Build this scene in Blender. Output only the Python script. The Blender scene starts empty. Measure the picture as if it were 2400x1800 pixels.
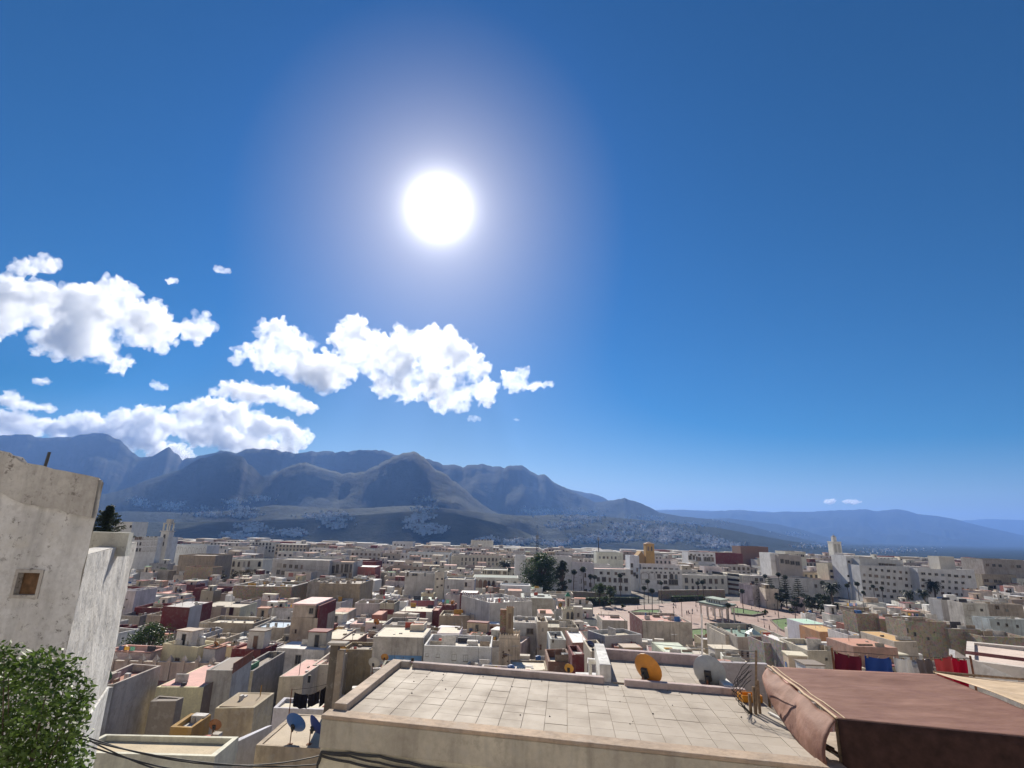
import bpy, bmesh, math, random
import numpy as np
from mathutils import Vector, Matrix, noise
random.seed(7)
R = math.radians
S = bpy.context.scene
COL = S.collection

# ------------------------------------------------------------------ camera
CAMZ = 32.0
F = 1250.0                       # focal length in photo pixels (2400 wide)
PITCH = math.atan(340 / F)
ROLL = R(1.5)
c_f = Vector((0, math.cos(PITCH), math.sin(PITCH)))
u0 = Vector((0, -math.sin(PITCH), math.cos(PITCH)))
r0 = Vector((1, 0, 0))
c_r = r0 * math.cos(ROLL) + u0 * math.sin(ROLL)
c_u = u0 * math.cos(ROLL) - r0 * math.sin(ROLL)
cd = bpy.data.cameras.new('camera')
cd.sensor_fit = 'HORIZONTAL'
cd.sensor_width = 36
cd.lens = 36 * F / 2400
cd.clip_start = 0.1
cd.clip_end = 80000
cam = bpy.data.objects.new('camera', cd)
COL.objects.link(cam)
m3 = Matrix((c_r, c_u, -c_f)).transposed()
cam.matrix_world = Matrix.Translation((0, 0, CAMZ)) @ m3.to_4x4()
S.camera = cam

def ray(px, py):
    return c_f + c_r * ((px - 1200) / F) + c_u * ((900 - py) / F)
def at_z(px, py, z):
    d = ray(px, py)
    t = (z - CAMZ) / d.z
    return Vector((d.x * t, d.y * t, z))
def at_d(px, py, D):
    d = ray(px, py)
    t = D / d.y
    return Vector((d.x * t, D, CAMZ + d.z * t))
def proj(p):
    v = Vector(p) - Vector((0, 0, CAMZ))
    w = v.dot(c_f)
    if w < .01:
        return (-9999, -9999)
    return (1200 + F * v.dot(c_r) / w, 900 - F * v.dot(c_u) / w)

# ------------------------------------------------------------------ sun and sky
sund = ray(1029, 488).normalized()
SUN_EL = math.asin(sund.z)
SUN_AZ = math.atan2(sund.x, sund.y)
W = bpy.data.worlds.new('World')
S.world = W
W.use_nodes = True
nt = W.node_tree
nt.nodes.clear()
out = nt.nodes.new('ShaderNodeOutputWorld')
bg = nt.nodes.new('ShaderNodeBackground')
sky = nt.nodes.new('ShaderNodeTexSky')
sky.sky_type = 'NISHITA'
sky.sun_disc = False
sky.sun_elevation = SUN_EL
sky.sun_rotation = SUN_AZ
sky.altitude = 0
sky.air_density = 1.0
sky.dust_density = 0.4
sky.ozone_density = 3.0
bg.inputs['Strength'].default_value = 0.062
# the blinding disc of the low sun and its aureole, as part of the sky
tc = nt.nodes.new('ShaderNodeTexCoord')
def wn(t, op=None, a=None, b=None):
    n = nt.nodes.new(t)
    if op:
        n.operation = op
    for i, v in ((0, a), (1, b)):
        if v is None:
            continue
        if hasattr(v, 'is_output'):
            nt.links.new(v, n.inputs[i])
        else:
            n.inputs[i].default_value = v
    return n
nrm = wn('ShaderNodeVectorMath', 'NORMALIZE', tc.outputs['Generated'])
dt = wn('ShaderNodeVectorMath', 'DOT_PRODUCT', nrm.outputs[0], tuple(sund))
ang = wn('ShaderNodeMath', 'ARCCOSINE', wn('ShaderNodeMath', 'MINIMUM', dt.outputs['Value'], 1.0).outputs[0])
deg = wn('ShaderNodeMath', 'MULTIPLY', ang.outputs[0], 180 / math.pi).outputs[0]
def lobe(width, amp, power=1.0):
    a = wn('ShaderNodeMath', 'DIVIDE', deg, width).outputs[0]
    if power != 1.0:
        a = wn('ShaderNodeMath', 'POWER', a, power).outputs[0]
    e = wn('ShaderNodeMath', 'EXPONENT', wn('ShaderNodeMath', 'MULTIPLY', a, -1.0).outputs[0]).outputs[0]
    return wn('ShaderNodeMath', 'MULTIPLY', e, amp).outputs[0]
glow = None
for l in (lobe(1.75, 60.0, 1.5), lobe(3.0, 8.0, 1.1), lobe(8.0, .9, 1.3)):
    glow = l if glow is None else wn('ShaderNodeMath', 'ADD', glow, l).outputs[0]
gcol = nt.nodes.new('ShaderNodeVectorMath'); gcol.operation = 'SCALE'
gcol.inputs[0].default_value = (1.0, 0.95, 0.90)
nt.links.new(glow, gcol.inputs['Scale'])
hsv = nt.nodes.new('ShaderNodeHueSaturation')
hsv.inputs['Saturation'].default_value = 2.0
hsv.inputs['Value'].default_value = 0.55
hsv.inputs['Hue'].default_value = 0.503
nt.links.new(sky.outputs[0], hsv.inputs['Color'])
addn = nt.nodes.new('ShaderNodeVectorMath'); addn.operation = 'ADD'
nt.links.new(hsv.outputs[0], addn.inputs[0])
nt.links.new(gcol.outputs[0], addn.inputs[1])
nt.links.new(addn.outputs[0], bg.inputs['Color'])
nt.links.new(bg.outputs[0], out.inputs['Surface'])

sl = bpy.data.lights.new('sun', 'SUN')
sl.energy = 5.0
sl.angle = R(0.5)
sl.color = (1.0, 0.93, 0.82)
so = bpy.data.objects.new('sun', sl)
COL.objects.link(so)
so.location = (0, 0, 400)
so.rotation_euler = (-sund).to_track_quat('-Z', 'Y').to_euler()

S.view_settings.view_transform = 'Standard'
S.view_settings.look = 'None'
S.view_settings.exposure = 0.78
S.view_settings.gamma = 1
S.view_settings.use_curve_mapping = False
S.render.engine = 'CYCLES'
S.cycles.use_denoising = True
S.cycles.max_bounces = 12
S.cycles.diffuse_bounces = 4
S.cycles.glossy_bounces = 2
S.cycles.transparent_max_bounces = 8
S.cycles.volume_bounces = 10
S.cycles.sample_clamp_indirect = 6
S.cycles.use_adaptive_sampling = True
S.cycles.adaptive_threshold = 0.01

# ------------------------------------------------------------------ helpers
def new_obj(name, me, mat=None, parent=None, color=None):
    o = bpy.data.objects.new(name, me)
    COL.objects.link(o)
    if mat is not None and me is not None and len(me.materials) == 0:
        me.materials.append(mat)
    if parent is not None:
        o.parent = parent
    if color is not None:
        o.color = (color[0], color[1], color[2], 1)
    return o
def tag(o, label, cat=None, group=None, kind=None):
    o['label'] = label
    if cat: o['category'] = cat
    if group: o['group'] = group
    if kind: o['kind'] = kind
    return o
def empty(name, loc=(0, 0, 0), rz=0):
    o = bpy.data.objects.new(name, None)
    COL.objects.link(o)
    o.location = loc
    o.rotation_euler = (0, 0, rz)
    o.empty_display_size = .2
    return o

class MB:
    """collects faces; mats by index"""
    def __init__(s):
        s.v = []; s.f = []; s.m = []
    def quad(s, a, b, c, d, m=0):
        i = len(s.v); s.v += [a, b, c, d]; s.f.append((i, i+1, i+2, i+3)); s.m.append(m)
    def poly(s, pts, m=0):
        i = len(s.v); s.v += list(pts); s.f.append(tuple(range(i, i+len(pts)))); s.m.append(m)
    def box(s, x0, x1, y0, y1, z0, z1, m=0, bottom=True):
        i = len(s.v)
        s.v += [(x0,y0,z0),(x1,y0,z0),(x1,y1,z0),(x0,y1,z0),(x0,y0,z1),(x1,y0,z1),(x1,y1,z1),(x0,y1,z1)]
        fs = [(4,5,6,7),(0,1,5,4),(1,2,6,5),(2,3,7,6),(3,0,4,7)]
        if bottom: fs.append((3,2,1,0))
        for f in fs:
            s.f.append(tuple(i+k for k in f)); s.m.append(m)
    def prism(s, pts, z0, z1, m=0):
        """vertical prism over ccw xy points"""
        n = len(pts); i = len(s.v)
        s.v += [(p[0], p[1], z0) for p in pts] + [(p[0], p[1], z1) for p in pts]
        s.f.append(tuple(i+n+k for k in range(n))); s.m.append(m)
        s.f.append(tuple(i+n-1-k for k in range(n))); s.m.append(m)
        for k in range(n):
            j = (k+1) % n
            s.f.append((i+k, i+j, i+n+j, i+n+k)); s.m.append(m)
    def tube(s, pts, r, n=6, m=0, cap=True):
        if not hasattr(r, '__len__'):
            r = [r]*len(pts)
        pts = [Vector(p) for p in pts]
        i0 = len(s.v)
        for k, p in enumerate(pts):
            t = (pts[min(k+1, len(pts)-1)] - pts[max(k-1, 0)])
            if t.length < 1e-9: t = Vector((0, 0, 1))
            t.normalize()
            a = t.orthogonal() if abs(t.z) < .95 else Vector((1, 0, 0)).cross(t)
            if abs(t.z) < .95:
                a = t.cross(Vector((0, 0, 1)))
            a.normalize()
            b = t.cross(a)
            for q in range(n):
                w = 2*math.pi*q/n
                s.v.append(tuple(p + (a*math.cos(w) + b*math.sin(w))*r[k]))
        for k in range(len(pts)-1):
            for q in range(n):
                q2 = (q+1) % n
                s.f.append((i0+k*n+q, i0+k*n+q2, i0+(k+1)*n+q2, i0+(k+1)*n+q)); s.m.append(m)
        if cap:
            s.f.append(tuple(i0+q for q in range(n))[::-1]); s.m.append(m)
            e = i0+(len(pts)-1)*n
            s.f.append(tuple(e+q for q in range(n))); s.m.append(m)
    def mesh(s, name, mats=(), smooth=False, fix=True):
        me = bpy.data.meshes.new(name)
        me.from_pydata([tuple(v) for v in s.v], [], s.f)
        for mt in mats: me.materials.append(mt)
        if len(mats) > 1:
            me.polygons.foreach_set('material_index', s.m)
        if smooth:
            me.polygons.foreach_set('use_smooth', [True]*len(s.f))
        if fix:
            bm = bmesh.new(); bm.from_mesh(me)
            bmesh.ops.recalc_face_normals(bm, faces=bm.faces)
            bm.to_mesh(me); bm.free()
        me.update()
        return me
    def build(s, name, mats=(), parent=None, smooth=False, color=None, fix=True):
        if not isinstance(mats, (list, tuple)): mats = (mats,)
        return new_obj(name, s.mesh(name, mats, smooth, fix), None, parent, color)

# ------------------------------------------------------------------ materials
def mat_new(name):
    m = bpy.data.materials.new(name); m.use_nodes = True
    t = m.node_tree
    b = t.nodes['Principled BSDF']
    return m, t, b
def N(t, typ, **kw):
    n = t.nodes.new(typ)
    for k, v in kw.items(): setattr(n, k, v)
    return n
def ramp(t, fac, stops):
    r = t.nodes.new('ShaderNodeValToRGB')
    el = r.color_ramp.elements
    while len(el) > 1: el.remove(el[0])
    el[0].position = stops[0][0]; el[0].color = (*stops[0][1], 1) if len(stops[0][1]) == 3 else stops[0][1]
    for p, c in stops[1:]:
        e = el.new(p); e.color = (*c, 1)
    t.links.new(fac, r.inputs[0])
    return r.outputs[0]
def mixc(t, fac, a, b, mode='MIX'):
    n = t.nodes.new('ShaderNodeMix'); n.data_type = 'RGBA'; n.blend_type = mode
    for s_, v in ((n.inputs[0], fac), (n.inputs[6], a), (n.inputs[7], b)):
        if hasattr(v, 'is_output'): t.links.new(v, s_)
        elif isinstance(v, (int, float)): s_.default_value = v
        else: s_.default_value = (*v, 1)
    return n.outputs[2]
def tex(t, kind, vec, scale, detail=4, rough=.55):
    n = t.nodes.new('ShaderNodeTexNoise' if kind == 'noise' else 'ShaderNodeTexVoronoi')
    n.inputs['Scale'].default_value = scale
    if kind == 'noise':
        n.inputs['Detail'].default_value = detail
        n.inputs['Roughness'].default_value = rough
    if vec is not None: t.links.new(vec, n.inputs['Vector'])
    return n.outputs[0]
def bump(t, b, h, strength, dist=.02):
    n = t.nodes.new('ShaderNodeBump')
    n.inputs['Strength'].default_value = strength
    n.inputs['Distance'].default_value = dist
    t.links.new(h, n.inputs['Height'])
    t.links.new(n.outputs[0], b.inputs['Normal'])
def simple(name, col, rough=.8, var=.12, scale=6.0, bumpy=0.0, metal=0.0, spec=.3):
    m, t, b = mat_new(name)
    g = N(t, 'ShaderNodeNewGeometry').outputs['Position']
    n1 = tex(t, 'noise', g, scale, 5)
    lo = tuple(max(0, c*(1-var*2)) for c in col); hi = tuple(min(1, c*(1+var*1.2)) for c in col)
    t.links.new(ramp(t, n1, [(.25, lo), (.75, hi)]), b.inputs['Base Color'])
    b.inputs['Roughness'].default_value = rough
    b.inputs['Metallic'].default_value = metal
    b.inputs['Specular IOR Level'].default_value = spec
    if bumpy: bump(t, b, n1, bumpy)
    return m

def plaster(name, stain=.5, stone=0.0, sc=1.0, pits=0.0):
    """limewashed or raw plaster in the object's own colour: blotches, rain streaks, patches worn to render"""
    m, t, b = mat_new(name)
    oi = N(t, 'ShaderNodeObjectInfo')
    g = N(t, 'ShaderNodeNewGeometry').outputs['Position']
    big = tex(t, 'noise', g, .35*sc, 5, .6)
    mp = N(t, 'ShaderNodeMapping'); mp.inputs['Scale'].default_value = (1.6*sc, 1.6*sc, .16*sc)
    t.links.new(g, mp.inputs[0])
    streak = tex(t, 'noise', mp.outputs[0], 1.0, 4, .6)
    fine = tex(t, 'noise', g, 5.0*sc, 6, .65)
    base = oi.outputs['Color']
    dirt = mixc(t, .6, base, (.20, .175, .15))
    c1 = mixc(t, ramp(t, big, [(.40, (0, 0, 0)), (.72, (stain*1.25,)*3)]), base, dirt)
    c2 = mixc(t, ramp(t, streak, [(.5, (0, 0, 0)), (.78, (stain*1.1,)*3)]), c1, mixc(t, .68, base, (.10, .088, .078)))
    c3 = mixc(t, ramp(t, fine, [(.3, (.55,)*3), (.6, (0, 0, 0))]), c2, mixc(t, .35, c2, (.1, .08, .07)))
    mid = tex(t, 'noise', g, 1.5*sc, 7, .68)
    c3 = mixc(t, ramp(t, mid, [(.53, (0, 0, 0)), (.60, (stain*.55,)*3)]), c3, mixc(t, .6, base, (.36, .34, .31)))
    c3 = mixc(t, ramp(t, mid, [(.36, (stain*.6,)*3), (.43, (0, 0, 0))]), c3, mixc(t, .55, base, (.13, .10, .08)))
    if pits:
        pv_ = tex(t, 'noise', g, 7.0, 8, .75)
        pm_ = tex(t, 'noise', g, 1.1, 4, .6)
        mu = N(t, 'ShaderNodeMath', operation='MULTIPLY'); t.links.new(ramp(t, pv_, [(.56, (0, 0, 0)), (.63, (1, 1, 1))]), mu.inputs[0]); t.links.new(ramp(t, pm_, [(.42, (.12,)*3), (.62, (1, 1, 1))]), mu.inputs[1])
        c3 = mixc(t, mu.outputs[0], c3, mixc(t, pits, c3, (.07, .055, .045)))
        pl_ = tex(t, 'noise', g, 2.3, 7, .7)
        c3 = mixc(t, ramp(t, pl_, [(.55, (0, 0, 0)), (.62, (.5,)*3)]), c3, (.52, .50, .46))
    if stone > 0:
        v = N(t, 'ShaderNodeTexVoronoi'); v.feature = 'DISTANCE_TO_EDGE'; v.inputs['Scale'].default_value = 2.6*sc
        t.links.new(g, v.inputs['Vector'])
        edge = ramp(t, v.outputs['Distance'], [(.0, (stone,)*3), (.09, (0, 0, 0))])
        c3 = mixc(t, edge, c3, mixc(t, .6, base, (.45, .40, .33)))
        v2 = N(t, 'ShaderNodeTexVoronoi'); v2.inputs['Scale'].default_value = 2.6*sc
        t.links.new(g, v2.inputs['Vector'])
        c3 = mixc(t, stone*.45, c3, mixc(t, 1.0, c3, v2.outputs['Color'], 'SOFT_LIGHT'))
    t.links.new(c3, b.inputs['Base Color'])
    b.inputs['Roughness'].default_value = .9
    b.inputs['Specular IOR Level'].default_value = .2
    ad = N(t, 'ShaderNodeMath', operation='ADD')
    t.links.new(fine, ad.inputs[0]); t.links.new(big, ad.inputs[1])
    bump(t, b, ad.outputs[0], .45, .06)
    return m
M = {}
M['plaster'] = plaster('limewashed_plaster', .72)
M['worn'] = plaster('worn_render', 1.0)
M['stone'] = plaster('rubble_stone', .8, .55)
M['clean'] = plaster('painted_render', .42)
def roofmat():
    m, t, b = mat_new('flat_roof_finish')
    oi = N(t, 'ShaderNodeObjectInfo')
    g = N(t, 'ShaderNodeNewGeometry').outputs['Position']
    big = tex(t, 'noise', g, .8, 6, .65)
    c = mixc(t, ramp(t, big, [(.42, (0, 0, 0)), (.68, (.6,)*3)]), oi.outputs['Color'], mixc(t, .5, oi.outputs['Color'], (.16, .13, .10)))
    fine = tex(t, 'noise', g, 9, 4)
    c = mixc(t, ramp(t, fine, [(.55, (0, 0, 0)), (.75, (.4,)*3)]), c, (.13, .11, .09))
    t.links.new(c, b.inputs['Base Color'])
    b.inputs['Roughness'].default_value = .85
    return m
M['roof'] = roofmat()
def glassmat():
    m, t, b = mat_new('dark_window_pane')
    oi = N(t, 'ShaderNodeObjectInfo')
    t.links.new(ramp(t, oi.outputs['Random'], [(0, (.012, .013, .016)), (.55, (.03, .03, .034)), (.75, (.07, .045, .03)), (.88, (.16, .09, .06)), (.94, (.30, .29, .27)), (1, (.10, .14, .17))]), b.inputs['Base Color'])
    b.inputs['Roughness'].default_value = .25
    return m
M['pane'] = glassmat()
M['frame'] = simple('window_frame_paint', (.30, .27, .23), .6)
M['metal'] = simple('grey_metal', (.30, .31, .32), .45, metal=.6)
M['dark_metal'] = simple('dark_iron', (.05, .05, .05), .6)
M['wood'] = simple('weathered_wood', (.25, .18, .12), .85, .3, 12)
M['rust'] = simple('rusty_iron', (.20, .09, .05), .9, .35, 14)
M['brick'] = simple('red_brick', (.26, .10, .06), .9, .25, 9, .3)
def colormat(name, rough=.6, var=.35, scale=7, spec=.3, trans=0):
    m, t, b = mat_new(name)
    oi = N(t, 'ShaderNodeObjectInfo')
    g = N(t, 'ShaderNodeNewGeometry').outputs['Position']
    n1 = tex(t, 'noise', g, scale, 5, .6)
    c = mixc(t, ramp(t, n1, [(.4, (0, 0, 0)), (.75, (var,)*3)]), oi.outputs['Color'], mixc(t, .55, oi.outputs['Color'], (.10, .08, .07)))
    t.links.new(c, b.inputs['Base Color'])
    b.inputs['Roughness'].default_value = rough
    b.inputs['Specular IOR Level'].default_value = spec
    if trans:
        tr = N(t, 'ShaderNodeBsdfTranslucent'); t.links.new(c, tr.inputs['Color'])
        mx = N(t, 'ShaderNodeMixShader'); mx.inputs[0].default_value = trans
        t.links.new(b.outputs[0], mx.inputs[1]); t.links.new(tr.outputs[0], mx.inputs[2])
        t.links.new(mx.outputs[0], t.nodes['Material Output'].inputs['Surface'])
    return m
M['paint'] = colormat('weathered_paint', .5)
M['cloth'] = colormat('hanging_cloth', .9, .15, 5, .1, .25)
def leafmat(name, a, b_):
    m, t, b = mat_new(name)
    g = N(t, 'ShaderNodeNewGeometry')
    n1 = tex(t, 'noise', g.outputs['Position'], 1.3, 4)
    rp = N(t, 'ShaderNodeMath', operation='ADD'); t.links.new(n1, rp.inputs[0])
    rs = N(t, 'ShaderNodeMath', operation='MULTIPLY'); rs.inputs[1].default_value = .35
    t.links.new(g.outputs['Random Per Island'], rs.inputs[0]); t.links.new(rs.outputs[0], rp.inputs[1])
    c = ramp(t, rp.outputs[0], [(.35, a), (.95, b_)])
    t.links.new(c, b.inputs['Base Color'])
    b.inputs['Roughness'].default_value = .55
    tr = N(t, 'ShaderNodeBsdfTranslucent')
    t.links.new(c, tr.inputs['Color'])
    mx = N(t, 'ShaderNodeMixShader'); mx.inputs[0].default_value = .35
    t.links.new(b.outputs[0], mx.inputs[1]); t.links.new(tr.outputs[0], mx.inputs[2])
    t.links.new(mx.outputs[0], t.nodes['Material Output'].inputs['Surface'])
    return m
M['leaf'] = leafmat('broad_leaves', (.018, .035, .012), (.06, .10, .025))
M['leaf_bright'] = leafmat('bright_shrub_leaves', (.028, .058, .011), (.11, .175, .03))
M['leaf_dark'] = leafmat('dark_conifer_needles', (.012, .022, .012), (.035, .05, .022))
M['leaf_brown'] = leafmat('dry_brown_leaves', (.035, .03, .014), (.10, .08, .03))
M['bark'] = simple('bark', (.10, .075, .055), .95, .3, 8)

# ------------------------------------------------------------------ numpy value noise
_rng = np.random.RandomState(11)
_perm = _rng.rand(256, 256)
def vnoise(x, y):
    xi = np.floor(x).astype(int); yi = np.floor(y).astype(int)
    fx = x - xi; fy = y - yi
    fx = fx*fx*(3-2*fx); fy = fy*fy*(3-2*fy)
    a = _perm[xi & 255, yi & 255]; b = _perm[(xi+1) & 255, yi & 255]
    c = _perm[xi & 255, (yi+1) & 255]; d = _perm[(xi+1) & 255, (yi+1) & 255]
    return (a*(1-fx)+b*fx)*(1-fy) + (c*(1-fx)+d*fx)*fy
def fbm(x, y, oct=5, ridged=False):
    s = 0; a = .5; w = 0
    for k in range(oct):
        n = vnoise(x*2**k + 17.3*k, y*2**k + 5.1*k)
        if ridged: n = 1 - np.abs(2*n-1)
        s = s + a*n; w += a; a *= .5
    return s/w

# ------------------------------------------------------------------ terrain: the town's hill, the valley and the mountains
GP = [(-40, 19), (0, 18), (14, 17), (38, 12), (60, 8), (90, 5), (120, 2.5), (160, .5), (216, 0), (640, 0), (800, -8), (1000, -26), (1400, -48), (2000, -58), (3000, -60), (60000, -60)]
gpx = np.array([p[0] for p in GP], float); gpz = np.array([p[1] for p in GP], float)
def ground(D):
    return float(np.interp(D, gpx, gpz))
RP = [(0, 30), (10, 28), (20, 24), (38, 19.5), (60, 15.5), (90, 12.5), (120, 10), (160, 8), (216, 7), (285, 8.5), (460, 12), (600, 14.5), (800, 10), (1000, -12)]
rpx = np.array([p[0] for p in RP], float); rpz = np.array([p[1] for p in RP], float)
def roofz(D):
    return float(np.interp(D, rpx, rpz))
def d_of(px, py):
    """forward distance at which the ray through this pixel meets the general roof level"""
    d = ray(px, py)
    lo, hi = 6.0, 780.0
    f = lambda D: CAMZ + d.z/d.y*D - roofz(D)
    if f(hi) > 0: return hi
    for _ in range(50):
        mid = (lo+hi)/2
        if f(mid) > 0: lo = mid
        else: hi = mid
    return lo

# silhouettes read from the photograph (pixel x, pixel y of the crest), with a plausible distance for each range
LAYERS = [
 # crest distance, half width towards viewer, pixel polyline
 (2500, 620, [(-900,1275),(-300,1262),(0,1240),(150,1228),(300,1222),(420,1224),(560,1222),(700,1216),(860,1205),(960,1198),(1060,1202),(1150,1222),(1215,1240),(1262,1262),(1330,1300),(1500,1330),(3300,1420)]),
 (3700, 900, [(-900,1260),(0,1215),(200,1200),(300,1196),(420,1200),(520,1196),(640,1180),(800,1190),(980,1182),(1100,1196),(1220,1206),(1340,1205),(1450,1212),(1560,1222),(1680,1235),(1800,1258),(1950,1285),(2100,1300),(3300,1440)]),
 (4800, 1500, [(-900,1230),(0,1190),(170,1165),(260,1150),(330,1122),(405,1095),(440,1072),(485,1061),(510,1059),(545,1068),(572,1092),(604,1116),(640,1100),(672,1086),(701,1081),(735,1096),(790,1110),(850,1100),(900,1070),(925,1058),(952,1055),(978,1066),(1000,1088),(1030,1105),(1065,1130),(1110,1166),(1150,1196),(1190,1215),(1300,1245),(1500,1290),(3300,1430)]),
 (6600, 1900, [(-900,1010),(-500,1000),(-200,1022),(0,1010),(20,1009),(55,1021),(110,1018),(190,1006),(215,1014),(245,1026),(280,1055),(305,1068),(328,1062),(345,1050),(362,1041),(380,1055),(402,1071),(430,1068),(490,1049),(525,1056),(550,1047),(600,1047),(660,1053),(700,1054),(735,1049),(780,1052),(825,1045),(860,1046),(895,1051),(905,1060),(960,1068),(990,1072),(1022,1078),(1028,1085),(1060,1084),(1078,1090),(1110,1083),(1132,1081),(1150,1086),(1178,1092),(1182,1087),(1202,1084),(1222,1089),(1240,1100),(1258,1108),(1276,1108),(1300,1126),(1330,1140),(1360,1160),(1400,1174),(1428,1170),(1466,1163),(1490,1170),(1520,1184),(1545,1198),(1600,1208),(1680,1216),(1760,1232),(1850,1255),(1950,1278),(2100,1300),(3300,1430)]),
 (9500, 1800, [(-900,1200),(900,1150),(1100,1130),(1250,1112),(1300,1128),(1340,1142),(1390,1153),(1415,1160),(1430,1172),(1480,1195),(1560,1205),(1660,1214),(1710,1212),(1760,1218),(1830,1228),(1880,1240),(1930,1256),(2000,1272),(2100,1285),(3300,1400)]),
 (14000, 4200, [(-900,1180),(1300,1190),(1530,1196),(1600,1193),(1660,1198),(1740,1194),(1800,1200),(1850,1198),(1900,1199),(1960,1195),(2040,1193),(2060,1197),(2085,1195),(2112,1192),(2140,1197),(2160,1204),(2200,1208),(2240,1214),(2290,1228),(2340,1240),(2400,1254),(2550,1280),(3300,1380)]),
 (21000, 5000, [(-900,1180),(1300,1200),(1560,1193),(1620,1194),(1750,1198),(1800,1197),(1840,1203),(2000,1215),(2150,1222),(2270,1219),(2330,1216),(2400,1218),(2600,1226),(3300,1260)]),
]
NA, NR = 760, 250
az_px = np.linspace(-620, 3020, NA)          # image column along the horizon line
hz_y = 1240 + (az_px-1200)*math.tan(ROLL)
dirs = np.array([list(ray(a, h)) for a, h in zip(az_px, hz_y)])
tanx = dirs[:, 0]/dirs[:, 1]                 # x per forward metre
rr = np.concatenate([np.geomspace(3, 640, 46), np.geomspace(690, 27500, NR-46)])
X = tanx[:, None]*rr[None, :]; Y = np.ones((NA, 1))*rr[None, :]
Z = np.interp(Y, gpx, gpz)
far = np.clip((Y-900)/900, 0, 1)
Z = Z + far*(fbm(X/900, Y/900, 4)-.5)*40
CREST = []
for (Dc, hw, pl) in LAYERS:
    xs = np.array([p[0] for p in pl], float); ys = np.array([p[1] for p in pl], float)
    yy = np.interp(az_px, xs, ys)+(fbm(az_px/26+Dc, az_px*0+Dc*.01, 4, True)-.5)*(9 if Dc > 4000 and Dc < 9000 else 4)*np.clip((1235-np.interp(az_px, xs, ys))/80, .15, 1)
    el = np.array([CAMZ + (lambda d: d.z/d.y)(ray(a, b))*Dc for a, b in zip(az_px, yy)])
    wob = 1 + .0*Y
    jag = (fbm(X/260+Dc, Y/260, 4, True)-.5)
    spur = (fbm(X/1100+Dc*.01, Y/1700, 4, True)-.45)
    t_ = (Dc - Y)/hw + spur*.55*np.clip((Dc-Y)/hw*2, 0, 1)
    shape = np.where(t_ >= 0, np.clip(1-t_, 0, 1)**1.25, np.clip(1+t_*.9, 0, 1)**1.1)
    base = -60.0
    amp = np.clip(el[:, None]-base, 0, None)
    wx = X+260*(fbm(X/900+3, Y/900+Dc, 3)-.5); wy = Y+260*(fbm(X/900+9, Y/900+Dc, 3)-.5)
    gul = fbm(wx/520+Dc*.3, wy/700+Dc, 6, True)-.5
    lay = base + amp*shape + (jag*.12+gul*.34)*amp*np.clip(np.abs(t_)*3, 0, 1)*shape + (fbm(X/60+Dc, Y/5000, 3)-.5)*amp*.018
    Z = np.maximum(Z, lay)
def terrain_z(x, y):
    """height of the far terrain mesh"""
    t = x/y
    i = int(np.clip(np.searchsorted(tanx, t), 1, NA-1)); j = int(np.clip(np.searchsorted(rr, y), 1, NR-1))
    fi = (t-tanx[i-1])/(tanx[i]-tanx[i-1]); fj = (y-rr[j-1])/(rr[j]-rr[j-1])
    fi = min(max(fi, 0), 1); fj = min(max(fj, 0), 1)
    return float((Z[i-1, j-1]*(1-fi)+Z[i, j-1]*fi)*(1-fj) + (Z[i-1, j]*(1-fi)+Z[i, j]*fi)*fj)

verts = np.stack([X, Y, Z], -1).reshape(-1, 3)
ii, jj = np.meshgrid(np.arange(NA-1), np.arange(NR-1), indexing='ij')
q = np.stack([ii*NR+jj, (ii+1)*NR+jj, (ii+1)*NR+jj+1, ii*NR+jj+1], -1).reshape(-1, 4)
me = bpy.data.meshes.new('terrain')
me.from_pydata(verts.tolist(), [], q.tolist())
me.polygons.foreach_set('use_smooth', [True]*len(q))
m, t, b = mat_new('scrub_and_rock_hillside')
gn = N(t, 'ShaderNodeNewGeometry')
g = gn.outputs['Position']
n1 = tex(t, 'noise', g, .0016, 8, .62); n2 = tex(t, 'noise', g, .010, 6, .65); n3 = tex(t, 'noise', g, .05, 4, .7)
c = ramp(t, n1, [(.32, (.009, .017, .008)), (.54, (.015, .025, .011)), (.74, (.028, .034, .017))])
c = mixc(t, ramp(t, n2, [(.40, (0, 0, 0)), (.62, (.75,)*3)]), c, (.008, .014, .007))
c = mixc(t, ramp(t, n3, [(.55, (0, 0, 0)), (.72, (.4,)*3)]), c, (.040, .042, .030))
sp = N(t, 'ShaderNodeSeparateXYZ'); t.links.new(gn.outputs['Normal'], sp.inputs[0])
rock = ramp(t, sp.outputs['Z'], [(.62, (1, 1, 1)), (.86, (0, 0, 0))])
c = mixc(t, rock, c, mixc(t, n2, (.035, .035, .033), (.09, .085, .078)))
c = mixc(t, ramp(t, sp.outputs['Z'], [(.955, (0, 0, 0)), (.99, (.8,)*3)]), c, mixc(t, n2, (.006, .012, .005), (.016, .024, .010)))
sy = N(t, 'ShaderNodeSeparateXYZ'); t.links.new(g, sy.inputs[0])
near = N(t, 'ShaderNodeMapRange'); near.inputs[1].default_value = 700; near.inputs[2].default_value = 950
t.links.new(sy.outputs['Y'], near.inputs[0])
c = mixc(t, near.outputs[0], mixc(t, n3, (.19, .17, .15), (.30, .27, .235)), c)
t.links.new(c, b.inputs['Base Color']); b.inputs['Roughness'].default_value = .95
b.inputs['Specular IOR Level'].default_value = .05
bump(t, b, n2, .7, 30)
terr = new_obj('terrain', me, m)
tag(terr, 'scrub covered mountains and the valley beyond the town', kind='structure')

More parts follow.
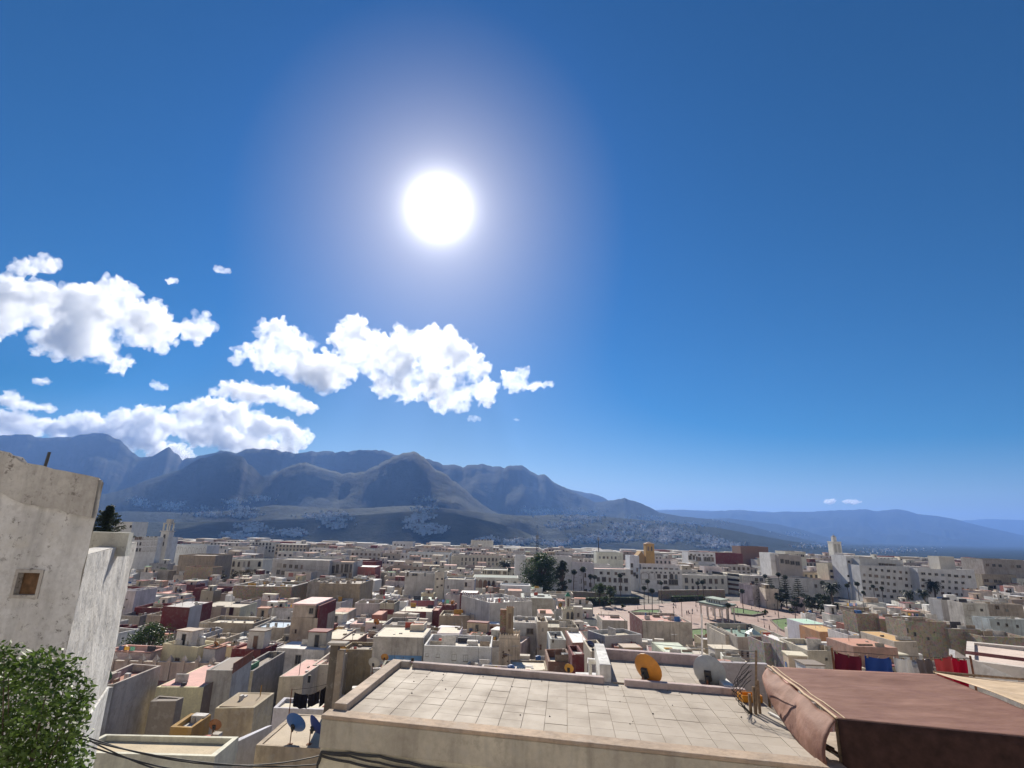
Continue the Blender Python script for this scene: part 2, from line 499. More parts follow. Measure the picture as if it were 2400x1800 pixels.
# unseen upper old town hill behind the camera, added and steepened to bounce sunlight
HB = [(2.9, 17.9), (-12, 19), (-40, 29), (-90, 58), (-200, 128), (-420, 265), (-800, 470), (-1300, 660)]
def hill_z(y): return float(np.interp(-y, [-p[0] for p in HB], [p[1] for p in HB]))
nx_, ny_ = 60, 60
ys_ = np.concatenate([np.linspace(2.95, -60, 20), np.linspace(-75, -1300, 40)]); vs = []; fs = []
for j, y in enumerate(ys_):
    for i in range(nx_):
        x = (i/(nx_-1)-.5)*3600
        vs.append((x, y, hill_z(y)+(fbm(np.array([x/140]), np.array([y/140]), 4)[0]-.5)*min(60, max(0, -y-20)*.25)))
for j in range(ny_-1):
    for i in range(nx_-1): fs.append((j*nx_+i, (j+1)*nx_+i, (j+1)*nx_+i+1, j*nx_+i+1))
me = bpy.data.meshes.new('hill'); me.from_pydata(vs, [], fs)
hill = new_obj('hill', me, simple('pale_bounce_limestone', (.46, .425, .38), .95, .25, .05)); tag(hill, 'unseen hillside of the upper old town behind the viewpoint, steepened to bounce sunlight', kind='structure')

# ------------------------------------------------------------------ haze
hz = MB(); hz.box(-34000, 34000, -1500, 27600, -200, 1350)
m, t, b = mat_new('valley_haze')
t.nodes.remove(b)
pv = N(t, 'ShaderNodeVolumePrincipled')
pv.inputs['Color'].default_value = (.23, .44, .97, 1)
pv.inputs['Density'].default_value = 5.6e-5
pv.inputs['Anisotropy'].default_value = .25
t.links.new(pv.outputs[0], t.nodes['Material Output'].inputs['Volume'])
m.cycles.homogeneous_volume = True
hzo = hz.build('haze', m)
tag(hzo, 'blue haze in the air over the valley', kind='stuff')
# ------------------------------------------------------------------ building kit
cW=(.75,.71,.64); cC=(.66,.58,.47); cB=(.50,.41,.31); cST=(.31,.24,.165); cRD=(.15,.026,.03); cP=(.60,.48,.44); cY=(.70,.64,.42); cG=(.52,.51,.49); cBL=(.17,.36,.62)
rT=(.47,.20,.13); rP=(.60,.33,.28); rW=(.74,.72,.69); rC=(.58,.52,.40); rG=(.25,.44,.26); rD=(.22,.18,.15); rM=(.20,.05,.05)
LANDMARKS = []          # (phrase, px, py)
AUTO = []               # objects that still need a label: (obj, description, category, group)
def window_mesh(fw, name, arch=False):
    b_ = MB()
    # frame ring, standing proud of the wall
    x0, x1, z0, z1 = -.5, .5, 0, 1
    for (a, c, e, g_) in ((x0, x0+fw, z0, z1), (x1-fw, x1, z0, z1), (x0+fw, x1-fw, z0, z0+fw), (x0+fw, x1-fw, z1-fw, z1)):
        b_.box(a, c, -.09, .03, e, g_, 0)
    b_.box(-.02, .02, -.06, .02, z0+fw, z1-fw, 0)
    b_.box(x0+fw, x1-fw, -.02, .03, z0+fw, z1-fw, 1)
    b_.box(x0-.06, x1+.06, -.16, .03, -.06, 0, 0)
    return b_.mesh(name, (M['frame'], M['pane']))
WIN = window_mesh(.07, 'window')
def arch_mesh(name):
    b_ = MB()
    pts = [(-.4, 0), (.4, 0), (.4, .62)] + [(.4*math.cos(a), .62+.38*math.sin(a)) for a in [math.pi*k/8 for k in range(1, 8)]] + [(-.4, .62)]
    po = [(-.5, -.02), (.5, -.02), (.5, .62)] + [(.5*math.cos(a), .62+.46*math.sin(a)) for a in [math.pi*k/8 for k in range(1, 8)]] + [(-.5, .62)]
    n = len(pts)
    b_.poly([(p[0], -.015, p[1]) for p in pts], 1)
    for k in range(n):
        j = (k+1) % n
        b_.quad((pts[k][0], -.08, pts[k][1]), (pts[j][0], -.08, pts[j][1]), (po[j][0], -.08, po[j][1]), (po[k][0], -.08, po[k][1]), 0)
        b_.quad((po[k][0], -.08, po[k][1]), (po[j][0], -.08, po[j][1]), (po[j][0], .02, po[j][1]), (po[k][0], .02, po[k][1]), 0)
        b_.quad((pts[k][0], -.08, pts[k][1]), (pts[j][0], -.08, pts[j][1]), (pts[j][0], -.015, pts[j][1]), (pts[k][0], -.015, pts[k][1]), 0)
    return b_.mesh(name, (M['frame'], M['pane']), fix=False)
ARCH = arch_mesh('arched_window')
def door_mesh():
    b_ = MB()
    b_.box(-.5, .5, -.06, .03, 0, 1, 0); b_.box(-.42, .42, -.075, -.06, .0, .95, 1)
    return b_.mesh('door', (M['frame'], M['pane']))
DOOR = door_mesh()
def add_win(root, x, z, w, h, kind=None, face='front', wd=0, dp=0):
    o = new_obj('window' if kind is not DOOR else 'door', kind or WIN, None, root)
    o.scale = (w, 1, h)
    if face == 'front':
        o.location = (x, 0, z)
    elif face == 'left':
        o.location = (0, x, z); o.rotation_euler = (0, 0, -math.pi/2)
    else:
        o.location = (wd, x, z); o.rotation_euler = (0, 0, math.pi/2)
    return o
def walls_mesh(w, d, z0, h, par, th=.24):
    b_ = MB()
    J = lambda a=.07: random.uniform(-a, a)
    o = [(J(), J()), (w+J(), J()), (w+J(), d+J()), (J(), d+J())]
    oz = [J(.10)-.06 for _ in range(4)]
    i = [(th, th), (w-th, th), (w-th, d-th), (th, d-th)]
    for k in range(4):
        j = (k+1) % 4
        a, c = o[k], o[j]; e, g_ = i[k], i[j]
        ha, hc = h+oz[k], h+oz[j]
        b_.quad((*a, z0), (*c, z0), (*c, hc), (*a, ha))
        b_.quad((*a, ha), (*c, hc), (*g_, hc), (*e, ha))
        b_.quad((*e, ha), (*g_, hc), (*g_, h-par-.35), (*e, h-par-.35))
    return b_
def core(name, P, yaw, w, d, h, z0, wall, roof, mat='plaster', par=.7, rim=None):
    """P: front left corner on the ground plane (world); h: height of the wall top over P.z"""
    root = empty(name, P, yaw)
    walls_mesh(w, d, z0, h, par).build('wall', M[mat], root, color=wall, fix=False)
    rb = MB(); rb.box(.235, w-.235, .235, d-.235, h-par-.12, h-par)
    rb.build('roof', M['roof'], root, color=roof)
    if rim is not None:
        k = MB()
        t_ = .34
        for (x0, x1, y0, y1) in ((-.06, w+.06, -.06, t_), (-.06, w+.06, d-t_, d+.06), (-.06, t_, t_, d-t_), (w-t_, w+.06, t_, d-t_)):
            k.box(x0, x1, y0, y1, h-.02, h+.10)
        k.build('coping', M['clean'], root, color=rim)
    return root
FOOT = []               # taken ground: list of xy polygons (corner lists)
def foot(P, yaw, w, d, grow=0.0):
    c_, s_ = math.cos(yaw), math.sin(yaw)
    pts = []
    for (x, y) in ((-grow, -grow), (w+grow, -grow), (w+grow, d+grow), (-grow, d+grow)):
        pts.append((P[0]+x*c_-y*s_, P[1]+x*s_+y*c_))
    return pts
def sat_overlap(a, b):
    for poly in (a, b):
        n = len(poly)
        for k in range(n):
            x0, y0 = poly[k]; x1, y1 = poly[(k+1) % n]
            nx, ny = y1-y0, x0-x1
            pa = [p[0]*nx+p[1]*ny for p in a]; pb = [p[0]*nx+p[1]*ny for p in b]
            if max(pa) <= min(pb) or max(pb) <= min(pa): return False
    return True
def taken(pts):
    ys = [p[1] for p in pts]; xs = [p[0] for p in pts]
    for q in FOOT:
        if max(xs) < min(p[0] for p in q) or min(xs) > max(p[0] for p in q): continue
        if max(ys) < min(p[1] for p in q) or min(ys) > max(p[1] for p in q): continue
        if sat_overlap(pts, q): return True
    return False
class Hs: pass
HBOX = []
def DZ(px, py): return at_z(px, py, .1).y
def H(label, xl, yl, xr, yr, yb, depth, wall, roof, mat='plaster', lvl=False, wins=(), par=.7, name='house', cat='house', group=None, D=None, rim=None, front=None, lm=None, band=None, grid=None, yaw=None, side=None, stair=None, doors=()):
    if D is None: D = d_of((xl+xr)/2, yb)
    TL = at_d(xl, yl, D)
    TR = at_z(xr, yr, TL.z) if lvl else at_d(xr, yr, D)
    dx, dy = TR.x-TL.x, TR.y-TL.y
    w = math.hypot(dx, dy); ya = math.atan2(dy, dx) if yaw is None else yaw
    gz = ground(min(TL.y, TR.y))
    h = TL.z-gz
    P = Vector((TL.x, TL.y, gz))
    if name == 'house' and D >= 205: name = 'apartment_house'
    root = core(name, P, ya, w, depth, h, -6.0, wall, roof, mat, par, rim)
    tag(root, label, cat, group)
    FOOT.append(foot(P, ya, w, depth))
    HBOX.append((P, ya, w, depth, h))
    hs = Hs(); hs.root = root; hs.w = w; hs.h = h; hs.d = depth; hs.P = P; hs.yaw = ya; hs.D = D
    c_, s_ = math.cos(ya), math.sin(ya)
    nrm_ = Vector((s_, -c_, 0))
    def local(px, py):
        d = ray(px, py); o = Vector((0, 0, CAMZ))
        t_ = (P-o).dot(nrm_)/d.dot(nrm_)
        q_ = o+d*t_-P
        return q_.x*c_+q_.y*s_, q_.z, t_
    hs.local = local
    for wv in wins:
        px, py, wp, hp = wv[:4]
        x, z, t_ = local(px, py+hp/2)
        k = t_/F
        add_win(root, x, z, wp*k, hp*k, wv[4] if len(wv) > 4 else None)
    for (px, py, wp, hp) in doors:
        x, z, t_ = local(px, py+hp/2)
        add_win(root, x, z, wp*t_/F, hp*t_/F, DOOR)
    if grid:     # rows (fractions of height from the top px), count, window size in m, kind
        for (py, n, ww, hh, kd, x0, x1) in grid:
            for k in range(n):
                px = xl+(xr-xl)*(x0+(x1-x0)*(k+.5)/n)
                x, z, t_ = local(px, py+(yr-yl)*((px-xl)/(xr-xl)))
                if random.random() < .05: continue
                add_win(root, x+random.uniform(-.15, .15), z-hh/2, ww*random.choice((1, 1, 1, .75, 1.35)), hh*random.uniform(.9, 1.08), kd)
    if front is not None:   # a differently painted front face
        fb = MB(); fb.box(.003, w-.003, -.03, 0, -5.9, h-.004)
        fb.build('front_wall', M[mat], root, color=front)
    if band is not None:    # (py0, py1, colour) painted strip
        _, za, _ = local((xl+xr)/2, band[0]); _, zb, _ = local((xl+xr)/2, band[1])
        f0, f1 = (band[3], band[4]) if len(band) > 3 else (0, 1)
        fb = MB(); fb.box(w*f0+.004, w*f1-.004, -.05, 0, zb, za)
        fb.build('painted_band', M['clean'], root, color=band[2])
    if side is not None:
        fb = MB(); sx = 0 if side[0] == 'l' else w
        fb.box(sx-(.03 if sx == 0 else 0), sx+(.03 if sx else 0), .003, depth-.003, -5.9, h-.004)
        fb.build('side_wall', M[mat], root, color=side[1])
    if stair is not None:   # rooftop stair room: (fraction x, fraction y, w, d, h, colour, roof colour)
        stair_room(root, w, depth, h-par, *stair)
    if lm: LANDMARKS.append((lm, (xl+xr)/2, (yl+yb)/2))
    hs.label = label
    return hs
def stair_room(root, w, d, z, fx, fy, sw, sd, sh, col, rc):
    sw = min(sw, w-.7); sd = min(sd, d-.7)
    if sw < .8 or sd < .8: return
    x0 = .3+(w-.6-sw)*fx; y0 = .3+(d-.6-sd)*fy
    b_ = MB(); b_.box(x0, x0+sw, y0, y0+sd, z-.05, z+sh)
    s_ = b_.build('stair_room', M['plaster'], root, color=col)
    r_ = MB(); r_.box(x0-.12, x0+sw+.12, y0-.12, y0+sd+.12, z+sh+.002, z+sh+.14)
    r_.build('room_roof', M['roof'], s_, color=rc)
    o = new_obj('door', DOOR, None, s_); o.scale = (.8, 1, min(1.9, sh*.85)); o.location = (x0+sw*.5, y0, z)

# ------------------------------------------------------------------ the old town, house by house (photo pixels -> facade on the roofscape)
HH = {}
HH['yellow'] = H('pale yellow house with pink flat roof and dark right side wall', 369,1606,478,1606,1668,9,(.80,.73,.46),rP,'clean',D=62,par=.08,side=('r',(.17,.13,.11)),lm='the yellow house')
H('long tan garden wall house leaning back left of the pale yellow house', 268,1605,378,1556,1668,3,(.52,.45,.39),(.36,.14,.09),'worn',lvl=True,D=56)
H('narrow grey rendered wall house below the tan wall at left', 205,1622,268,1606,1690,5,cG,rW,'worn',D=52,lvl=True)
H('square dark grey render block in front of the pale yellow house', 352,1640,412,1652,1745,1.0,(.27,.235,.20),rD,'worn',D=46,par=.1)
H('crumbling brown flat roofed hut beside the pale yellow house', 505,1655,595,1658,1690,4.2,(.55,.46,.30),(.26,.19,.11),'worn',D=52,par=.06)
H('grey slab house with brick red upper wall near the crumbling hut', 545,1570,592,1538,1635,2.6,(.50,.49,.47),rD,'worn',lvl=True,D=64,par=.1,band=(1541,1562,(.24,.09,.055)))
H('pale lilac wall house behind the twin blue dishes', 640,1655,768,1652,1740,2.2,(.60,.58,.60),rC,'clean',D=45,par=.25)
H('white low house under the lilac wall left of the dishes', 535,1748,640,1700,1790,.5,(.66,.66,.70),rT,'clean',lvl=True,D=36,par=.3)
H('low tan house carrying the twin blue dishes', 600,1745,770,1748,1800,5.5,(.52,.42,.30),(.45,.36,.25),'worn',D=34.5,par=.12)
H('cream terrace house along the bottom edge under the cables', 160,1764,500,1776,1800,2.6,(.72,.70,.56),(.52,.42,.27),'clean',D=31,par=.25)
H('red roofed kitchen block with rusty dish stand', 432,1752,478,1752,1772,2.6,cRD,(.42,.12,.09),'clean',D=39,par=.05)
H('ochre sided shed with junk filled tray roof', 402,1700,450,1712,1745,2.4,(.42,.25,.07),(.5,.48,.44),'clean',D=42,par=.35)
H('pink striped roof house with two doors right of the brick red wall', 655,1583,712,1588,1612,9.5,cC,rP,'plaster',D=78,par=.12,doors=((724,1592,7,16),),rim=None)
H('small white terrace with pink floor behind the concrete post', 733,1556,778,1556,1590,9,cC,(.62,.42,.38),'plaster',D=84,par=1.0)
H('long grey receding wall left of the pink striped roof', 594,1570,670,1526,1600,2.5,(.30,.28,.26),rD,'worn',lvl=True,D=76)
HH['tower'] = H('tall tan tower house with maroon rooftop room and white roof', 684,1446,745,1447,1533,10,(.50,.415,.325),rW,'worn',D=103,par=.5,wins=((690,1480,11,10),(688,1508,5,5)),lm='the tan tower house')
def tower_top():
    hs = HH['tower']; w = hs.w; h = hs.h
    b_ = MB(); b_.box(.05, w*.86, .02, 9.5, h+.002, h+2.0)
    o = b_.build('upper_room', M['worn'], hs.root, color=(.56, .47, .39))
    r_ = MB(); r_.box(-.1, w*.88, -.12, 9.6, h+2.0, h+2.25); r_.build('room_roof', M['roof'], o, color=(.72, .50, .46))
    add_win(hs.root, w*.72, h+.6, .8, 1.0).location.y = .0
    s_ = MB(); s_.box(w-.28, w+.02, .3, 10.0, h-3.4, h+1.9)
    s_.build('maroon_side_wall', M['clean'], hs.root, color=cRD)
tower_top()
H('beige sloping roof house right of the tan tower', 752,1496,800,1494,1520,9,cB,rC,'worn',par=.05)
H('small maroon roofed store near the concrete post', 800,1499,840,1496,1522,6,(.36,.22,.17),rC,'worn',par=.05)
H('stained tan yard wall house left of the cream double block', 800,1520,872,1522,1562,6,(.40,.32,.20),rD,'worn',D=92)
HH['cream2'] = H('wide cream double block with sky blue painted ground floor', 874,1490,993,1496,1566,8,(.60,.56,.50),rC,'worn',D=88,par=.1,band=(1536,1568,cBL,.28,.985),doors=((966,1552,7,17),),lm='the blue based block')
H('cream cube room standing on the double block', 962,1464,994,1463,1494,4,cC,rT,'clean',D=93.5,par=.1)
HH['long'] = H('long white house with a row of five barred windows', 994,1512,1152,1518,1568,9,(.66,.655,.64),(.55,.5,.42),'clean',D=86,par=1.0,wins=((1001,1535,8,6),(1026,1537,9,7),(1064,1541,11,14),(1091,1543,11,14),(1131,1546,5,12)),lm='the long white house')
H('pale pink roof house with door and chimney behind the long white house', 1024,1483,1078,1483,1515,6,(.64,.56,.57),rC,'clean',D=96.5,par=.06,wins=((1045,1493,7,5),),doors=((1059,1497,9,12),))
H('low lilac terrace wall beside the pale pink roof house', 1079,1500,1140,1503,1516,5,(.58,.51,.52),rD,'clean',D=97)
HH['slab'] = H('dark red slab house with pale left side and beige roof', 937,1432,1013,1425,1456,9,(.56,.52,.48),rC,'plaster',par=.06,front=cRD,lm='the red slab house')
H('low dark red wing to the right of the dark red slab house', 1013,1430,1028,1434,1456,8,cRD,rT,'clean',par=.2)
H('small olive and maroon house left of the dark red slab house', 891,1413,925,1411,1440,8,(.44,.40,.30),rD,'worn',band=(1428,1440,cRD))
H('maroon rooftop room with pale mint roof', 964,1406,1018,1405,1420,9,(.30,.10,.11),(.55,.68,.58),'clean',par=.06,side=('r',cP))
H('pink house with long washing terrace below the brown block', 832,1412,890,1408,1430,9,(.62,.54,.52),rW,'plaster')
H('terracotta roofed cottage left of the dark red slab house', 776,1434,816,1433,1452,8,(.52,.45,.36),rT,'worn',par=.05)
H('rust roofed cottage below the dark red slab house', 872,1440,895,1440,1458,7,(.3,.12,.09),rT,'clean',par=.05)
H('grey dome topped yard house left of the cream cube', 895,1463,965,1466,1492,8,(.42,.39,.36),rD,'worn',D=99)
H('pink terrace house at left of the grey dome house', 820,1462,850,1462,1482,8,cP,rP,'plaster',par=.05)
H('tan ruined wall house right of the dark red slab', 1030,1441,1102,1432,1466,8,(.40,.33,.24),rC,'worn')
H('white flat house with a single small window below the crenellated block', 1103,1440,1130,1442,1465,7,(.62,.58,.5),rD,'plaster',wins=((1119,1447,5,5),))
HH['cren'] = H('white windowless block with a crenellated parapet', 1082,1394,1148,1412,1462,12,(.58,.56,.53),rW,'plaster',lvl=True,D=150,lm='the crenellated block',par=.9)
H('white end block with two round holes beside the crenellated parapet', 1148,1410,1170,1408,1460,9,(.66,.63,.58),rW,'plaster',D=149,wins=((1152,1424,2.5,4),(1158,1427,2.5,4)))
H('tan vault roofed house with terracotta strip behind the crenellated block', 1078,1389,1120,1392,1405,8,cRD,rW,'clean',par=.06)
H('white tall house with a barred window right of the minaret', 1203,1457,1260,1456,1535,8,(.64,.63,.60),rD,'plaster',D=118,wins=((1242,1480,17,13),))
H('cream corner house with two doors right of the white tall house', 1260,1457,1284,1470,1545,7,(.60,.53,.43),rC,'plaster',D=114,wins=((1272,1476,4,8),),doors=((1267,1517,5,12),))
H('wide olive beige house with a long flat eave', 1284,1470,1356,1464,1510,10,(.46,.40,.31),(.34,.31,.23),'worn',D=122)
H('pale mint house with a dark open roof below the olive beige house', 1290,1497,1326,1500,1545,8,(.60,.63,.60),rD,'clean',D=104,wins=((1286+10,1503,4,7),))
H('bare brick house with unfinished parapet near the tiled terrace', 1286,1549,1342,1546,1590,8,(.25,.13,.09),rC,'worn',D=80,par=1.2)
H('white roofed workshop right of the bare brick house', 1340,1505,1382,1524,1560,11,(.30,.13,.11),rW,'worn',D=98,par=.1)
H('maroon yard wall house beside the white balustrade', 1342,1533,1368,1536,1590,6,cRD,rD,'clean',D=76)
H('beige house behind the white balustrade', 1385,1524,1420,1525,1570,8,(.58,.50,.38),(.5,.45,.36),'worn',D=86)
H('pink hut with coral roof between minaret and lantern minaret', 1262,1437,1298,1440,1458,8,(.60,.50,.43),(.62,.30,.22),'plaster',par=.05)
H('white cottage right of the minaret lantern', 1212,1432,1236,1433,1456,7,(.62,.60,.56),rT,'plaster',par=.1)
H('white garden building with open sheds by the big dark tree', 1173,1371,1243,1376,1395,10,(.70,.72,.72),rW,'clean')
H('pink gabled store left of the big dark tree', 1190,1384,1224,1382,1402,8,(.58,.50,.46),rT,'plaster',par=.05)
H('long green grey market hall with blue tarpaulin', 1222,1400,1296,1412,1436,12,(.42,.40,.34),(.33,.36,.33),'worn',par=.06)
H('small grey gabled house left of the big pale wall', 1378,1476,1418,1490,1518,8,(.50,.50,.50),(.42,.36,.25),'plaster',D=112,wins=((1405,1501,3,7),(1412,1505,3,6)),lvl=True)
H('terracotta tiled low house left of the big pale wall', 1412,1452,1470,1458,1476,9,(.50,.45,.38),(.62,.42,.38),'plaster',par=.3)
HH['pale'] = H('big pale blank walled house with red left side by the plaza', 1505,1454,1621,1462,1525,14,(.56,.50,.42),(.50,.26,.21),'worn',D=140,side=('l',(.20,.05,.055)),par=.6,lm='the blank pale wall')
H('coral roofed shed behind the tiled terrace', 1440,1516,1505,1520,1530,9,(.48,.22,.16),(.50,.20,.14),'plaster',D=104,par=.05)
H('pale green gabled shed below the flagpole', 1560,1530,1630,1536,1550,8,(.55,.58,.44),(.55,.6,.48),'plaster',D=84,par=.05)
H('maroon walled house right of the flagpole', 1700,1488,1727,1490,1552,9,(.52,.46,.38),rD,'plaster',D=112,front=cRD)
HH['green'] = H('grey beige house with green courtyard roof and glass pyramid', 1727,1492,1850,1505,1555,16,(.48,.43,.36),(.14,.24,.19),'plaster',D=108,par=1.1,doors=((1740,1532,6,14),(1753,1534,6,14)),lm='the green courtyard')
H('grey stone shed with white awning roof above the brown canopy', 1833,1506,1862,1507,1568,7,(.36,.32,.28),rW,'stone',D=88,par=.06,wins=((1856,1545,5,7),))
H('open maroon loggia room beside the grey stone shed', 1862,1510,1892,1518,1560,6,(.20,.05,.06),rW,'clean',D=89,par=.06)
H('cream low house right of the maroon loggia', 1892,1522,1960,1545,1575,8,(.60,.54,.42),rC,'plaster',D=82,wins=((1937,1545,6,6),))
H('grey stone yard house left of the white awning roof', 1790,1506,1833,1508,1565,6,(.34,.31,.27),rD,'stone',D=92)
HH['cream3'] = H('cream hut with orange tin roof in front of the stone rampart', 2095,1502,2150,1512,1545,9,(.64,.55,.44),(.55,.33,.12),'plaster',D=96,par=.05,wins=((2144,1512,7,8),),lm='the cream hut')
H('white washhouse cube left of the stone rampart', 1990,1488,2024,1494,1512,8,(.66,.62,.60),rW,'clean',D=120,wins=((2017,1491,4,9),))
H('terracotta roofed long store above the hanging laundry', 2000,1515,2105,1540,1560,7,(.50,.30,.23),(.50,.24,.16),'plaster',D=86,par=.04,lvl=False)
H('orange tin roofed stall row by the lawn', 1920,1480,1978,1486,1502,9,(.48,.24,.12),(.58,.36,.14),'plaster',D=132,par=.04)
H('mint roofed market stall beside the plaza lawn', 1885,1462,1938,1470,1490,9,(.58,.56,.6),(.42,.62,.48),'clean',D=146,par=.04)
H('brick coloured kiosk at the end of the plaza', 1990,1466,2012,1466,1480,6,(.30,.11,.08),(.35,.14,.1),'clean',D=152,par=.04)
HH['rampart'] = H('brown rubble stone rampart with a blocked arched gate', 2006,1437,2060,1448,1512,5,(.28,.22,.16),(.34,.30,.25),'stone',D=124,par=.6,wins=((2066-8,1465,8,22,ARCH),),lm='the stone rampart')
H('red copped stone tower of the rampart', 2060,1450,2122,1442,1512,5,(.30,.235,.17),(.33,.12,.09),'stone',D=123,par=.15)
H('tall stone house with small square windows right of the rampart', 2122,1455,2222,1484,1540,6,(.32,.26,.19),rD,'stone',D=113,wins=((2128,1478,4,12),(2145,1487,6,10),(2176,1497,6,7),(2190,1482,3,3),(2203,1485,3,3)))
H('stone house with a whitewashed rooftop hut', 2222,1474,2300,1488,1545,6,(.37,.30,.22),rC,'stone',D=112,rim=(.6,.55,.48))
H('cream hut with one small window on the stone house', 2180,1456,2232,1462,1474,6,(.62,.57,.49),rC,'plaster',D=121,wins=((2200,1461,4,6),))
H('crumbling rubble house at the right edge above the white awning', 2300,1490,2410,1486,1545,6,(.38,.31,.23),(.40,.33,.25),'stone',D=108)
H('grey white house with square openings at right', 2255,1412,2315,1420,1475,5,(.60,.56,.50),(.48,.40,.34),'worn',D=150,wins=((2276,1425,17,12),(2301,1430,7,6),(2276,1447,9,7),(2300,1450,9,8)))
H('grey house with slanted front under the date palms', 2205,1406,2250,1414,1440,5,(.46,.45,.44),rD,'plaster',D=168,wins=((2237,1416,6,4),))
H('beige ruined house at far right below the brown flats', 2315,1415,2400,1432,1470,6,(.46,.38,.30),rC,'worn',D=156,wins=((2338,1424,10,10),(2361,1431,6,6)))
H('long pale mint house at the right edge', 2318,1450,2420,1462,1490,5,(.50,.55,.54),(.6,.6,.58),'worn',D=138,wins=((2340,1462,6,7),(2360,1465,6,7),(2385,1468,6,7)))
# left middle
HH['redwall'] = H('tall dark red blank wall house with narrow white side', 381,1421,446,1420,1512,9,cRD,(.45,.42,.4),'clean',D=122,par=.1,side=('r',(.55,.52,.52)),lm='the dark red wall')
H('dark red long low house left of the tall dark red wall', 316,1422,385,1420,1445,7,cRD,rC,'clean',D=138)
H('dark red garden wall house behind the round bushy tree', 262,1478,322,1463,1530,3,cRD,rD,'clean',lvl=True,D=112)
H('pinkish white house with two small vents at left', 285,1384,318,1388,1440,9,(.60,.55,.56),rW,'plaster',D=150,wins=((297,1405,4,3),(289,1423,7,3)))
H('olive terrace house with dark balcony doors', 470,1420,565,1414,1452,9,(.54,.52,.40),(.46,.40,.31),'plaster',D=138,par=.1,wins=((493,1432,9,13),),doors=((522,1436,13,22),(541,1433,11,18)))
H('stained tan terrace wall below the balcony doors', 468,1458,595,1460,1505,8,(.47,.39,.29),rC,'worn',D=116)
H('narrow pink house with stepped chimney left of the brown block', 563,1410,588,1404,1436,6,(.58,.51,.49),rM,'plaster',D=144)
H('tan wall house with a pale blue terrace left of the tan tower', 595,1468,668,1464,1512,9,(.50,.43,.35),(.40,.50,.60),'worn',D=113,par=.5)
H('violet grey house with dark awning below the pale blue terrace', 552,1528,620,1524,1548,8,(.43,.38,.40),rD,'plaster',D=96)
H('cream cube with a cluttered roof left of the tan tower', 643,1503,672,1503,1525,6,(.56,.50,.41),rW,'plaster',D=107)
H('white walled washing yard with orange tubs', 533,1494,592,1492,1518,7,(.58,.60,.58),(.5,.48,.44),'plaster',D=108,doors=((547,1504,9,14),))
H('pale blue grey sloping yard wall right of the bushy tree', 395,1536,448,1508,1545,5,(.48,.53,.54),rD,'plaster',lvl=True,D=96)
H('brown rubble hut at the foot of the tall dark red wall', 345,1440,382,1438,1478,7,(.42,.34,.26),rC,'worn',D=128)
H('grey broken roofed cottage left of the brown rubble hut', 275,1442,330,1440,1462,8,(.32,.28,.26),rD,'worn',D=132)
HH['brown1'] = H('broad brown windowless block with white coping', 548,1372,685,1374,1442,16,(.31,.235,.155),(.52,.50,.47),'stone',D=190,rim=(.66,.62,.56),par=.8,lm='the broad brown block')
HH['brown2'] = H('brown weathered windowless block with grey left pier', 750,1366,846,1360,1430,18,(.40,.315,.205),rD,'worn',D=196,lm='the weathered block')
H('grey pier tower attached to the brown weathered block', 722,1362,752,1366,1430,12,(.40,.35,.30),rD,'worn',D=197,wins=((735,1404,3,6),))
HH['brown3'] = H('tall brown house with a lower brick front', 420,1300,506,1301,1372,16,(.36,.29,.21),(.55,.48,.40),'worn',D=258,lm='the tall brown house')
H('square tan brick front of the tall brown house', 434,1328,500,1330,1378,8,(.34,.26,.17),rT,'stone',D=243)
H('long grey garden wall house left of the tall brown house', 300,1336,395,1340,1352,8,(.40,.36,.31),rC,'worn',D=262)
H('dark red stepped roof house left of the broad brown block', 455,1378,520,1366,1392,9,cRD,rP,'clean',D=205)
H('green grey row house with small pediment by the left street', 527,1310,617,1310,1362,14,(.58,.58,.52),(.5,.45,.4),'clean',D=285,grid=((1322,7,1.3,2.6,ARCH,.04,.96),(1340,4,1.3,2.4,None,.1,.9)))
HH['grey'] = H('long grey apartment house with small dark windows', 640,1310,773,1320,1386,18,(.52,.51,.50),(.48,.44,.38),'plaster',D=258,grid=((1324,9,1.6,1.7,None,.06,.96),(1340,6,1.7,2.0,None,.05,.55),(1356,3,1.6,1.8,None,.1,.3)),lm='the long grey apartments')
H('grey stained right wing of the long grey apartment house', 773,1316,830,1312,1378,16,(.43,.42,.41),(.6,.35,.2),'worn',D=262,grid=((1335,5,1.5,4.0,None,.05,.95),(1352,4,1.5,2.4,None,.05,.95)))
H('pink and salmon annex in front of the long grey apartment house', 668,1340,730,1337,1352,8,(.66,.60,.53),(.36,.20,.17),'clean',D=250,band=(1343,1352,(.40,.17,.13),0,.33),wins=((690,1346,4,6),(711,1345,7,7)))
H('red roof barn between grey apartment and pale houses', 831,1315,882,1316,1332,14,cRD,rM,'clean',D=290)
H('cream workshop with open shutters below the red roof barn', 830,1328,880,1326,1346,12,(.44,.14,.12),rW,'plaster',D=270,par=.1)
H('grey white house with two square windows in the middle', 1020,1340,1042,1338,1385,9,(.60,.56,.48),rC,'plaster',D=228,wins=((1025,1357,5,4),(1036,1357,5,4),(1025,1376,5,4),(1035,1372,5,4)))
H('pale house row with dark doors left of the date palm', 950,1342,1018,1344,1376,11,(.58,.56,.53),(.62,.56,.50),'plaster',D=236,wins=((955,1346,5,10),(972,1347,14,6),(996,1347,4,8)))
H('white stuccoed house with twin tall windows', 1087,1358,1112,1360,1388,10,(.66,.65,.62),rC,'clean',D=225,wins=((1092,1370,6,10),(1101,1370,6,10)))
H('pale grey long house below the date palm', 1042,1356,1087,1358,1384,11,(.58,.58,.57),rC,'plaster',D=228,wins=((1050,1376,3,7),))
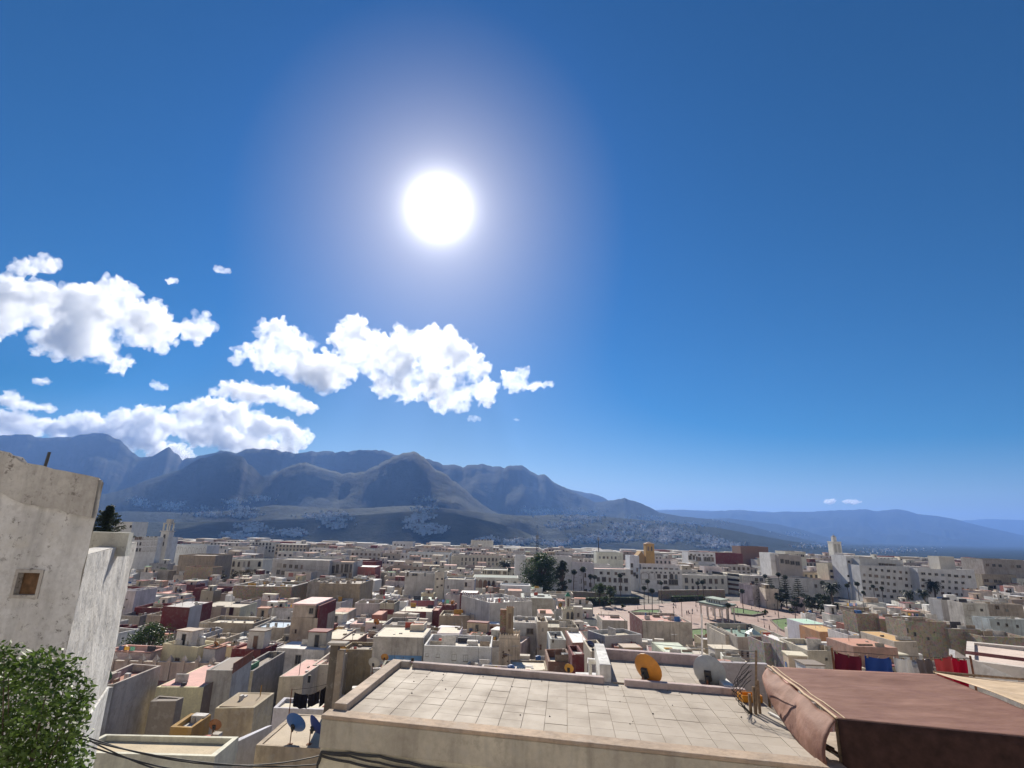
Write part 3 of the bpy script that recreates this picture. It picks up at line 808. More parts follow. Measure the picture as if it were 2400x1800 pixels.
H('arcaded white government building with green tiled eaves', 1108,1352,1215,1356,1376,14,(.68,.66,.58),(.12,.16,.14),'clean',D=245,par=.1,grid=((1368,10,1.5,3.0,ARCH,.03,.97),))
H('white villa with grey dome behind the arcaded building', 1130,1334,1190,1336,1350,14,(.64,.60,.50),(.52,.5,.45),'clean',D=272,grid=((1341,12,.9,1.6,None,.03,.97),))
H('tall plain white tower house left of the big dark tree', 1207,1302,1232,1304,1380,12,(.68,.68,.68),rW,'clean',D=DZ(1220,1388))
HH['white4'] = H('white five storey block half hidden behind trees', 1275,1303,1340,1312,1385,14,(.70,.69,.67),(.6,.42,.36),'clean',D=DZ(1310,1388),grid=((1322,5,1.5,2.2,None,.05,.95),(1345,5,1.5,2.2,None,.05,.95),(1366,5,1.5,2.2,None,.05,.95)))
H('pale pinkish receding block behind the tall palms', 1340,1318,1392,1338,1388,10,(.60,.58,.60),rP,'clean',D=DZ(1366,1390),grid=((1336,4,1.4,2.2,None,.05,.95),(1354,4,1.4,2.2,None,.05,.95),(1372,4,1.4,2.2,None,.05,.95)))
HH['mint'] = H('white corner block with pink roof terrace at the plaza', 1392,1332,1478,1336,1390,16,(.70,.71,.68),(.62,.42,.36),'clean',D=DZ(1435,1392),grid=((1342,4,1.6,1.4,None,.1,.9),(1357,6,1.7,2.4,None,.05,.95),(1376,6,1.7,2.4,None,.05,.95)),lm='the plaza corner block')
H('narrow white street building with blue shutters', 1476,1302,1498,1318,1360,12,(.66,.68,.72),rW,'clean',D=DZ(1487,1384),grid=((1322,3,1.5,2.2,None,.05,.95),(1338,3,1.5,2.2,None,.05,.95)),lvl=False)
HH['arc'] = H('white apartment house with round arched balconies on the plaza', 1500,1334,1598,1336,1388,16,(.76,.75,.72),(.55,.45,.4),'clean',D=DZ(1550,1388),rim=(.7,.68,.64),grid=((1341,9,1.0,1.0,None,.03,.97),(1349,2,3.6,3.4,ARCH,.02,.38),(1350,2,2.2,2.2,None,.38,.68),(1350,2,2.4,3.2,ARCH,.70,.92),(1363,2,3.6,2.6,None,.02,.38),(1363,2,2.2,2.2,None,.38,.68),(1363,2,2.4,3.0,None,.70,.92),(1377,2,3.0,2.2,ARCH,.5,.98)),lm='the arched balconies')
H('set back top storey of the arched balcony house', 1502,1322,1594,1326,1337,9,(.66,.64,.62),rP,'clean',D=DZ(1550,1388)+6,grid=((1332,7,2.2,1.8,None,.02,.98),))
HH['ivory'] = H('ivory classical house with tall balcony windows', 1598,1347,1704,1350,1390,16,(.70,.68,.60),(.56,.5,.44),'clean',D=DZ(1650,1390),rim=(.66,.64,.58),grid=((1360,7,1.4,2.8,None,.04,.96),(1378,7,1.4,2.6,None,.04,.96)))
H('pinkish set back storey behind the ivory classical house', 1650,1328,1692,1330,1348,8,(.62,.54,.53),rC,'clean',D=DZ(1650,1390)+18,wins=((1665,1334,3,4),(1656,1333,3,4)))
HH['lit'] = H('cream flats with ribbon balconies on the sunlit left flank', 1740,1348,1792,1350,1388,16,(.60,.56,.52),(.5,.46,.42),'clean',D=DZ(1766,1396),grid=((1357,4,2.0,2.0,None,.02,.98),(1374,3,2.0,2.2,None,.02,.72)))
HH['apt'] = H('long white apartment block with rows of shuttered windows', 2014,1324,2150,1338,1412,16,(.62,.615,.60),(.5,.47,.43),'clean',D=DZ(2082,1412),lvl=False,lm='the long apartment block',grid=((1331,9,1.3,1.3,None,.03,.97),(1346,9,1.5,1.4,None,.03,.97),(1361,9,1.7,1.5,None,.03,.97),(1377,9,1.5,1.4,None,.03,.97),(1391,8,1.7,1.4,None,.03,.97)))
HH['apt2'] = H('grey white right half of the long apartment block', 2150,1332,2284,1342,1408,16,(.60,.60,.60),(.5,.47,.43),'clean',D=DZ(2082,1412)-6,grid=((1343,8,1.7,1.3,None,.04,.97),(1358,8,1.7,1.3,None,.04,.97),(1372,8,1.7,1.3,None,.04,.97),(1386,8,1.7,1.3,None,.04,.97)))
H('sunlit white stepped flank of the long apartment block', 1982,1302,2013,1306,1395,14,(.74,.73,.70),rW,'clean',D=DZ(2082,1412)+10,grid=((1315,3,1.3,1.2,None,.1,.95),(1332,3,1.3,1.2,None,.1,.95),(1349,3,1.3,1.2,None,.1,.95),(1366,3,1.3,1.2,None,.1,.95)))
H('attic floor with a dark loggia on the long apartment block', 2014,1310,2116,1318,1334,10,(.52,.52,.50),(.42,.38,.34),'clean',D=DZ(2082,1412)+3,grid=((1319,9,1.8,1.6,None,.45,1.0),))
H('cream flats with dark bay windows left of the long apartment block', 1940,1322,1982,1330,1392,12,(.66,.60,.46),rC,'clean',D=DZ(1960,1400)+6,grid=((1336,3,2.2,1.5,None,.1,.95),(1350,3,2.2,1.5,None,.1,.95),(1364,3,2.2,1.5,None,.1,.95)))
H('low white terrace building with dark red roof edge by the pines', 1900,1358,1985,1366,1385,12,(.58,.56,.52),rM,'clean',D=DZ(1940,1398),grid=((1372,5,2.0,2.0,None,.05,.95),))
H('long low white building behind the row of pines', 1800,1352,1905,1362,1392,12,(.60,.58,.54),(.38,.28,.25),'clean',D=DZ(1850,1398),grid=((1372,4,2.0,2.4,None,.05,.95),))
H('white blank stepped gable building facing the sun', 1804,1296,1824,1298,1335,14,(.80,.78,.74),rW,'clean',D=330)
H('tan office block beside the white stepped gable', 1824,1300,1878,1308,1332,14,(.46,.41,.36),rD,'clean',D=326,grid=((1314,4,2.8,2.4,None,.05,.95),))
H('white civic building with a blue shuttered loggia', 1612,1294,1676,1296,1320,14,(.70,.70,.70),rT,'clean',D=400,grid=((1300,6,1.2,1.2,None,.05,.95),(1309,10,1.2,3.0,None,.3,.95),(1306,2,1.8,3.2,None,.02,.28)))
H('dark red long roof house behind the white civic building', 1676,1296,1740,1300,1312,14,cRD,rM,'clean',D=420)
H('brown villa with hipped roof in the right distance', 1735,1280,1800,1284,1300,18,(.22,.13,.10),rM,'clean',D=470)
H('cream school with red hipped roof in the right distance', 1840,1292,1888,1296,1308,16,(.64,.62,.52),rM,'clean',D=420,grid=((1299,9,1.2,1.6,None,.05,.95),))
H('brown stained flats at the right edge', 2300,1345,2382,1350,1392,14,(.40,.34,.25),(.3,.2,.15),'worn',D=DZ(2340,1405),grid=((1360,4,2.2,1.8,None,.08,.6),(1374,4,2.2,1.8,None,.08,.6)))
H('bright ivory flats cut by the right edge', 2382,1355,2440,1362,1398,14,(.74,.72,.60),rC,'clean',D=DZ(2400,1408),grid=((1366,4,1.8,1.6,None,.05,.9),(1381,4,1.8,1.6,None,.05,.9)))
H('grey terraced flats far right against the valley', 2302,1310,2400,1316,1340,16,(.40,.36,.32),rD,'worn',D=330,grid=((1323,6,2.2,1.8,None,.05,.95),))
H('pale stair head box on the long apartment roof', 2200,1304,2236,1310,1334,8,(.56,.53,.47),rW,'clean',D=DZ(2082,1412)+2)
H('white hotel block on the skyline with four storeys', 1104,1266,1156,1262,1284,18,(.70,.68,.60),rW,'clean',D=560,grid=((1268,7,1.6,1.5,None,.05,.95),(1274,7,1.6,1.5,None,.05,.95)))
H('white low skyline house left of the middle', 920,1269,968,1272,1284,14,(.68,.67,.66),rW,'clean',D=540,grid=((1276,6,1.4,1.6,None,.05,.95),))
H('dark brown skyline house left of the white skyline house', 742,1274,776,1274,1288,14,(.12,.035,.035),rM,'clean',D=520)
H('ornate white terrace building with a pale green upper floor', 955,1294,1055,1296,1322,14,(.66,.67,.66),(.6,.6,.52),'clean',D=390,grid=((1302,10,1.5,1.6,ARCH,.03,.97),(1312,10,1.3,2.4,None,.03,.97)))
H('long cream terrace building with dark shutters', 1058,1302,1180,1304,1326,14,(.60,.55,.45),(.52,.46,.4),'clean',D=385,grid=((1310,13,1.2,2.4,None,.02,.98),(1320,13,1.2,2.0,None,.02,.98)))
H('cream long building with black eave and small windows', 1398,1294,1460,1296,1312,14,(.66,.66,.56),(.2,.2,.17),'clean',D=400,grid=((1306,6,1.4,1.8,None,.05,.95),))
# far left
HH['q4'] = H('white four storey corner building at far left', 313,1258,372,1256,1318,18,(.68,.68,.67),rW,'clean',D=300,grid=((1262,6,1.4,1.6,None,.05,.95),(1275,6,1.4,1.8,None,.05,.95),(1289,6,1.4,1.8,None,.05,.95)),lm='the four storey building')
H('crenellated white house behind the tall conifer', 268,1222,312,1220,1262,14,(.70,.68,.62),rW,'clean',D=320,wins=((306,1234,5,6),))
H('white arcaded row right of the far left clock tower', 400,1276,486,1278,1300,14,(.66,.66,.64),(.55,.58,.54),'clean',D=330,grid=((1289,9,1.5,3.0,ARCH,.03,.97),))
# ------------------------------------------------------------------ towers and other landmarks of the town
def merlon_mesh(w, t_, h):
    b_ = MB()
    b_.poly([(-w/2, 0, 0), (w/2, 0, 0), (w/2, 0, h*.35), (0, 0, h), (-w/2, 0, h*.35)])
    b_.poly([(-w/2, t_, 0), (-w/2, t_, h*.35), (0, t_, h), (w/2, t_, h*.35), (w/2, t_, 0)])
    f = [(-w/2, 0), (w/2, 0), (w/2, h*.35), (0, h), (-w/2, h*.35)]
    for k in range(5):
        a, c = f[k], f[(k+1) % 5]
        b_.quad((a[0], 0, a[1]), (a[0], t_, a[1]), (c[0], t_, c[1]), (c[0], 0, c[1]))
    return b_.mesh('merlon', (M['plaster'],))
def merlons_on(root, w, d, z, n, mw, mh, col, sides='fblr'):
    me = merlon_mesh(mw, .22, mh)
    for s_ in sides:
        L = w if s_ in 'fb' else d
        nn = max(2, int(round(n*L/w)))
        for k in range(nn):
            o = new_obj('merlon', me, None, root, col)
            p = (k+.5)/nn*L
            if s_ == 'f': o.location = (p, .01, z)
            elif s_ == 'b': o.location = (p, d-.23, z)
            elif s_ == 'l': o.location = (.23, p, z); o.rotation_euler = (0, 0, math.pi/2)
            else: o.location = (w-.01, p, z); o.rotation_euler = (0, 0, math.pi/2)
def towerbox(root, name, x0, x1, y0, y1, z0, z1, col, mat='plaster'):
    b_ = MB(); b_.box(x0, x1, y0, y1, z0, z1)
    return b_.build(name, M[mat], root, color=col)
def minaret_main():
    D = 92
    a = at_d(1170, 1492, D); c = at_d(1219, 1493, D)
    w = c.x-a.x; gz = ground(D); h = a.z-gz
    root = empty('minaret', (a.x, D, gz), R(-2))
    tag(root, 'tan square minaret with pointed battlements and brick lantern in the old town', 'minaret')
    col = (.76, .64, .49)
    towerbox(root, 'shaft', 0, w, 0, w, -5, h, col, 'worn')
    towerbox(root, 'string_course', -.05, w+.05, -.05, w+.05, h-.35, h-.20, (.55, .46, .36))
    # patches where the render has fallen
    for (px, py, r_) in ((1184, 1535, .38), (1180, 1528, .2), (1193, 1524, .16), (1190, 1550, .14), (1178, 1541, .15)):
        p = at_d(px, py, D); b_ = MB()
        n = 11; ptsp = [(p.x-a.x+r_*random.uniform(.6, 1.25)*math.cos(2*math.pi*k/n), -.02, p.z-gz+r_*random.uniform(.6, 1.25)*math.sin(2*math.pi*k/n)) for k in range(n)]
        b_.poly(ptsp); b_.poly([(q[0]*1, .02, q[2]) for q in ptsp])
        for k in range(n):
            q1, q2 = ptsp[k], ptsp[(k+1) % n]
            b_.quad(q1, q2, (q2[0], .02, q2[2]), (q1[0], .02, q1[2]))
        b_.build('fallen_render_patch', M['worn'], root, color=(.20, .13, .08))
    merlons_on(root, w, w, h+.002, 8, w/8*.9, .5, col)
    top = at_d(1194, 1424, D).z-gz
    x0 = at_d(1186, 1450, D).x-a.x; x1 = at_d(1203, 1450, D).x-a.x
    lw = x1-x0
    towerbox(root, 'lantern', x0, x1, w/2-lw/2, w/2+lw/2, h-.1, top-.35, (.40, .31, .20), 'worn')
    towerbox(root, 'lantern_recess', x0+lw*.3, x1-lw*.3, w/2-lw/2-.02, w/2, h+1.0, top-1.0, (.20, .12, .07), 'worn')
    towerbox(root, 'lantern_cap', x0-.06, x1+.06, w/2-lw/2-.06, w/2+lw/2+.06, top-.35, top-.15, (.42, .33, .22))
    me = merlon_mesh(lw/4*.9, .15, .32)
    for k in range(4):
        o = new_obj('lantern_merlon', me, None, root, (.36, .2, .12)); o.location = (x0+lw*(k+.5)/4, w/2-lw/2, top-.15)
    xb = at_d(1171, 1450, D).x-a.x; zb = at_d(1180, 1432, D).z-gz
    towerbox(root, 'brick_stair_turret', xb, x0-.02, w/2-.3, w/2+1.1, h-.1, zb, (.25, .13, .08), 'stone')
    FOOT.append(foot(root.location, 0, w, w, .8))
    LANDMARKS.append(('the battlemented minaret', 1194, 1520))
minaret_main()
def lantern_minaret():
    D = 148
    a = at_d(1319, 1431, D); c = at_d(1346, 1432, D); w = c.x-a.x; gz = ground(D); h = a.z-gz
    root = empty('minaret', (a.x, D, gz))
    tag(root, 'small cream minaret with twin arches and a slim green capped lantern', 'minaret')
    towerbox(root, 'shaft', 0, w, 0, w, -3, h, (.62, .57, .46))
    towerbox(root, 'cornice', -.15, w+.15, -.15, w+.15, h+.002, h+.35, (.60, .56, .44))
    for px in (1331, 1341):
        p = at_d(px, 1451, D); add_win(root, p.x-a.x, p.z-gz, .9, 1.7, ARCH)
    merlons_on(root, w, w, h+.352, 7, w/7*.8, .4, (.6, .56, .44))
    x0 = at_d(1327, 1410, D).x-a.x; x1 = at_d(1338, 1410, D).x-a.x; t_ = at_d(1332, 1399, D).z-gz
    lw = x1-x0
    lan = towerbox(root, 'lantern', x0, x1, w/2-lw/2, w/2+lw/2, h+.3, t_, (.64, .62, .52))
    o = add_win(root, (x0+x1)/2, h+.9, lw*.45, t_-h-1.3); o.location.y = w/2-lw/2
    b_ = MB(); cx, cy = (x0+x1)/2, w/2; k_ = lw*.62
    base = [(cx-k_, cy-k_, t_+.01), (cx+k_, cy-k_, t_+.01), (cx+k_, cy+k_, t_+.01), (cx-k_, cy+k_, t_+.01)]
    for k in range(4): b_.poly([base[k], base[(k+1) % 4], (cx, cy, t_+1.1)])
    b_.poly(base[::-1]); b_.build('green_cap', M['paint'], root, color=(.06, .22, .13))
    f_ = MB(); f_.tube([(cx, cy, t_+1), (cx, cy, t_+1.9)], .05, 6); f_.build('finial', M['metal'], root)
    towerbox(root, 'side_room', w+.005, w+2.3, .6, w, -3, h+.9, (.62, .58, .52))
    add_win(root, w+1.1, h-1.6, .6, 1.1).location.y = .6
    FOOT.append(foot(root.location, 0, w+2.4, w, .3))
    LANDMARKS.append(('the small lantern minaret', 1332, 1430))
lantern_minaret()
def far_minaret():
    D = 640
    a = at_d(1951, 1271, D); c = at_d(1971, 1271, D); w = c.x-a.x; gz = 0; h = a.z
    root = empty('minaret', (a.x, D, gz)); tag(root, 'tall white square minaret with lantern on the right skyline', 'minaret')
    towerbox(root, 'shaft', 0, w, 0, w, -6, h, (.66, .63, .54), 'clean')
    for k in range(2):
        towerbox(root, 'lattice_panel', w*(.14+k*.44), w*(.42+k*.44), -.12, 0, h*.30, h*.93, (.40, .38, .30), 'clean')
    towerbox(root, 'balcony', -.3, w+.3, -.3, w+.3, h+.002, h+.9, (.68, .66, .58), 'clean')
    t_ = at_d(1961, 1258, D).z; lw = w*.4
    towerbox(root, 'lantern', w/2-lw/2, w/2+lw/2, w/2-lw/2, w/2+lw/2, h+.9, t_, (.62, .6, .55), 'clean')
    b_ = MB(); b_.tube([(w/2, w/2, t_), (w/2, w/2, t_+1.2), (w/2, w/2, t_+1.8), (w/2, w/2, t_+4)], [lw*.5, lw*.4, .25, .1], 10); b_.build('cupola', M['clean'], root, color=(.3, .32, .33))
    LANDMARKS.append(('the white skyline minaret', 1961, 1285))
far_minaret()
def church_tower():
    D = 420
    a = at_d(1513, 1276, D); c = at_d(1533, 1277, D); w = c.x-a.x; h = a.z
    root = empty('church_tower', (a.x, D, 0)); tag(root, 'golden ochre church belfry tower rising over the roofs', 'tower')
    oc = (.48, .29, .09)
    towerbox(root, 'shaft', 0, w, 0, w, -3, h, oc, 'clean')
    towerbox(root, 'cornice', -.3, w+.3, -.3, w+.3, h+.002, h+.5, (.45, .27, .1), 'clean')
    rb = MB(); bs = [(-.2, -.2, h+.5), (w+.2, -.2, h+.5), (w+.2, w+.2, h+.5), (-.2, w+.2, h+.5)]
    for k in range(4): rb.poly([bs[k], bs[(k+1) % 4], (w/2, w/2, h+2.0)])
    rb.poly(bs[::-1]); rb.build('roof', M['roof'], root, color=(.28, .16, .09))
    for k in range(2): add_win(root, w*(.3+.4*k), h-4.5, 1.4, 3.2, ARCH)
    na = MB(); na.box(-6, -.02, 2, 14, -3, h*.62); na.poly([(-6.2, 1.8, h*.62), (0, 1.8, h*.62), (-3, 1.8, h*.78)]); na.poly([(-6.2, 14, h*.62), (-3, 14, h*.78), (0, 14, h*.62)])
    na.quad((-6.2, 1.8, h*.62), (-3, 1.8, h*.78), (-3, 14, h*.78), (-6.2, 14, h*.62)); na.quad((-3, 1.8, h*.78), (0, 1.8, h*.62), (0, 14, h*.62), (-3, 14, h*.78))
    na.build('nave', M['clean'], root, color=(.40, .25, .10))
    FOOT.append(foot((a.x-7, D, 0), 0, w+8, 15))
    LANDMARKS.append(('the ochre church tower', 1523, 1295))
church_tower()
def clock_tower():
    D = 305
    a = at_d(378, 1246, D); c = at_d(397, 1246, D); w = c.x-a.x; h = a.z
    root = empty('clock_tower', (a.x, D, 0)); tag(root, 'white stepped corner tower with open lantern at far left', 'tower')
    towerbox(root, 'shaft', 0, w, 0, w, -3, h, (.64, .63, .60), 'clean')
    towerbox(root, 'balcony', -.5, w+.4, -.5, w+.4, h+.002, h+.5, (.5, .48, .45), 'clean')
    t1 = at_d(390, 1228, D).z
    for (x, y) in ((.3, .3), (w-.8, .3), (.3, w-.8), (w-.8, w-.8)):
        towerbox(root, 'lantern_pier', x, x+.6, y, y+.6, h+.5, t1, (.60, .58, .5), 'clean')
    towerbox(root, 'lantern_roof', .1, w-.1, .1, w-.1, t1+.002, t1+.6, (.55, .52, .46), 'clean')
    towerbox(root, 'top_room', w*.25, w*.85, w*.25, w*.8, t1+.6, t1+2.6, (.58, .55, .48), 'clean')
    for k in range(2):
        p = at_d(388, 1262+k*18, D); add_win(root, w*.5, p.z, 1.2, 2.2)
    FOOT.append(foot(root.location, 0, w, w, .5))
    LANDMARKS.append(('the stepped corner tower', 388, 1262))
clock_tower()
# parapet ornaments
merlons_on(HH['cren'].root, HH['cren'].w, HH['cren'].d, HH['cren'].h+.002, 12, .75, .9, (.66, .63, .60), 'fr')
# green courtyard roof: glass pyramid
def pyramid():
    hs = HH['green']; w = hs.w; h = hs.h-1.1
    x0, y0, s_ = w*.52, 6.0, 2.2
    b_ = MB(); b_.box(x0, x0+s_, y0, y0+s_, h, h+.5); b_.build('skylight_curb', M['clean'], hs.root, color=(.7, .72, .7))
    g_ = MB(); bs = [(x0-.1, y0-.1, h+.502), (x0+s_+.1, y0-.1, h+.502), (x0+s_+.1, y0+s_+.1, h+.502), (x0-.1, y0+s_+.1, h+.502)]
    for k in range(4): g_.poly([bs[k], bs[(k+1) % 4], (x0+s_/2, y0+s_/2, h+1.5)])
    g_.build('skylight_pyramid', M['paint'], hs.root, color=(.40, .48, .45))
pyramid()
# sunlit balcony flank of the cream flats
def flank():
    D0 = DZ(1766, 1396)
    p0 = at_d(1740, 1348, D0); z = p0.z
    p1 = Vector((p0.x-15, D0+34, z)); gz = ground(D0)
    root = empty('apartment_house', (p0.x-.3, D0-.2, gz)); tag(root, 'sunlit cream flank of flats with stacked balconies', 'house')
    ux, uy = (p1-p0).x, (p1-p0).y; L = math.hypot(ux, uy); ux /= L; uy /= L
    nx, ny = -uy, ux        # towards the left/front
    if nx > 0: nx, ny = -nx, -ny
    h = z-gz
    b_ = MB(); b_.prism([(0, 0), (ux*L, uy*L), (ux*L-nx*6, uy*L-ny*6), (-nx*6, -ny*6)], -3, h); b_.build('wall', M['clean'], root, color=(.70, .64, .52))
    for fl in range(4):
        for k in range(3):
            s0 = L*(.04+k*.32); s1 = s0+L*.26; zz = h*(.08+fl*.235)
            c_ = MB(); c_.prism([(ux*s0, uy*s0), (ux*s1, uy*s1), (ux*s1+nx*1.3, uy*s1+ny*1.3), (ux*s0+nx*1.3, uy*s0+ny*1.3)], zz, zz+1.15)
            c_.build('balcony', M['clean'], root, color=(.74, .69, .58))
            d_ = MB(); d_.prism([(ux*(s0+.6), uy*(s0+.6)), (ux*(s1-.6), uy*(s1-.6)), (ux*(s1-.6)+nx*.03, uy*(s1-.6)+ny*.03), (ux*(s0+.6)+nx*.03, uy*(s0+.6)+ny*.03)], zz+1.16, zz+2.6)
            d_.build('balcony_glazing', M['pane'], root)
    FOOT.append(foot((p0.x-16, D0, 0), 0, 16, 34))
flank()
# wall with pinnacled posts at left
def pinnacle_wall():
    D = 88
    a = at_d(250, 1551, D); c = at_d(548, 1557, D); gz = ground(D); z = (a.z+c.z)/2; L = c.x-a.x
    root = empty('pinnacled_wall', (a.x, D, gz)); tag(root, 'pinkish terrace wall with a row of pointed posts at left', 'wall')
    towerbox(root, 'wall', 0, L, .1, .4, -4, z-gz, (.56, .46, .40))
    towerbox(root, 'coping', -.05, L+.05, 0, .5, z-gz+.002, z-gz+.14, (.64, .56, .47))
    b_ = MB(); b_.box(-.28, .28, -.12, .6, -4, z-gz+.35)
    z0 = z-gz+.35
    for k, (q0, q1) in enumerate((((-.34, -.18), (.34, -.18)), ((.34, -.18), (.34, .66)), ((.34, .66), (-.34, .66)), ((-.34, .66), (-.34, -.18)))):
        b_.poly([(*q0, z0), (*q1, z0), (0, .24, z0+.75)])
    me = b_.mesh('pinnacled_post', (M['plaster'],))
    n = 9
    for k in range(n):
        o = new_obj('pinnacled_post', me, None, root, (.60, .51, .43)); o.location = (L*(k+.4)/n, 0, 0)
    fl = MB(); fl.box(0, L, -9, .1, z-gz-2.6, z-gz-2.4); fl.build('terrace_floor', M['roof'], root, color=(.45, .20, .14))
    FOOT.append(foot((a.x, D-9, 0), 0, L, 9.6))
pinnacle_wall()
# concrete post left of the tiled terrace
def post():
    D = 40
    a = at_d(772, 1662, D); t_ = at_d(796, 1512, D)
    root = empty('concrete_post', (a.x, D, a.z-1)); tag(root, 'weathered two part concrete post standing left of the tiled terrace', 'post')
    h = t_.z-a.z+1; lean = (t_.x-a.x)*.25
    for nm, x0, x1, y0, hh, col in (('dark_post', -.42, .12, 0, h, (.10, .085, .07)), ('light_post', .125, .56, -.12, h-.3, (.34, .28, .22))):
        b_ = MB(); b_.box(x0, x1, y0, y0+.5, -6, hh)
        for i, v in enumerate(b_.v):
            if v[2] > 0: b_.v[i] = (v[0]+lean, v[1], v[2])
        b_.build(nm, M['worn'], root, color=col)
    b_ = MB(); b_.box(-.6+lean, .7+lean, -.2, .6, h+.002, h+.16); b_.build('cap', M['worn'], root, color=(.42, .38, .33))
post()

# ------------------------------------------------------------------ near foreground: the tiled terrace
ZR = 27.8
pA = at_z(815, 1668, ZR); pB = at_z(1945, 1783, ZR); pD = at_z(940, 1564, ZR)
U = pB-pA; Vv = pD-pA
LU, LV = U.length, Vv.length
Uh, Vh = U/LU, Vv/LV
def tp(a, b_, z=0): return pA+Uh*a+Vh*b_+Vector((0, 0, z))
terrace = empty('terrace_house', pA); tag(terrace, 'near house with pale tiled roof terrace and low parapets', 'house')
def pbox(name, a0, a1, b0, b1, z0, z1, mat, parent=terrace, color=None, taper=0):
    mb = MB()
    pts = [tp(a0, b0)-pA, tp(a1, b0)-pA, tp(a1, b1)-pA, tp(a0, b1)-pA]
    mb.prism([(p.x, p.y) for p in pts], z0, z1)
    o = mb.build(name, mat, parent, color=color)
    bv = o.modifiers.new('soft_edges', 'BEVEL'); bv.width = .02; bv.segments = 2
    return o
M['near_render'] = plaster('near_dirty_render', .8, sc=1.6)
pbox('wall', -.42, LU+.1, -.42, LV+.35, -13, -.05, M['near_render'], color=(.70, .64, .49))
pbox('front_upper_band', -.45, LU+.12, -.455, -.30, -.62, -.052, M['near_render'], color=(.58, .52, .41))
pbox('front_kerb', -.46, LU+.14, -.47, -.02, -.048, .035, M['near_render'], color=(.52, .39, .28))
pbox('left_parapet', -.36, -.03, -.018, LV+.26, -.048, .16, M['near_render'], color=(.56, .44, .34))
pbox('far_parapet', .35, LU*.605, LV+.02, LV+.24, -.048, .16, M['near_render'], color=(.58, .47, .44))
pbox('far_parapet_end', -.028, .25, LV+.02, LV+.24, -.048, .17, M['near_render'], color=(.60, .52, .46))
pbox('right_parapet_stub', LU*.66, LU*.975, LV-.06, LV+.14, -.048, .16, M['near_render'], color=(.54, .43, .40))
pbox('grout_bed', -.03, LU+.05, -.02, LV+.02, -.05, -.012, M['near_render'], color=(.30, .25, .19))
def tilemat():
    m, t, b = mat_new('pale_terrace_tile')
    g = N(t, 'ShaderNodeNewGeometry').outputs['Position']
    oi = N(t, 'ShaderNodeObjectInfo')
    n1 = tex(t, 'noise', g, 1.1, 6, .65); n2 = tex(t, 'noise', g, 22, 4, .6)
    c = mixc(t, oi.outputs['Random'], (.35, .30, .242), (.40, .345, .283))
    c = mixc(t, ramp(t, n1, [(.45, (0, 0, 0)), (.75, (.55,)*3)]), c, (.21, .175, .14))
    c = mixc(t, ramp(t, n2, [(.58, (0, 0, 0)), (.74, (.35,)*3)]), c, (.30, .25, .2))
    t.links.new(c, b.inputs['Base Color'])
    t.links.new(ramp(t, n1, [(.3, (.72,)*3), (.7, (.9,)*3)]), b.inputs['Roughness'])
    b.inputs['Specular IOR Level'].default_value = .3
    bump(t, b, n2, .15, .01)
    return m
M['tile'] = tilemat()
def tile_mesh(u, v, th=.03, gap=.006):
    b_ = MB()
    q = [Uh*gap+Vh*gap, Uh*(u-gap)+Vh*gap, Uh*(u-gap)+Vh*(v-gap), Uh*gap+Vh*(v-gap)]
    b_.prism([(p.x, p.y) for p in q], -th, 0)
    return b_.mesh('tile', (M['tile'],))
floor = empty('floor', (0, 0, 0)); floor.parent = terrace
nu, nv = 20, 8
tm = tile_mesh(LU/nu, LV/nv)
for i in range(nu):
    for j in range(nv):
        o = new_obj('tile', tm, None, floor)
        p = Uh*(LU*i/nu)+Vh*(LV*j/nv)
        o.location = (p.x, p.y, random.uniform(0, .006))
        o.rotation_euler = (random.gauss(0, .0025), random.gauss(0, .0025), 0)
# annex roof behind the gap in the parapet
a0 = at_z(1436, 1600, ZR)-pA; a1 = at_z(1700, 1612, ZR)-pA; a2 = at_z(1425, 1545, ZR)-pA; a3 = at_z(1622, 1552, ZR)-pA
def ab(v):   # solve v = a U + b V
    det = Uh.x*Vh.y-Uh.y*Vh.x
    return ((v.x*Vh.y-v.y*Vh.x)/det, (Uh.x*v.y-Uh.y*v.x)/det)
aa0, bb0 = ab(a0); aa1, _ = ab(a1); _, bb2 = ab(a2); aa3, _ = ab(a3)
A0, A1, B0, B1 = aa0, aa1-.1, LV+.32, bb2
pbox('annex_wall', A0-.3, A1+.3, LV+.355, B1+.3, -12, -.05, M['near_render'], color=(.58, .55, .50))
nu2, nv2 = max(3, int((A1-A0)/.52)), max(3, int((B1-B0)/.54))
tm2 = tile_mesh((A1-A0)/nu2, (B1-B0)/nv2)
for i in range(nu2):
    for j in range(nv2):
        o = new_obj('tile', tm2, None, floor)
        p = Uh*(A0+(A1-A0)*i/nu2)+Vh*(B0+(B1-B0)*j/nv2)
        o.location = (p.x, p.y, random.uniform(-.004, .003))
pbox('annex_left_wall', A0-.35, A0-.02, B0+.1, B1+.3, -.048, .42, M['near_render'], color=(.72, .71, .68))
pbox('annex_far_parapet', A0-.018, A1+.1, B1+.02, B1+.28, -.048, .30, M['near_render'], color=(.50, .40, .40))
pbox('annex_right_parapet', A1+.02, A1+.30, B0+.1, B1+.018, -.048, .12, M['near_render'], color=(.74, .72, .66))
FOOT.append([(p.x, p.y) for p in (tp(-.5, -.5), tp(LU+.5, -.5), tp(LU+.5, LV+4.5), tp(-.5, LV+.4))])
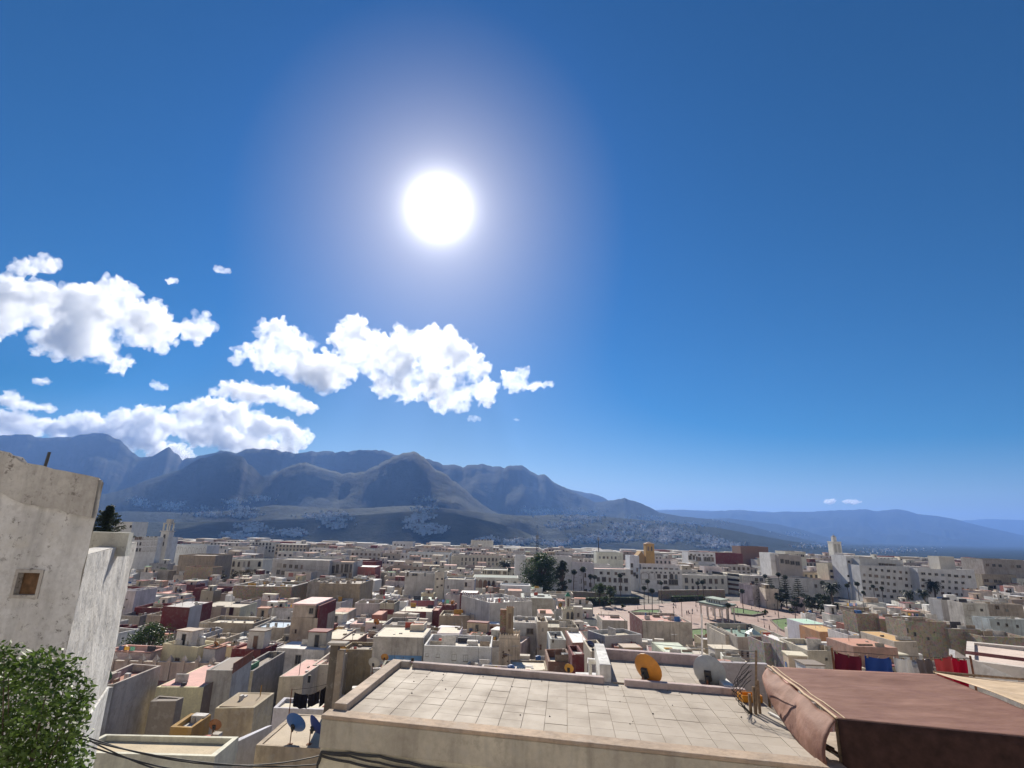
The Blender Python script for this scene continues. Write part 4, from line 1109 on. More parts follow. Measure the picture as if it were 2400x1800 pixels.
# lilac wall right of the annex
def slab(name, label, pts_px, D, th, col, mat='near_render', cat='wall'):
    ps = [at_d(px, py, D) for px, py in pts_px]
    o0 = ps[0]
    b_ = MB()
    fr = [(p.x-o0.x, 0, p.z-o0.z) for p in ps]; bk = [(x, th, z) for x, _, z in fr]
    b_.poly(fr); b_.poly(bk[::-1])
    n = len(fr)
    for k in range(n):
        j = (k+1) % n
        b_.quad(fr[k], bk[k], bk[j], fr[j])
    o = b_.build(name, M[mat], None, color=col); o.location = o0
    tag(o, label, cat)
    return o
slab('parapet_wall', 'lilac grey parapet wall behind the rusty grey dish', [(1640,1600),(1648,1551),(1800,1557),(1812,1690),(1700,1690)], 18.6, .22, (.50,.47,.50))
slab('gable_wall', 'white sloping gable wall at right behind the crimson laundry', [(2238,1524),(2262,1538),(2385,1590),(2392,1660),(2240,1660)], 19.4, .25, (.74,.74,.73))
# balustrade left of the annex
bal = empty('balustrade', at_d(1383, 1600, 20.5)); tag(bal, 'small white balustrade frame left of the annex roof', 'balustrade')
k0 = bal.location.copy()
pts = {k: at_d(*v, 20.5)-k0 for k, v in dict(a=(1383,1545), b=(1412,1545), c=(1383,1600), d=(1412,1600)).items()}
for nm, x0, x1, z0, z1 in (('rail', pts['a'].x-.06, pts['b'].x+.06, pts['a'].z-.16, pts['a'].z), ('baluster', pts['a'].x-.04, pts['a'].x+.06, -.6, pts['a'].z-.162), ('baluster', pts['b'].x-.1, pts['b'].x+.02, -.6, pts['a'].z-.162), ('baluster', (pts['a'].x+pts['b'].x)/2, (pts['a'].x+pts['b'].x)/2+.1, -.6, pts['a'].z-.162)):
    b_ = MB(); b_.box(x0, x1, 0, .14, z0, z1); b_.build(nm, M['clean'], bal, color=(.74, .73, .71))
b_ = MB(); b_.box(pts['a'].x-.3, pts['b'].x+.3, .16, 1.8, -9, -.1); b_.build('base_wall', M['clean'], bal, color=(.7, .68, .65))
# small debris on the tiles
debris = []
for k in range(46):
    debris.append((random.uniform(.3, LU-.3), LV*(1-abs(random.gauss(0, .35))) if k < 30 else random.uniform(.1, LV)))
b_ = MB()
for (a, c_) in debris:
    if not 0 < c_ < LV-.05: continue
    p = tp(a, c_, .006)
    r_ = random.uniform(.008, .024); n = 6
    top = p+Vector((random.uniform(-.01, .01), random.uniform(-.01, .01), r_*random.uniform(.8, 1.5)))
    ring = [p+Vector((r_*random.uniform(.7, 1.3)*math.cos(2*math.pi*q/n), r_*random.uniform(.7, 1.3)*math.sin(2*math.pi*q/n), 0)) for q in range(n)]
    for q in range(n): b_.poly([ring[q], ring[(q+1) % n], top])
dbo = b_.build('debris', simple('dark_crumbs', (.06, .05, .04), .95)); tag(dbo, 'scattered crumbs and pebbles on the terrace tiles', kind='stuff')

# satellite dishes
def dish_meshes(r_):
    b_ = MB(); n, mrings = 20, 5
    for side, off in ((0, 0), (1, .012)):
        i0 = len(b_.v)
        b_.v.append((0, 0, -off))
        for k in range(1, mrings+1):
            rr_ = r_*k/mrings
            for q in range(n): b_.v.append((rr_*math.cos(2*math.pi*q/n), rr_*1.08*math.sin(2*math.pi*q/n), .42*rr_*rr_/r_-off))
        for q in range(n): b_.f.append((i0, i0+1+q, i0+1+(q+1) % n)); b_.m.append(0)
        for k in range(mrings-1):
            for q in range(n):
                a = i0+1+k*n+q; c = i0+1+k*n+(q+1) % n
                b_.f.append((a, c, c+n, a+n)); b_.m.append(0)
    n1 = 1+mrings*n
    for q in range(n):
        a = (mrings-1)*n+1+q; c = (mrings-1)*n+1+(q+1) % n
        b_.f.append((a, c, c+n1, a+n1)); b_.m.append(0)
    bowl = b_.mesh('bowl', (M['paint'],), smooth=False)
    a_ = MB(); a_.tube([(0, -r_*.95, .1), (0, -r_*.75, r_*.75), (0, -.1*r_, r_*.98)], .018, 6)
    arm = a_.mesh('feed_arm', (M['metal'],))
    h_ = MB(); h_.tube([(0, 0, r_*1.08), (0, -.03, r_*.9)], [.05, .035], 8)
    horn = h_.mesh('feed_horn', (M['metal'],))
    k_ = MB(); k_.box(-.09, .09, -.14, .14, -.10, -.013); k_.box(-.04, .04, -.22, .05, -.2, -.1)
    br = k_.mesh('bracket', (M['dark_metal'],))
    return bowl, arm, horn, br
DISH = {}
def dish(px, py, D, r_, col, label=None, az=0.0, el=32, mast=.7, p=None, spots=False):
    if r_ not in DISH: DISH[r_] = dish_meshes(r_)
    c_ = p if p is not None else at_d(px, py, D)          # centre of the bowl
    root = empty('satellite_dish', (c_[0], c_[1], c_[2]-mast-r_*.2))
    z = mast+r_*.2
    dirv = Vector((math.sin(az)*math.cos(R(el)), math.cos(az)*math.cos(R(el)), math.sin(R(el))))
    qt = dirv.to_track_quat('Z', 'Y')
    for nm, me in zip(('bowl', 'feed_arm', 'feed_horn', 'bracket'), DISH[r_]):
        o = new_obj(nm, me, None, root, col); o.location = (0, 0, z); o.rotation_mode = 'QUATERNION'; o.rotation_quaternion = qt
    b_ = MB()
    pole_top = Vector((0, 0, z))-dirv*.16
    b_.tube([(pole_top.x, pole_top.y, 0), (pole_top.x, pole_top.y, z-.04)], .028, 8); b_.box(pole_top.x-.13, pole_top.x+.13, pole_top.y-.13, pole_top.y+.13, -.03, .012)
    b_.build('mast', M['rust'], root)
    if label: tag(root, label, 'dish', 'satellite dishes')
    else: AUTO.append((root, 'satellite dish', 'dish', 'satellite dishes'))
    return root
zp = ZR+.27
def dish_on(px, py_base, z, r_, col, label, az, el, mast):
    b_ = at_z(px, py_base, z)
    return dish(0, 0, 0, r_, col, label, az, el, mast, p=(b_.x, b_.y, z+mast+r_*.2))
def dish_c(px, py, D, z0, r_, col, label, az, el):
    c_ = at_d(px, py, D); dish(px, py, D, r_, col, label, az, el, c_.z-z0-r_*.2)
dish_c(1513, 1575, 17.3, ZR, .43, (.62, .26, .045), 'bright orange satellite dish on the far edge of the tiled terrace', .75, 24)
dish_c(1660, 1582, 17.2, ZR, .46, (.34, .38, .41), 'grey blue satellite dish with rusty patches by the lilac wall', .55, 20)
zb = HH  # blue pair on the low tan house
zlow = at_d(685, 1746, 34.5).z-.12
dish_on(683, 1742, zlow, .62, (.045, .13, .36), 'left one of the twin blue dishes at lower left', .25, 30, .75)
dish_on(730, 1742, zlow, .60, (.02, .045, .20), 'right darker one of the twin blue dishes at lower left', .75, 30, .65)
LANDMARKS.append(('the twin blue dishes', 705, 1700))
dish(875, 1557, 56, .55, (.42, .40, .36), 'pale grey dish at the left corner of the tiled terrace', .1, 30, .6)
dish(502, 1703, 40, .40, (.22, .09, .035), 'round rusty dish on the red kitchen block', -.1, 25, .5)
dish(1333, 1569, 40, .32, (.62, .32, .06), 'small orange dish beside the white balustrade', .3, 25, .4)
dish(901, 1543, 84, .55, (.50, .24, .06), 'orange dish in front of the sky blue wall', .0, 28, .6)
dish(1127, 1497, 95, .5, (.50, .22, .05), 'orange dish among laundry left of the minaret', .2, 28, .6)
dish(881, 1459, 100, .55, (.42, .17, .05), 'rusty orange dish on the roofs by the dark red slab house', .2, 28, .6)
dish(1383, 1512, 90, .6, (.03, .05, .14), 'navy dish on the white workshop roof', .6, 28, .6)
dish(240, 1582, 54, .75, (.03, .09, .05), 'dark green dish peeping out behind the near left wall', .3, 28, .8)

# flagpole, antenna bundle
def rod(name, label, px0, py0, px1, py1, D, r_, mat, cat, extra=None):
    a = at_d(px0, py0, D); c = at_d(px1, py1, D)
    root = empty(name, a); tag(root, label, cat)
    b_ = MB(); b_.tube([(0, 0, 0), (c.x-a.x, 0, c.z-a.z)], [r_, r_*.75], 8); b_.build('pole', M[mat], root)
    if extra: extra(root, c-a)
    return root
M['white_paint'] = simple('white_paint', (.72, .70, .66), .5)
def fp(root, t_):
    b_ = MB(); b_.tube([(0, 0, -.3), (0, 0, .25)], [.16, .10], 8); b_.build('base', M['near_render'], root, color=(.6, .58, .55))
rod('flagpole', 'slim white flagpole rising behind the annex roof', 1646, 1582, 1645, 1440, 20.5, .04, 'white_paint', 'pole', fp)
def ant(root, t_):
    b_ = MB()
    for k in range(7):
        zz = t_.z-.05-.06*k; L = .22-.015*k
        b_.tube([(-L, 0, zz), (L, 0, zz+.03)], .006, 5)
    b_.build('antenna_rods', M['metal'], root)
    for k in range(3):
        b_ = MB(); x = -.12+.11*k
        b_.box(x, x+.06, .03, .08, -.2, t_.z*(.35+.1*k)); b_.build('plank', M['wood'], root)
    b_ = MB()
    for k in range(8):
        pts = []; x0 = -.05; z0 = t_.z*random.uniform(.5, .95)
        for q in range(9):
            w_ = q/8; pts.append((x0-random.uniform(.25, .5)*math.sin(w_*3.1)+random.gauss(0, .02), random.gauss(0, .03), z0*(1-w_)+.05*w_))
        b_.tube(pts, .008, 4)
    b_.build('loose_wires', M['dark_metal'], root)
rod('antenna_mast', 'wooden antenna mast with planks and loose wires at the canopy corner', 1772, 1685, 1772, 1524, 14.6, .035, 'wood', 'antenna', ant)

# brown canopy
def tarpmat(name, a, b2):
    m, t, b = mat_new(name)
    g = N(t, 'ShaderNodeNewGeometry').outputs['Position']
    n1 = tex(t, 'noise', g, 1.6, 6, .6); n2 = tex(t, 'noise', g, 30, 3)
    mp = N(t, 'ShaderNodeMapping'); mp.inputs['Scale'].default_value = (.8, 2.6, 2); mp.inputs['Rotation'].default_value = (0, 0, R(18)); t.links.new(g, mp.inputs[0])
    n3 = tex(t, 'noise', mp.outputs[0], .9, 4)
    c = mixc(t, ramp(t, n1, [(.35, (0, 0, 0)), (.7, (1, 1, 1))]), a, b2)
    c = mixc(t, ramp(t, n3, [(.5, (0, 0, 0)), (.75, (.45,)*3)]), c, tuple(min(1, v*1.5+.03) for v in b2))
    t.links.new(c, b.inputs['Base Color']); b.inputs['Roughness'].default_value = .75; b.inputs['Specular IOR Level'].default_value = .25
    ad = N(t, 'ShaderNodeMath', operation='ADD'); t.links.new(n3, ad.inputs[0]); t.links.new(n1, ad.inputs[1])
    bump(t, b, ad.outputs[0], .5, .06)
    return m
M['tarp'] = tarpmat('brown_tarpaulin', (.165, .077, .055), (.215, .112, .078))
M['tarp_tan'] = tarpmat('tan_tarpaulin', (.46, .34, .22), (.55, .42, .28))
tBL = at_z(1800, 1562, 28.6); tFL = at_z(1960, 1684, 28.6); tFR = tFL+(at_z(2400, 1727, 28.6)-tFL)*1.45; tBR = at_z(2192, 1580, 28.6)
canopy = empty('canopy', (tFL.x, tFL.y, 26.0)); tag(canopy, 'big brown tarpaulin canopy stretched at the lower right', 'canopy')
def sheet(name, fn, nu_, nv_, mat, parent, th=.015):
    me = bpy.data.meshes.new(name)
    vs = [tuple(fn(i/(nu_-1), j/(nv_-1))-parent.location) for j in range(nv_) for i in range(nu_)]
    fs = [(j*nu_+i, j*nu_+i+1, (j+1)*nu_+i+1, (j+1)*nu_+i) for j in range(nv_-1) for i in range(nu_-1)]
    me.from_pydata(vs, [], fs); me.polygons.foreach_set('use_smooth', [True]*len(fs))
    o = new_obj(name, me, mat, parent)
    s_ = o.modifiers.new('thickness', 'SOLIDIFY'); s_.thickness = th
    return o
def top_fn(u, v):
    p = (tFL*(1-u)+tFR*u)*(1-v)+(tBL*(1-u)+tBR*u)*v
    sag = -.05*math.sin(math.pi*u)*math.sin(math.pi*v)
    wr = .014*math.sin(9*v+5*u+1.3*math.sin(4*u))*math.sin(math.pi*u)+.03*(noise.noise(Vector((u*5, v*6, 2)))-.1)
    return p+Vector((0, 0, sag+wr*math.sin(math.pi*min(1, max(0, v)))))
sheet('roof_sheet', top_fn, 46, 34, M['tarp'], canopy)
def side_fn(u, v):
    s_ = tBL*(1-u)+tFL*u
    w_ = .16+.34*u*(1-u)*2.2+.16*u
    bul = math.sin(math.pi*v)*.16*(1+.5*math.sin(9*u))
    p = s_+Vector((-w_*v-.10*bul*2, -.12*v, -.05-(.42+.45*u)*v**1.15))
    return p+Vector((-bul*.5, 0, .05*noise.noise(Vector((u*7, v*5, 4)))))
sheet('side_drape', side_fn, 34, 16, M['tarp'], canopy)
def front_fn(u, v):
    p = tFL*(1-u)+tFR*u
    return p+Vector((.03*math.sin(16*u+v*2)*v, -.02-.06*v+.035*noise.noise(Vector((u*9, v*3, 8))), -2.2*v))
M['front_shade'] = simple('shade_darkened_cloth', (.045, .022, .018), .95, .25, 6)  # cloth colour darkened to stand in for the shade under the canopy front
sheet('shaded_front_drop', front_fn, 40, 14, M['front_shade'], canopy)
def seam(name, p0, p1, r_=.022):
    b_ = MB(); n = 14
    b_.tube([p0+(p1-p0)*(k/(n-1))+Vector((.01*math.sin(k*2.1), 0, .02+.012*math.sin(k*1.3)))-canopy.location for k in range(n)], r_, 6); return b_.build(name, M['tarp_tan'], canopy)
seam('seam', tBL, tFL)
seam('edge_cord', tBL+Vector((.12, 0, .0)), tFL+Vector((.16, 0, .0)), .012)
for p in (tBL+Vector((-.03, .05, 0)), tFL+Vector((.05, .1, 0)), tBR+Vector((-.05, -.1, 0)), tFR+Vector((-.1, .1, 0))):
    b_ = MB(); q = p-canopy.location; b_.tube([(q.x, q.y, -3), (q.x, q.y, q.z-.03)], .035, 8)
    b_.build('support_pole', M['wood'], canopy)
# brown lower house that carries the canopy
lower = MB(); cx = [tp(LU+.16, -.42), tp(LU+.16, LV+.6), tBR+Vector((6, 3, 0)), tFR+Vector((7, -4, 0)), Vector((tp(LU, -.42).x+.4, tp(LU, -.42).y-2.2, 0))]
lower.prism([(p.x-cx[0].x, p.y-cx[0].y) for p in cx][::-1], -13, -1.1)
lo_ = lower.build('neighbour_house', M['near_render'], None, color=(.50, .40, .30)); lo_.location = (cx[0].x, cx[0].y, ZR); tag(lo_, 'neighbouring house under the brown canopy at lower right', 'house')
FOOT.append([(p.x, p.y) for p in cx])
awn = empty('awning', tBR+Vector((0, 0, -1))); tag(awn, 'tan cloth awning beside the brown canopy at the right edge', 'awning')
w0 = tBR+Vector((.04, .1, .03)); w1 = at_z(2440, 1606, 28.55)+Vector((2, 0, 0)); w3 = (tBR*.28+tFR*.72)+Vector((.10, 0, .06)); w2 = w3+Vector((4.5, -.6, 0))
def awn_fn(u, v):
    p = (w3*(1-u)+w2*u)*(1-v)+(w0*(1-u)+w1*u)*v
    return p+Vector((0, 0, .04*math.sin(11*u+3*v)*math.sin(math.pi*v)-.08*math.sin(math.pi*u)))
sheet('cloth', awn_fn, 26, 22, M['tarp_tan'], awn)
ab_ = MB(); q = awn.location; ab_.tube([w0-q, w1-q], .03, 8); ab_.tube([w3-q+Vector((0, 0, -.02)), w2-q+Vector((0, 0, -.02))], .03, 8); ab_.tube([w1-q, w1-q+Vector((0, 0, -3))], .04, 8); ab_.build('frame', M['wood'], awn)
# roof terrace at the far right behind the laundry
H('near right roof terrace with a maroon edged parapet', 2262, 1538, 2460, 1552, 1600, 5, (.62,.56,.50), (.62,.50,.42), 'clean', D=21, yaw=R(-40), par=.22, band=(1537,1545,(.16,.05,.06)))
# sticks and plank scraps along the right edge of the tiles
for k in range(7):
    a = at_z(1828+k*20, 1688+k*13+random.uniform(-4, 4), ZR+.05)
    L = random.uniform(.5, 1.1); an = math.atan2(-Vv.y, -Vv.x)+random.gauss(0, .18)
    b_ = MB(); b_.box(-L/2, L/2, -.035, .035, -.02, .02+.01*(k % 3)); o = b_.build('plank', M['wood'] if k % 3 else M['white_paint'])
    o.location = (a.x+.1, a.y, ZR+.03); o.rotation_euler = (0, .03, an)
    AUTO.append((o, 'weathered plank lying along the right terrace edge', 'plank', 'planks along the terrace edge'))
cr = empty('crate', at_z(1758, 1642, ZR+.02)); tag(cr, 'yellow orange plastic crate at the end of the terrace parapet', 'crate')
b_ = MB()
for (x0, x1, y0, y1) in ((-.26, .26, -.17, -.15), (-.26, .26, .15, .17), (-.26, -.24, -.15, .15), (.24, .26, -.15, .15)): b_.box(x0, x1, y0, y1, 0, .16)
b_.build('body', M['paint'], cr, color=(.62, .26, .02))
b_ = MB(); b_.box(-.24, .24, -.15, .15, .0, .03); b_.build('base', M['paint'], cr, color=(.5, .2, .02))

# laundry on the line behind the canopy
LD = 18.2
def laundry_item(label, pl, pr, drop, col, kind='sheet', seed=0, D=LD):
    a = at_d(*pl, D); c = at_d(*pr, D)
    root_loc = a
    o_ = bpy.data.objects.new('tmp', None)
    nu_, nv_ = 16, 12
    vs = []
    for j in range(nv_):
        v = j/(nv_-1)
        for i in range(nu_):
            u = i/(nu_-1)
            p = (c-a)*u+Vector((0, 0, -.05*math.sin(math.pi*u)-drop*v))
            p.y += .07*math.sin(u*13+seed+v*1.5)*(.3+v)+.05*math.sin(u*5+seed)
            p.x += .03*math.sin(v*5+seed)*v
            vs.append(tuple(p))
    fs = [(j*nu_+i, j*nu_+i+1, (j+1)*nu_+i+1, (j+1)*nu_+i) for j in range(nv_-1) for i in range(nu_-1)]
    me = bpy.data.meshes.new('hanging_cloth'); me.from_pydata(vs, [], fs); me.polygons.foreach_set('use_smooth', [True]*len(fs))
    bpy.data.objects.remove(o_)
    root = empty('hanging_cloth', a); tag(root, label, 'laundry', 'laundry on the line')
    cl = new_obj('cloth', me, M['cloth'], root, col)
    s_ = cl.modifiers.new('thickness', 'SOLIDIFY'); s_.thickness = .008
    for u in (.06, .5, .94):
        b_ = MB(); p = (c-a)*u+Vector((0, 0, -.05*math.sin(math.pi*u))); b_.box(p.x-.012, p.x+.012, p.y-.03, p.y+.03, p.z-.05, p.z+.04); b_.build('peg', M['wood'], root)
    return root
laundry_item('maroon blanket hanging on the line above the brown canopy', (1957,1527), (2018,1537), .62, (.15,.02,.045), seed=1)
laundry_item('blue and navy blanket hanging second on the line', (2029,1537), (2090,1540), .62, (.03,.08,.30), seed=2)
laundry_item('white sheet hanging between the navy and grey cloths', (2094,1540), (2138,1542), .62, (.66,.66,.66), seed=3)
laundry_item('grey brown cloth hanging left of the coral cloth', (2144,1543), (2183,1543), .60, (.17,.15,.16), seed=4)
laundry_item('coral red cloth hanging left of the crimson one', (2185,1543), (2226,1537), .68, (.50,.09,.10), seed=5)
laundry_item('bright crimson cloth at the right end of the line', (2228,1536), (2262,1546), .74, (.45,.012,.05), seed=6)
# navy lower part of the second blanket reads as its own stripe
la = at_d(1950, 1526, LD); lb = at_d(2275, 1545, LD)
ln = empty('clothesline', la); tag(ln, 'clothesline with posts carrying the bright laundry at right', 'clothesline')
b_ = MB(); b_.tube([Vector((0, 0, .015)), (lb-la)*.5+Vector((0, 0, -.03)), lb-la+Vector((0, 0, .015))], .008, 5); b_.build('line', M['dark_metal'], ln)
for p in (Vector((0, 0, 0)), lb-la):
    b_ = MB(); b_.tube([(p.x, p.y, p.z-2.4), (p.x, p.y, p.z+.1)], .03, 8); b_.build('post', M['rust'], ln)
# dark laundry by the concrete post
def black_laundry():
    for k, (pl, pr, dr, cl, lb_) in enumerate([((690,1622),(722,1628),.9,(.012,.012,.02),'black cloth hanging left over the lilac wall'), ((724,1628),(750,1618),.8,(.016,.015,.022),'black cloth hanging right over the lilac wall'), ((752,1617),(766,1606),1.1,(.014,.014,.02),'black trousers hanging by the concrete post')]):
        laundry_item(lb_, pl, pr, dr, cl, seed=k+9, D=43)
    a = at_d(684, 1618, 43.02); c = at_d(770, 1604, 43.02)
    l2 = empty('clothesline', a); tag(l2, 'clothesline with black laundry by the concrete post', 'clothesline')
    b_ = MB(); b_.tube([Vector((0, 0, .03)), (c-a)*.5+Vector((0, 0, -.04)), c-a+Vector((0, 0, .03))], .014, 5); b_.build('line', M['dark_metal'], l2)
    for p in (Vector((0, 0, 0)), c-a):
        b_ = MB(); b_.tube([(p.x, p.y, p.z-2.0), (p.x, p.y, p.z+.1)], .035, 8); b_.build('post', M['rust'], l2)
black_laundry()

# ------------------------------------------------------------------ near building at the left edge
M['old_wall'] = plaster('old_peeling_plaster', .7, sc=2.0, pits=.95)
WD = 9.0
left = empty('old_house', at_d(100, 1500, WD)); tag(left, 'near old peeling plaster house filling the left edge', 'house')
LO = left.location.copy()
xR_top = at_d(240, 1126, WD); xR_bot = at_d(165, 1640, WD)
xl_ = xR_top.x-9.0
def wall_top(x):
    px = 1200+(x)*F/(WD*.98)
    return at_d(240, 1126, WD).z+(xR_top.x-x)*.175+(.10 if x < at_d(50, 1095, WD).x else 0)
wx0, wz1 = at_d(47, 1340, WD).x, at_d(60, 1342, WD).z
wx1, wz0 = at_d(98, 1340, WD).x, at_d(60, 1394, WD).z
def facade():
    b_ = MB()
    xs = sorted(set([round(xl_+(xR_top.x-xl_)*k/70, 3) for k in range(71)]+[wx0, wx1]))
    nz = 74
    zb_ = 23.0
    for i in range(len(xs)-1):
        for (xa, xb) in ((xs[i], xs[i+1]),):
            zta, ztb = wall_top(xa), wall_top(xb)
            cuts = sorted(set([k/nz for k in range(nz+1)]))
            def pt(x, zt, f_):
                z = zb_+(zt-zb_)*f_
                n_ = noise.noise(Vector((x*1.3, z*1.3, 3)))*.035+noise.noise(Vector((x*5, z*5, 7)))*.014
                edge = 0
                if x > xR_top.x-.02:
                    edge = .02+noise.noise(Vector((z*3, 1, 1)))*.025
                return Vector((x+edge, WD+n_, z))
            for k in range(nz):
                q = [pt(xa, zta, cuts[k]), pt(xb, ztb, cuts[k]), pt(xb, ztb, cuts[k+1]), pt(xa, zta, cuts[k+1])]
                cz = (q[0].z+q[2].z)/2; cx_ = (xa+xb)/2
                if wx0 < cx_ < wx1 and wz0 < cz < wz1: continue
                b_.quad(*[tuple(p-LO) for p in q])
            b_.quad(tuple(pt(xa, zta, 1)-LO), tuple(pt(xb, ztb, 1)-LO), tuple(pt(xb, ztb, 1)+Vector((xb*.061, .55, 0))-LO), tuple(pt(xa, zta, 1)+Vector((xa*.061, .55, 0))-LO))
    o = b_.build('wall', M['old_wall'], left, color=(.66, .655, .645), smooth=True, fix=False)
    # thickness behind the face
    k_ = (WD+.55)/WD; c_ = MB(); c_.prism([(xl_-LO.x, WD+.12-LO.y), (xR_top.x-.06-LO.x, WD+.12-LO.y), ((xR_top.x-.06)*k_-LO.x, WD+.55-LO.y), (xl_-LO.x, WD+.55-LO.y)], 23-LO.z, xR_top.z-.02-LO.z); c_.build('wall_core', M['old_wall'], left, color=(.46, .42, .37))
facade()
# rough upper band
b_ = MB(); n = 46
for k in range(n):
    xa = xl_+(xR_top.x-xl_)*k/n; xb = xl_+(xR_top.x-xl_)*(k+1)/n
    za, zb2 = wall_top(xa)-.60+.05*noise.noise(Vector((xa*4, 0, 0))), wall_top(xb)-.60+.05*noise.noise(Vector((xb*4, 0, 0)))
    ja, jb = .02*noise.noise(Vector((xa*9, 2, 0))), .02*noise.noise(Vector((xb*9, 2, 0)))
    y_ = WD-.055
    b_.quad(*[tuple(Vector(p)-LO) for p in ((xa, y_, za), (xb, y_, zb2), (xb, y_-.02, wall_top(xb)+.03+jb), (xa, y_-.02, wall_top(xa)+.03+ja))])
    b_.quad(*[tuple(Vector(p)-LO) for p in ((xa, y_-.02, wall_top(xa)+.03+ja), (xb, y_-.02, wall_top(xb)+.03+jb), (xb*1.063, y_+.6, wall_top(xb)+.03+jb), (xa*1.063, y_+.6, wall_top(xa)+.03+ja))])
    b_.quad(*[tuple(Vector(p)-LO) for p in ((xa, y_, za), (xa, y_+.06, za), (xb, y_+.06, zb2), (xb, y_, zb2))])
xe = xR_top.x
b_.quad(*[tuple(Vector(p)-LO) for p in ((xe, WD-.06, wall_top(xe)-.6), (xe*1.063, WD+.55, wall_top(xe)-.6), (xe*1.063, WD+.55, wall_top(xe)+.03), (xe, WD-.08, wall_top(xe)+.03))])
b_.build('rough_parapet_band', M['old_wall'], left, color=(.50, .48, .45), fix=False)
# window hole: reveal, shutter, frame
rv = MB()
for (x0, x1, z0, z1) in ((wx0-.05, wx0, wz0-.05, wz1+.05), (wx1, wx1+.05, wz0-.05, wz1+.05), (wx0, wx1, wz1, wz1+.05), (wx0, wx1, wz0-.05, wz0)):
    rv.box(x0-LO.x, x1-LO.x, WD-.028-LO.y, WD+.11-LO.y, z0-LO.z, z1-LO.z)
wno = rv.build('window_surround', M['old_wall'], left, color=(.50, .47, .43))
sh_ = MB(); sh_.box(wx0-LO.x, wx1-LO.x, WD+.085-LO.y, WD+.118-LO.y, wz0-LO.z, wz1-LO.z); sh_.build('shutter', simple('brown_shutter_board', (.15, .085, .045), .8, .3, 9), wno)
ip = at_d(101, 1103, WD+.2); b_ = MB(); b_.tube([(ip.x-LO.x, ip.y-LO.y, wall_top(ip.x)-LO.z-.3), (ip.x-LO.x+.03, ip.y-LO.y, wall_top(ip.x)-LO.z+.26)], .024, 8); b_.build('iron_pipe', M['dark_metal'], left)
# lower wing running away behind
wa = at_d(200, 1300, 9.6); zt = wa.z; wb = at_z(320, 1270, zt)
if wb.y > 17: wb = wa+(wb-wa)*(7.0/(wb.y-wa.y))
wn_ = MB()
nseg, nzz = 40, 44
dirw = (wb-wa); off = Vector((-dirw.y, dirw.x, 0)).normalized()*.35
for i in range(nseg):
    for k in range(nzz):
        def wp(i_, k_):
            f_ = i_/nseg; z = zt-9.5*k_/nzz
            p = wa+dirw*f_; p.z = z
            d_ = noise.noise(Vector((f_*6, z*1.2, 11)))*.05+noise.noise(Vector((f_*25, z*5, 5)))*.015
            return p-off.normalized()*d_
        wn_.quad(*[tuple(p-LO) for p in (wp(i, k), wp(i+1, k), wp(i+1, k+1), wp(i, k+1))])
p0, p1 = wa-LO, wb-LO
wn_.quad(tuple(p0), tuple(p1), tuple(p1+off), tuple(p0+off))
wn_.quad(tuple(p1), tuple(p1+off), tuple(p1+off+Vector((0, 0, -9.5))), tuple(p1+Vector((0, 0, -9.5))))
wn_.build('side_wing_wall', M['old_wall'], left, color=(.66, .64, .60), smooth=False, fix=False)
for (u0_, u1_, z0_, z1_, o_) in ((.02, .34, zt-9.5, zt-3.25, .10), (.36, .99, zt-9.5, zt-3.6, .05)):
    q0, q1 = wa+dirw*u0_-LO, wa+dirw*u1_-LO; oo = -off.normalized()*o_
    bt = MB(); bt.prism([(q0.x, q0.y), (q0.x+oo.x, q0.y+oo.y), (q1.x+oo.x, q1.y+oo.y), (q1.x, q1.y)], z0_-LO.z, z1_-LO.z)
    bt.build('side_wing_patch', M['old_wall'], left, color=(.70, .70, .68))
pp0 = at_d(196, 1246, 12.5); pp1 = at_d(302, 1256, 12.5)
b_ = MB(); b_.prism([(p.x-LO.x, p.y-LO.y) for p in (pp0, pp1, pp1+Vector((-.1, .3, 0)), pp0+Vector((0, .3, 0)))], zt-.2-LO.z, pp0.z-LO.z); b_.build('rear_parapet', M['old_wall'], left, color=(.62, .62, .55))
LANDMARKS.append(('the near old house', 120, 1400))
FOOT.append([(xl_, 8), (xR_top.x+.4, 8), (wb.x+.6, wb.y+.5), (xl_, wb.y+.5)])

# shrub in the lower left corner
def leaf_cloud(b_, c, r_, n, s_, squash=1.0):
    for _ in range(n):
        d = Vector((random.gauss(0, 1), random.gauss(0, 1), random.gauss(0, 1)))
        if d.length < .01: continue
        d.normalize()
        p = c+Vector((d.x, d.y, d.z*squash))*r_*(random.random()**.4)
        a = Vector((random.gauss(0, 1), random.gauss(0, 1), random.gauss(0, .6))).normalized()
        bb = a.cross(Vector((random.gauss(0, 1), random.gauss(0, 1), random.gauss(0, 1)))).normalized()
        l, w_ = s_*random.uniform(.7, 1.4), s_*random.uniform(.35, .6)
        b_.poly([p-a*l, p+bb*w_, p+a*l, p-bb*w_])
shrub = empty('shrub', at_d(60, 1800, 6.3)+Vector((0, 0, -1.2))); tag(shrub, 'bright green leafy shrub in the lower left corner', 'shrub')
SO = shrub.location
b_ = MB(); st = MB()
for (px, py, r_) in [(20,1560,42),(75,1560,40),(120,1565,38),(160,1580,34),(40,1610,55),(110,1620,52),(165,1640,40),(185,1668,26),(30,1680,60),(100,1690,60),(150,1700,42),(175,1730,30),(20,1750,60),(90,1760,60),(150,1775,40),(60,1810,60),(130,1820,50),(190,1790,24),(10,1530,24),(200,1610,16),(205,1640,14),(-30,1640,60),(-30,1740,60)]:
    p = at_d(px, py, 6.3+random.uniform(-.35, .35))-SO; k = r_/F*6.3
    leaf_cloud(b_, p, k*1.05, int(8+r_*r_*.105), .034, 1.0)
    pts = [Vector((0, 0, 0)), p*.5+Vector((random.uniform(-.05, .05), 0, .1)), p]
    st.tube(pts, [.022, .010, .003], 5)
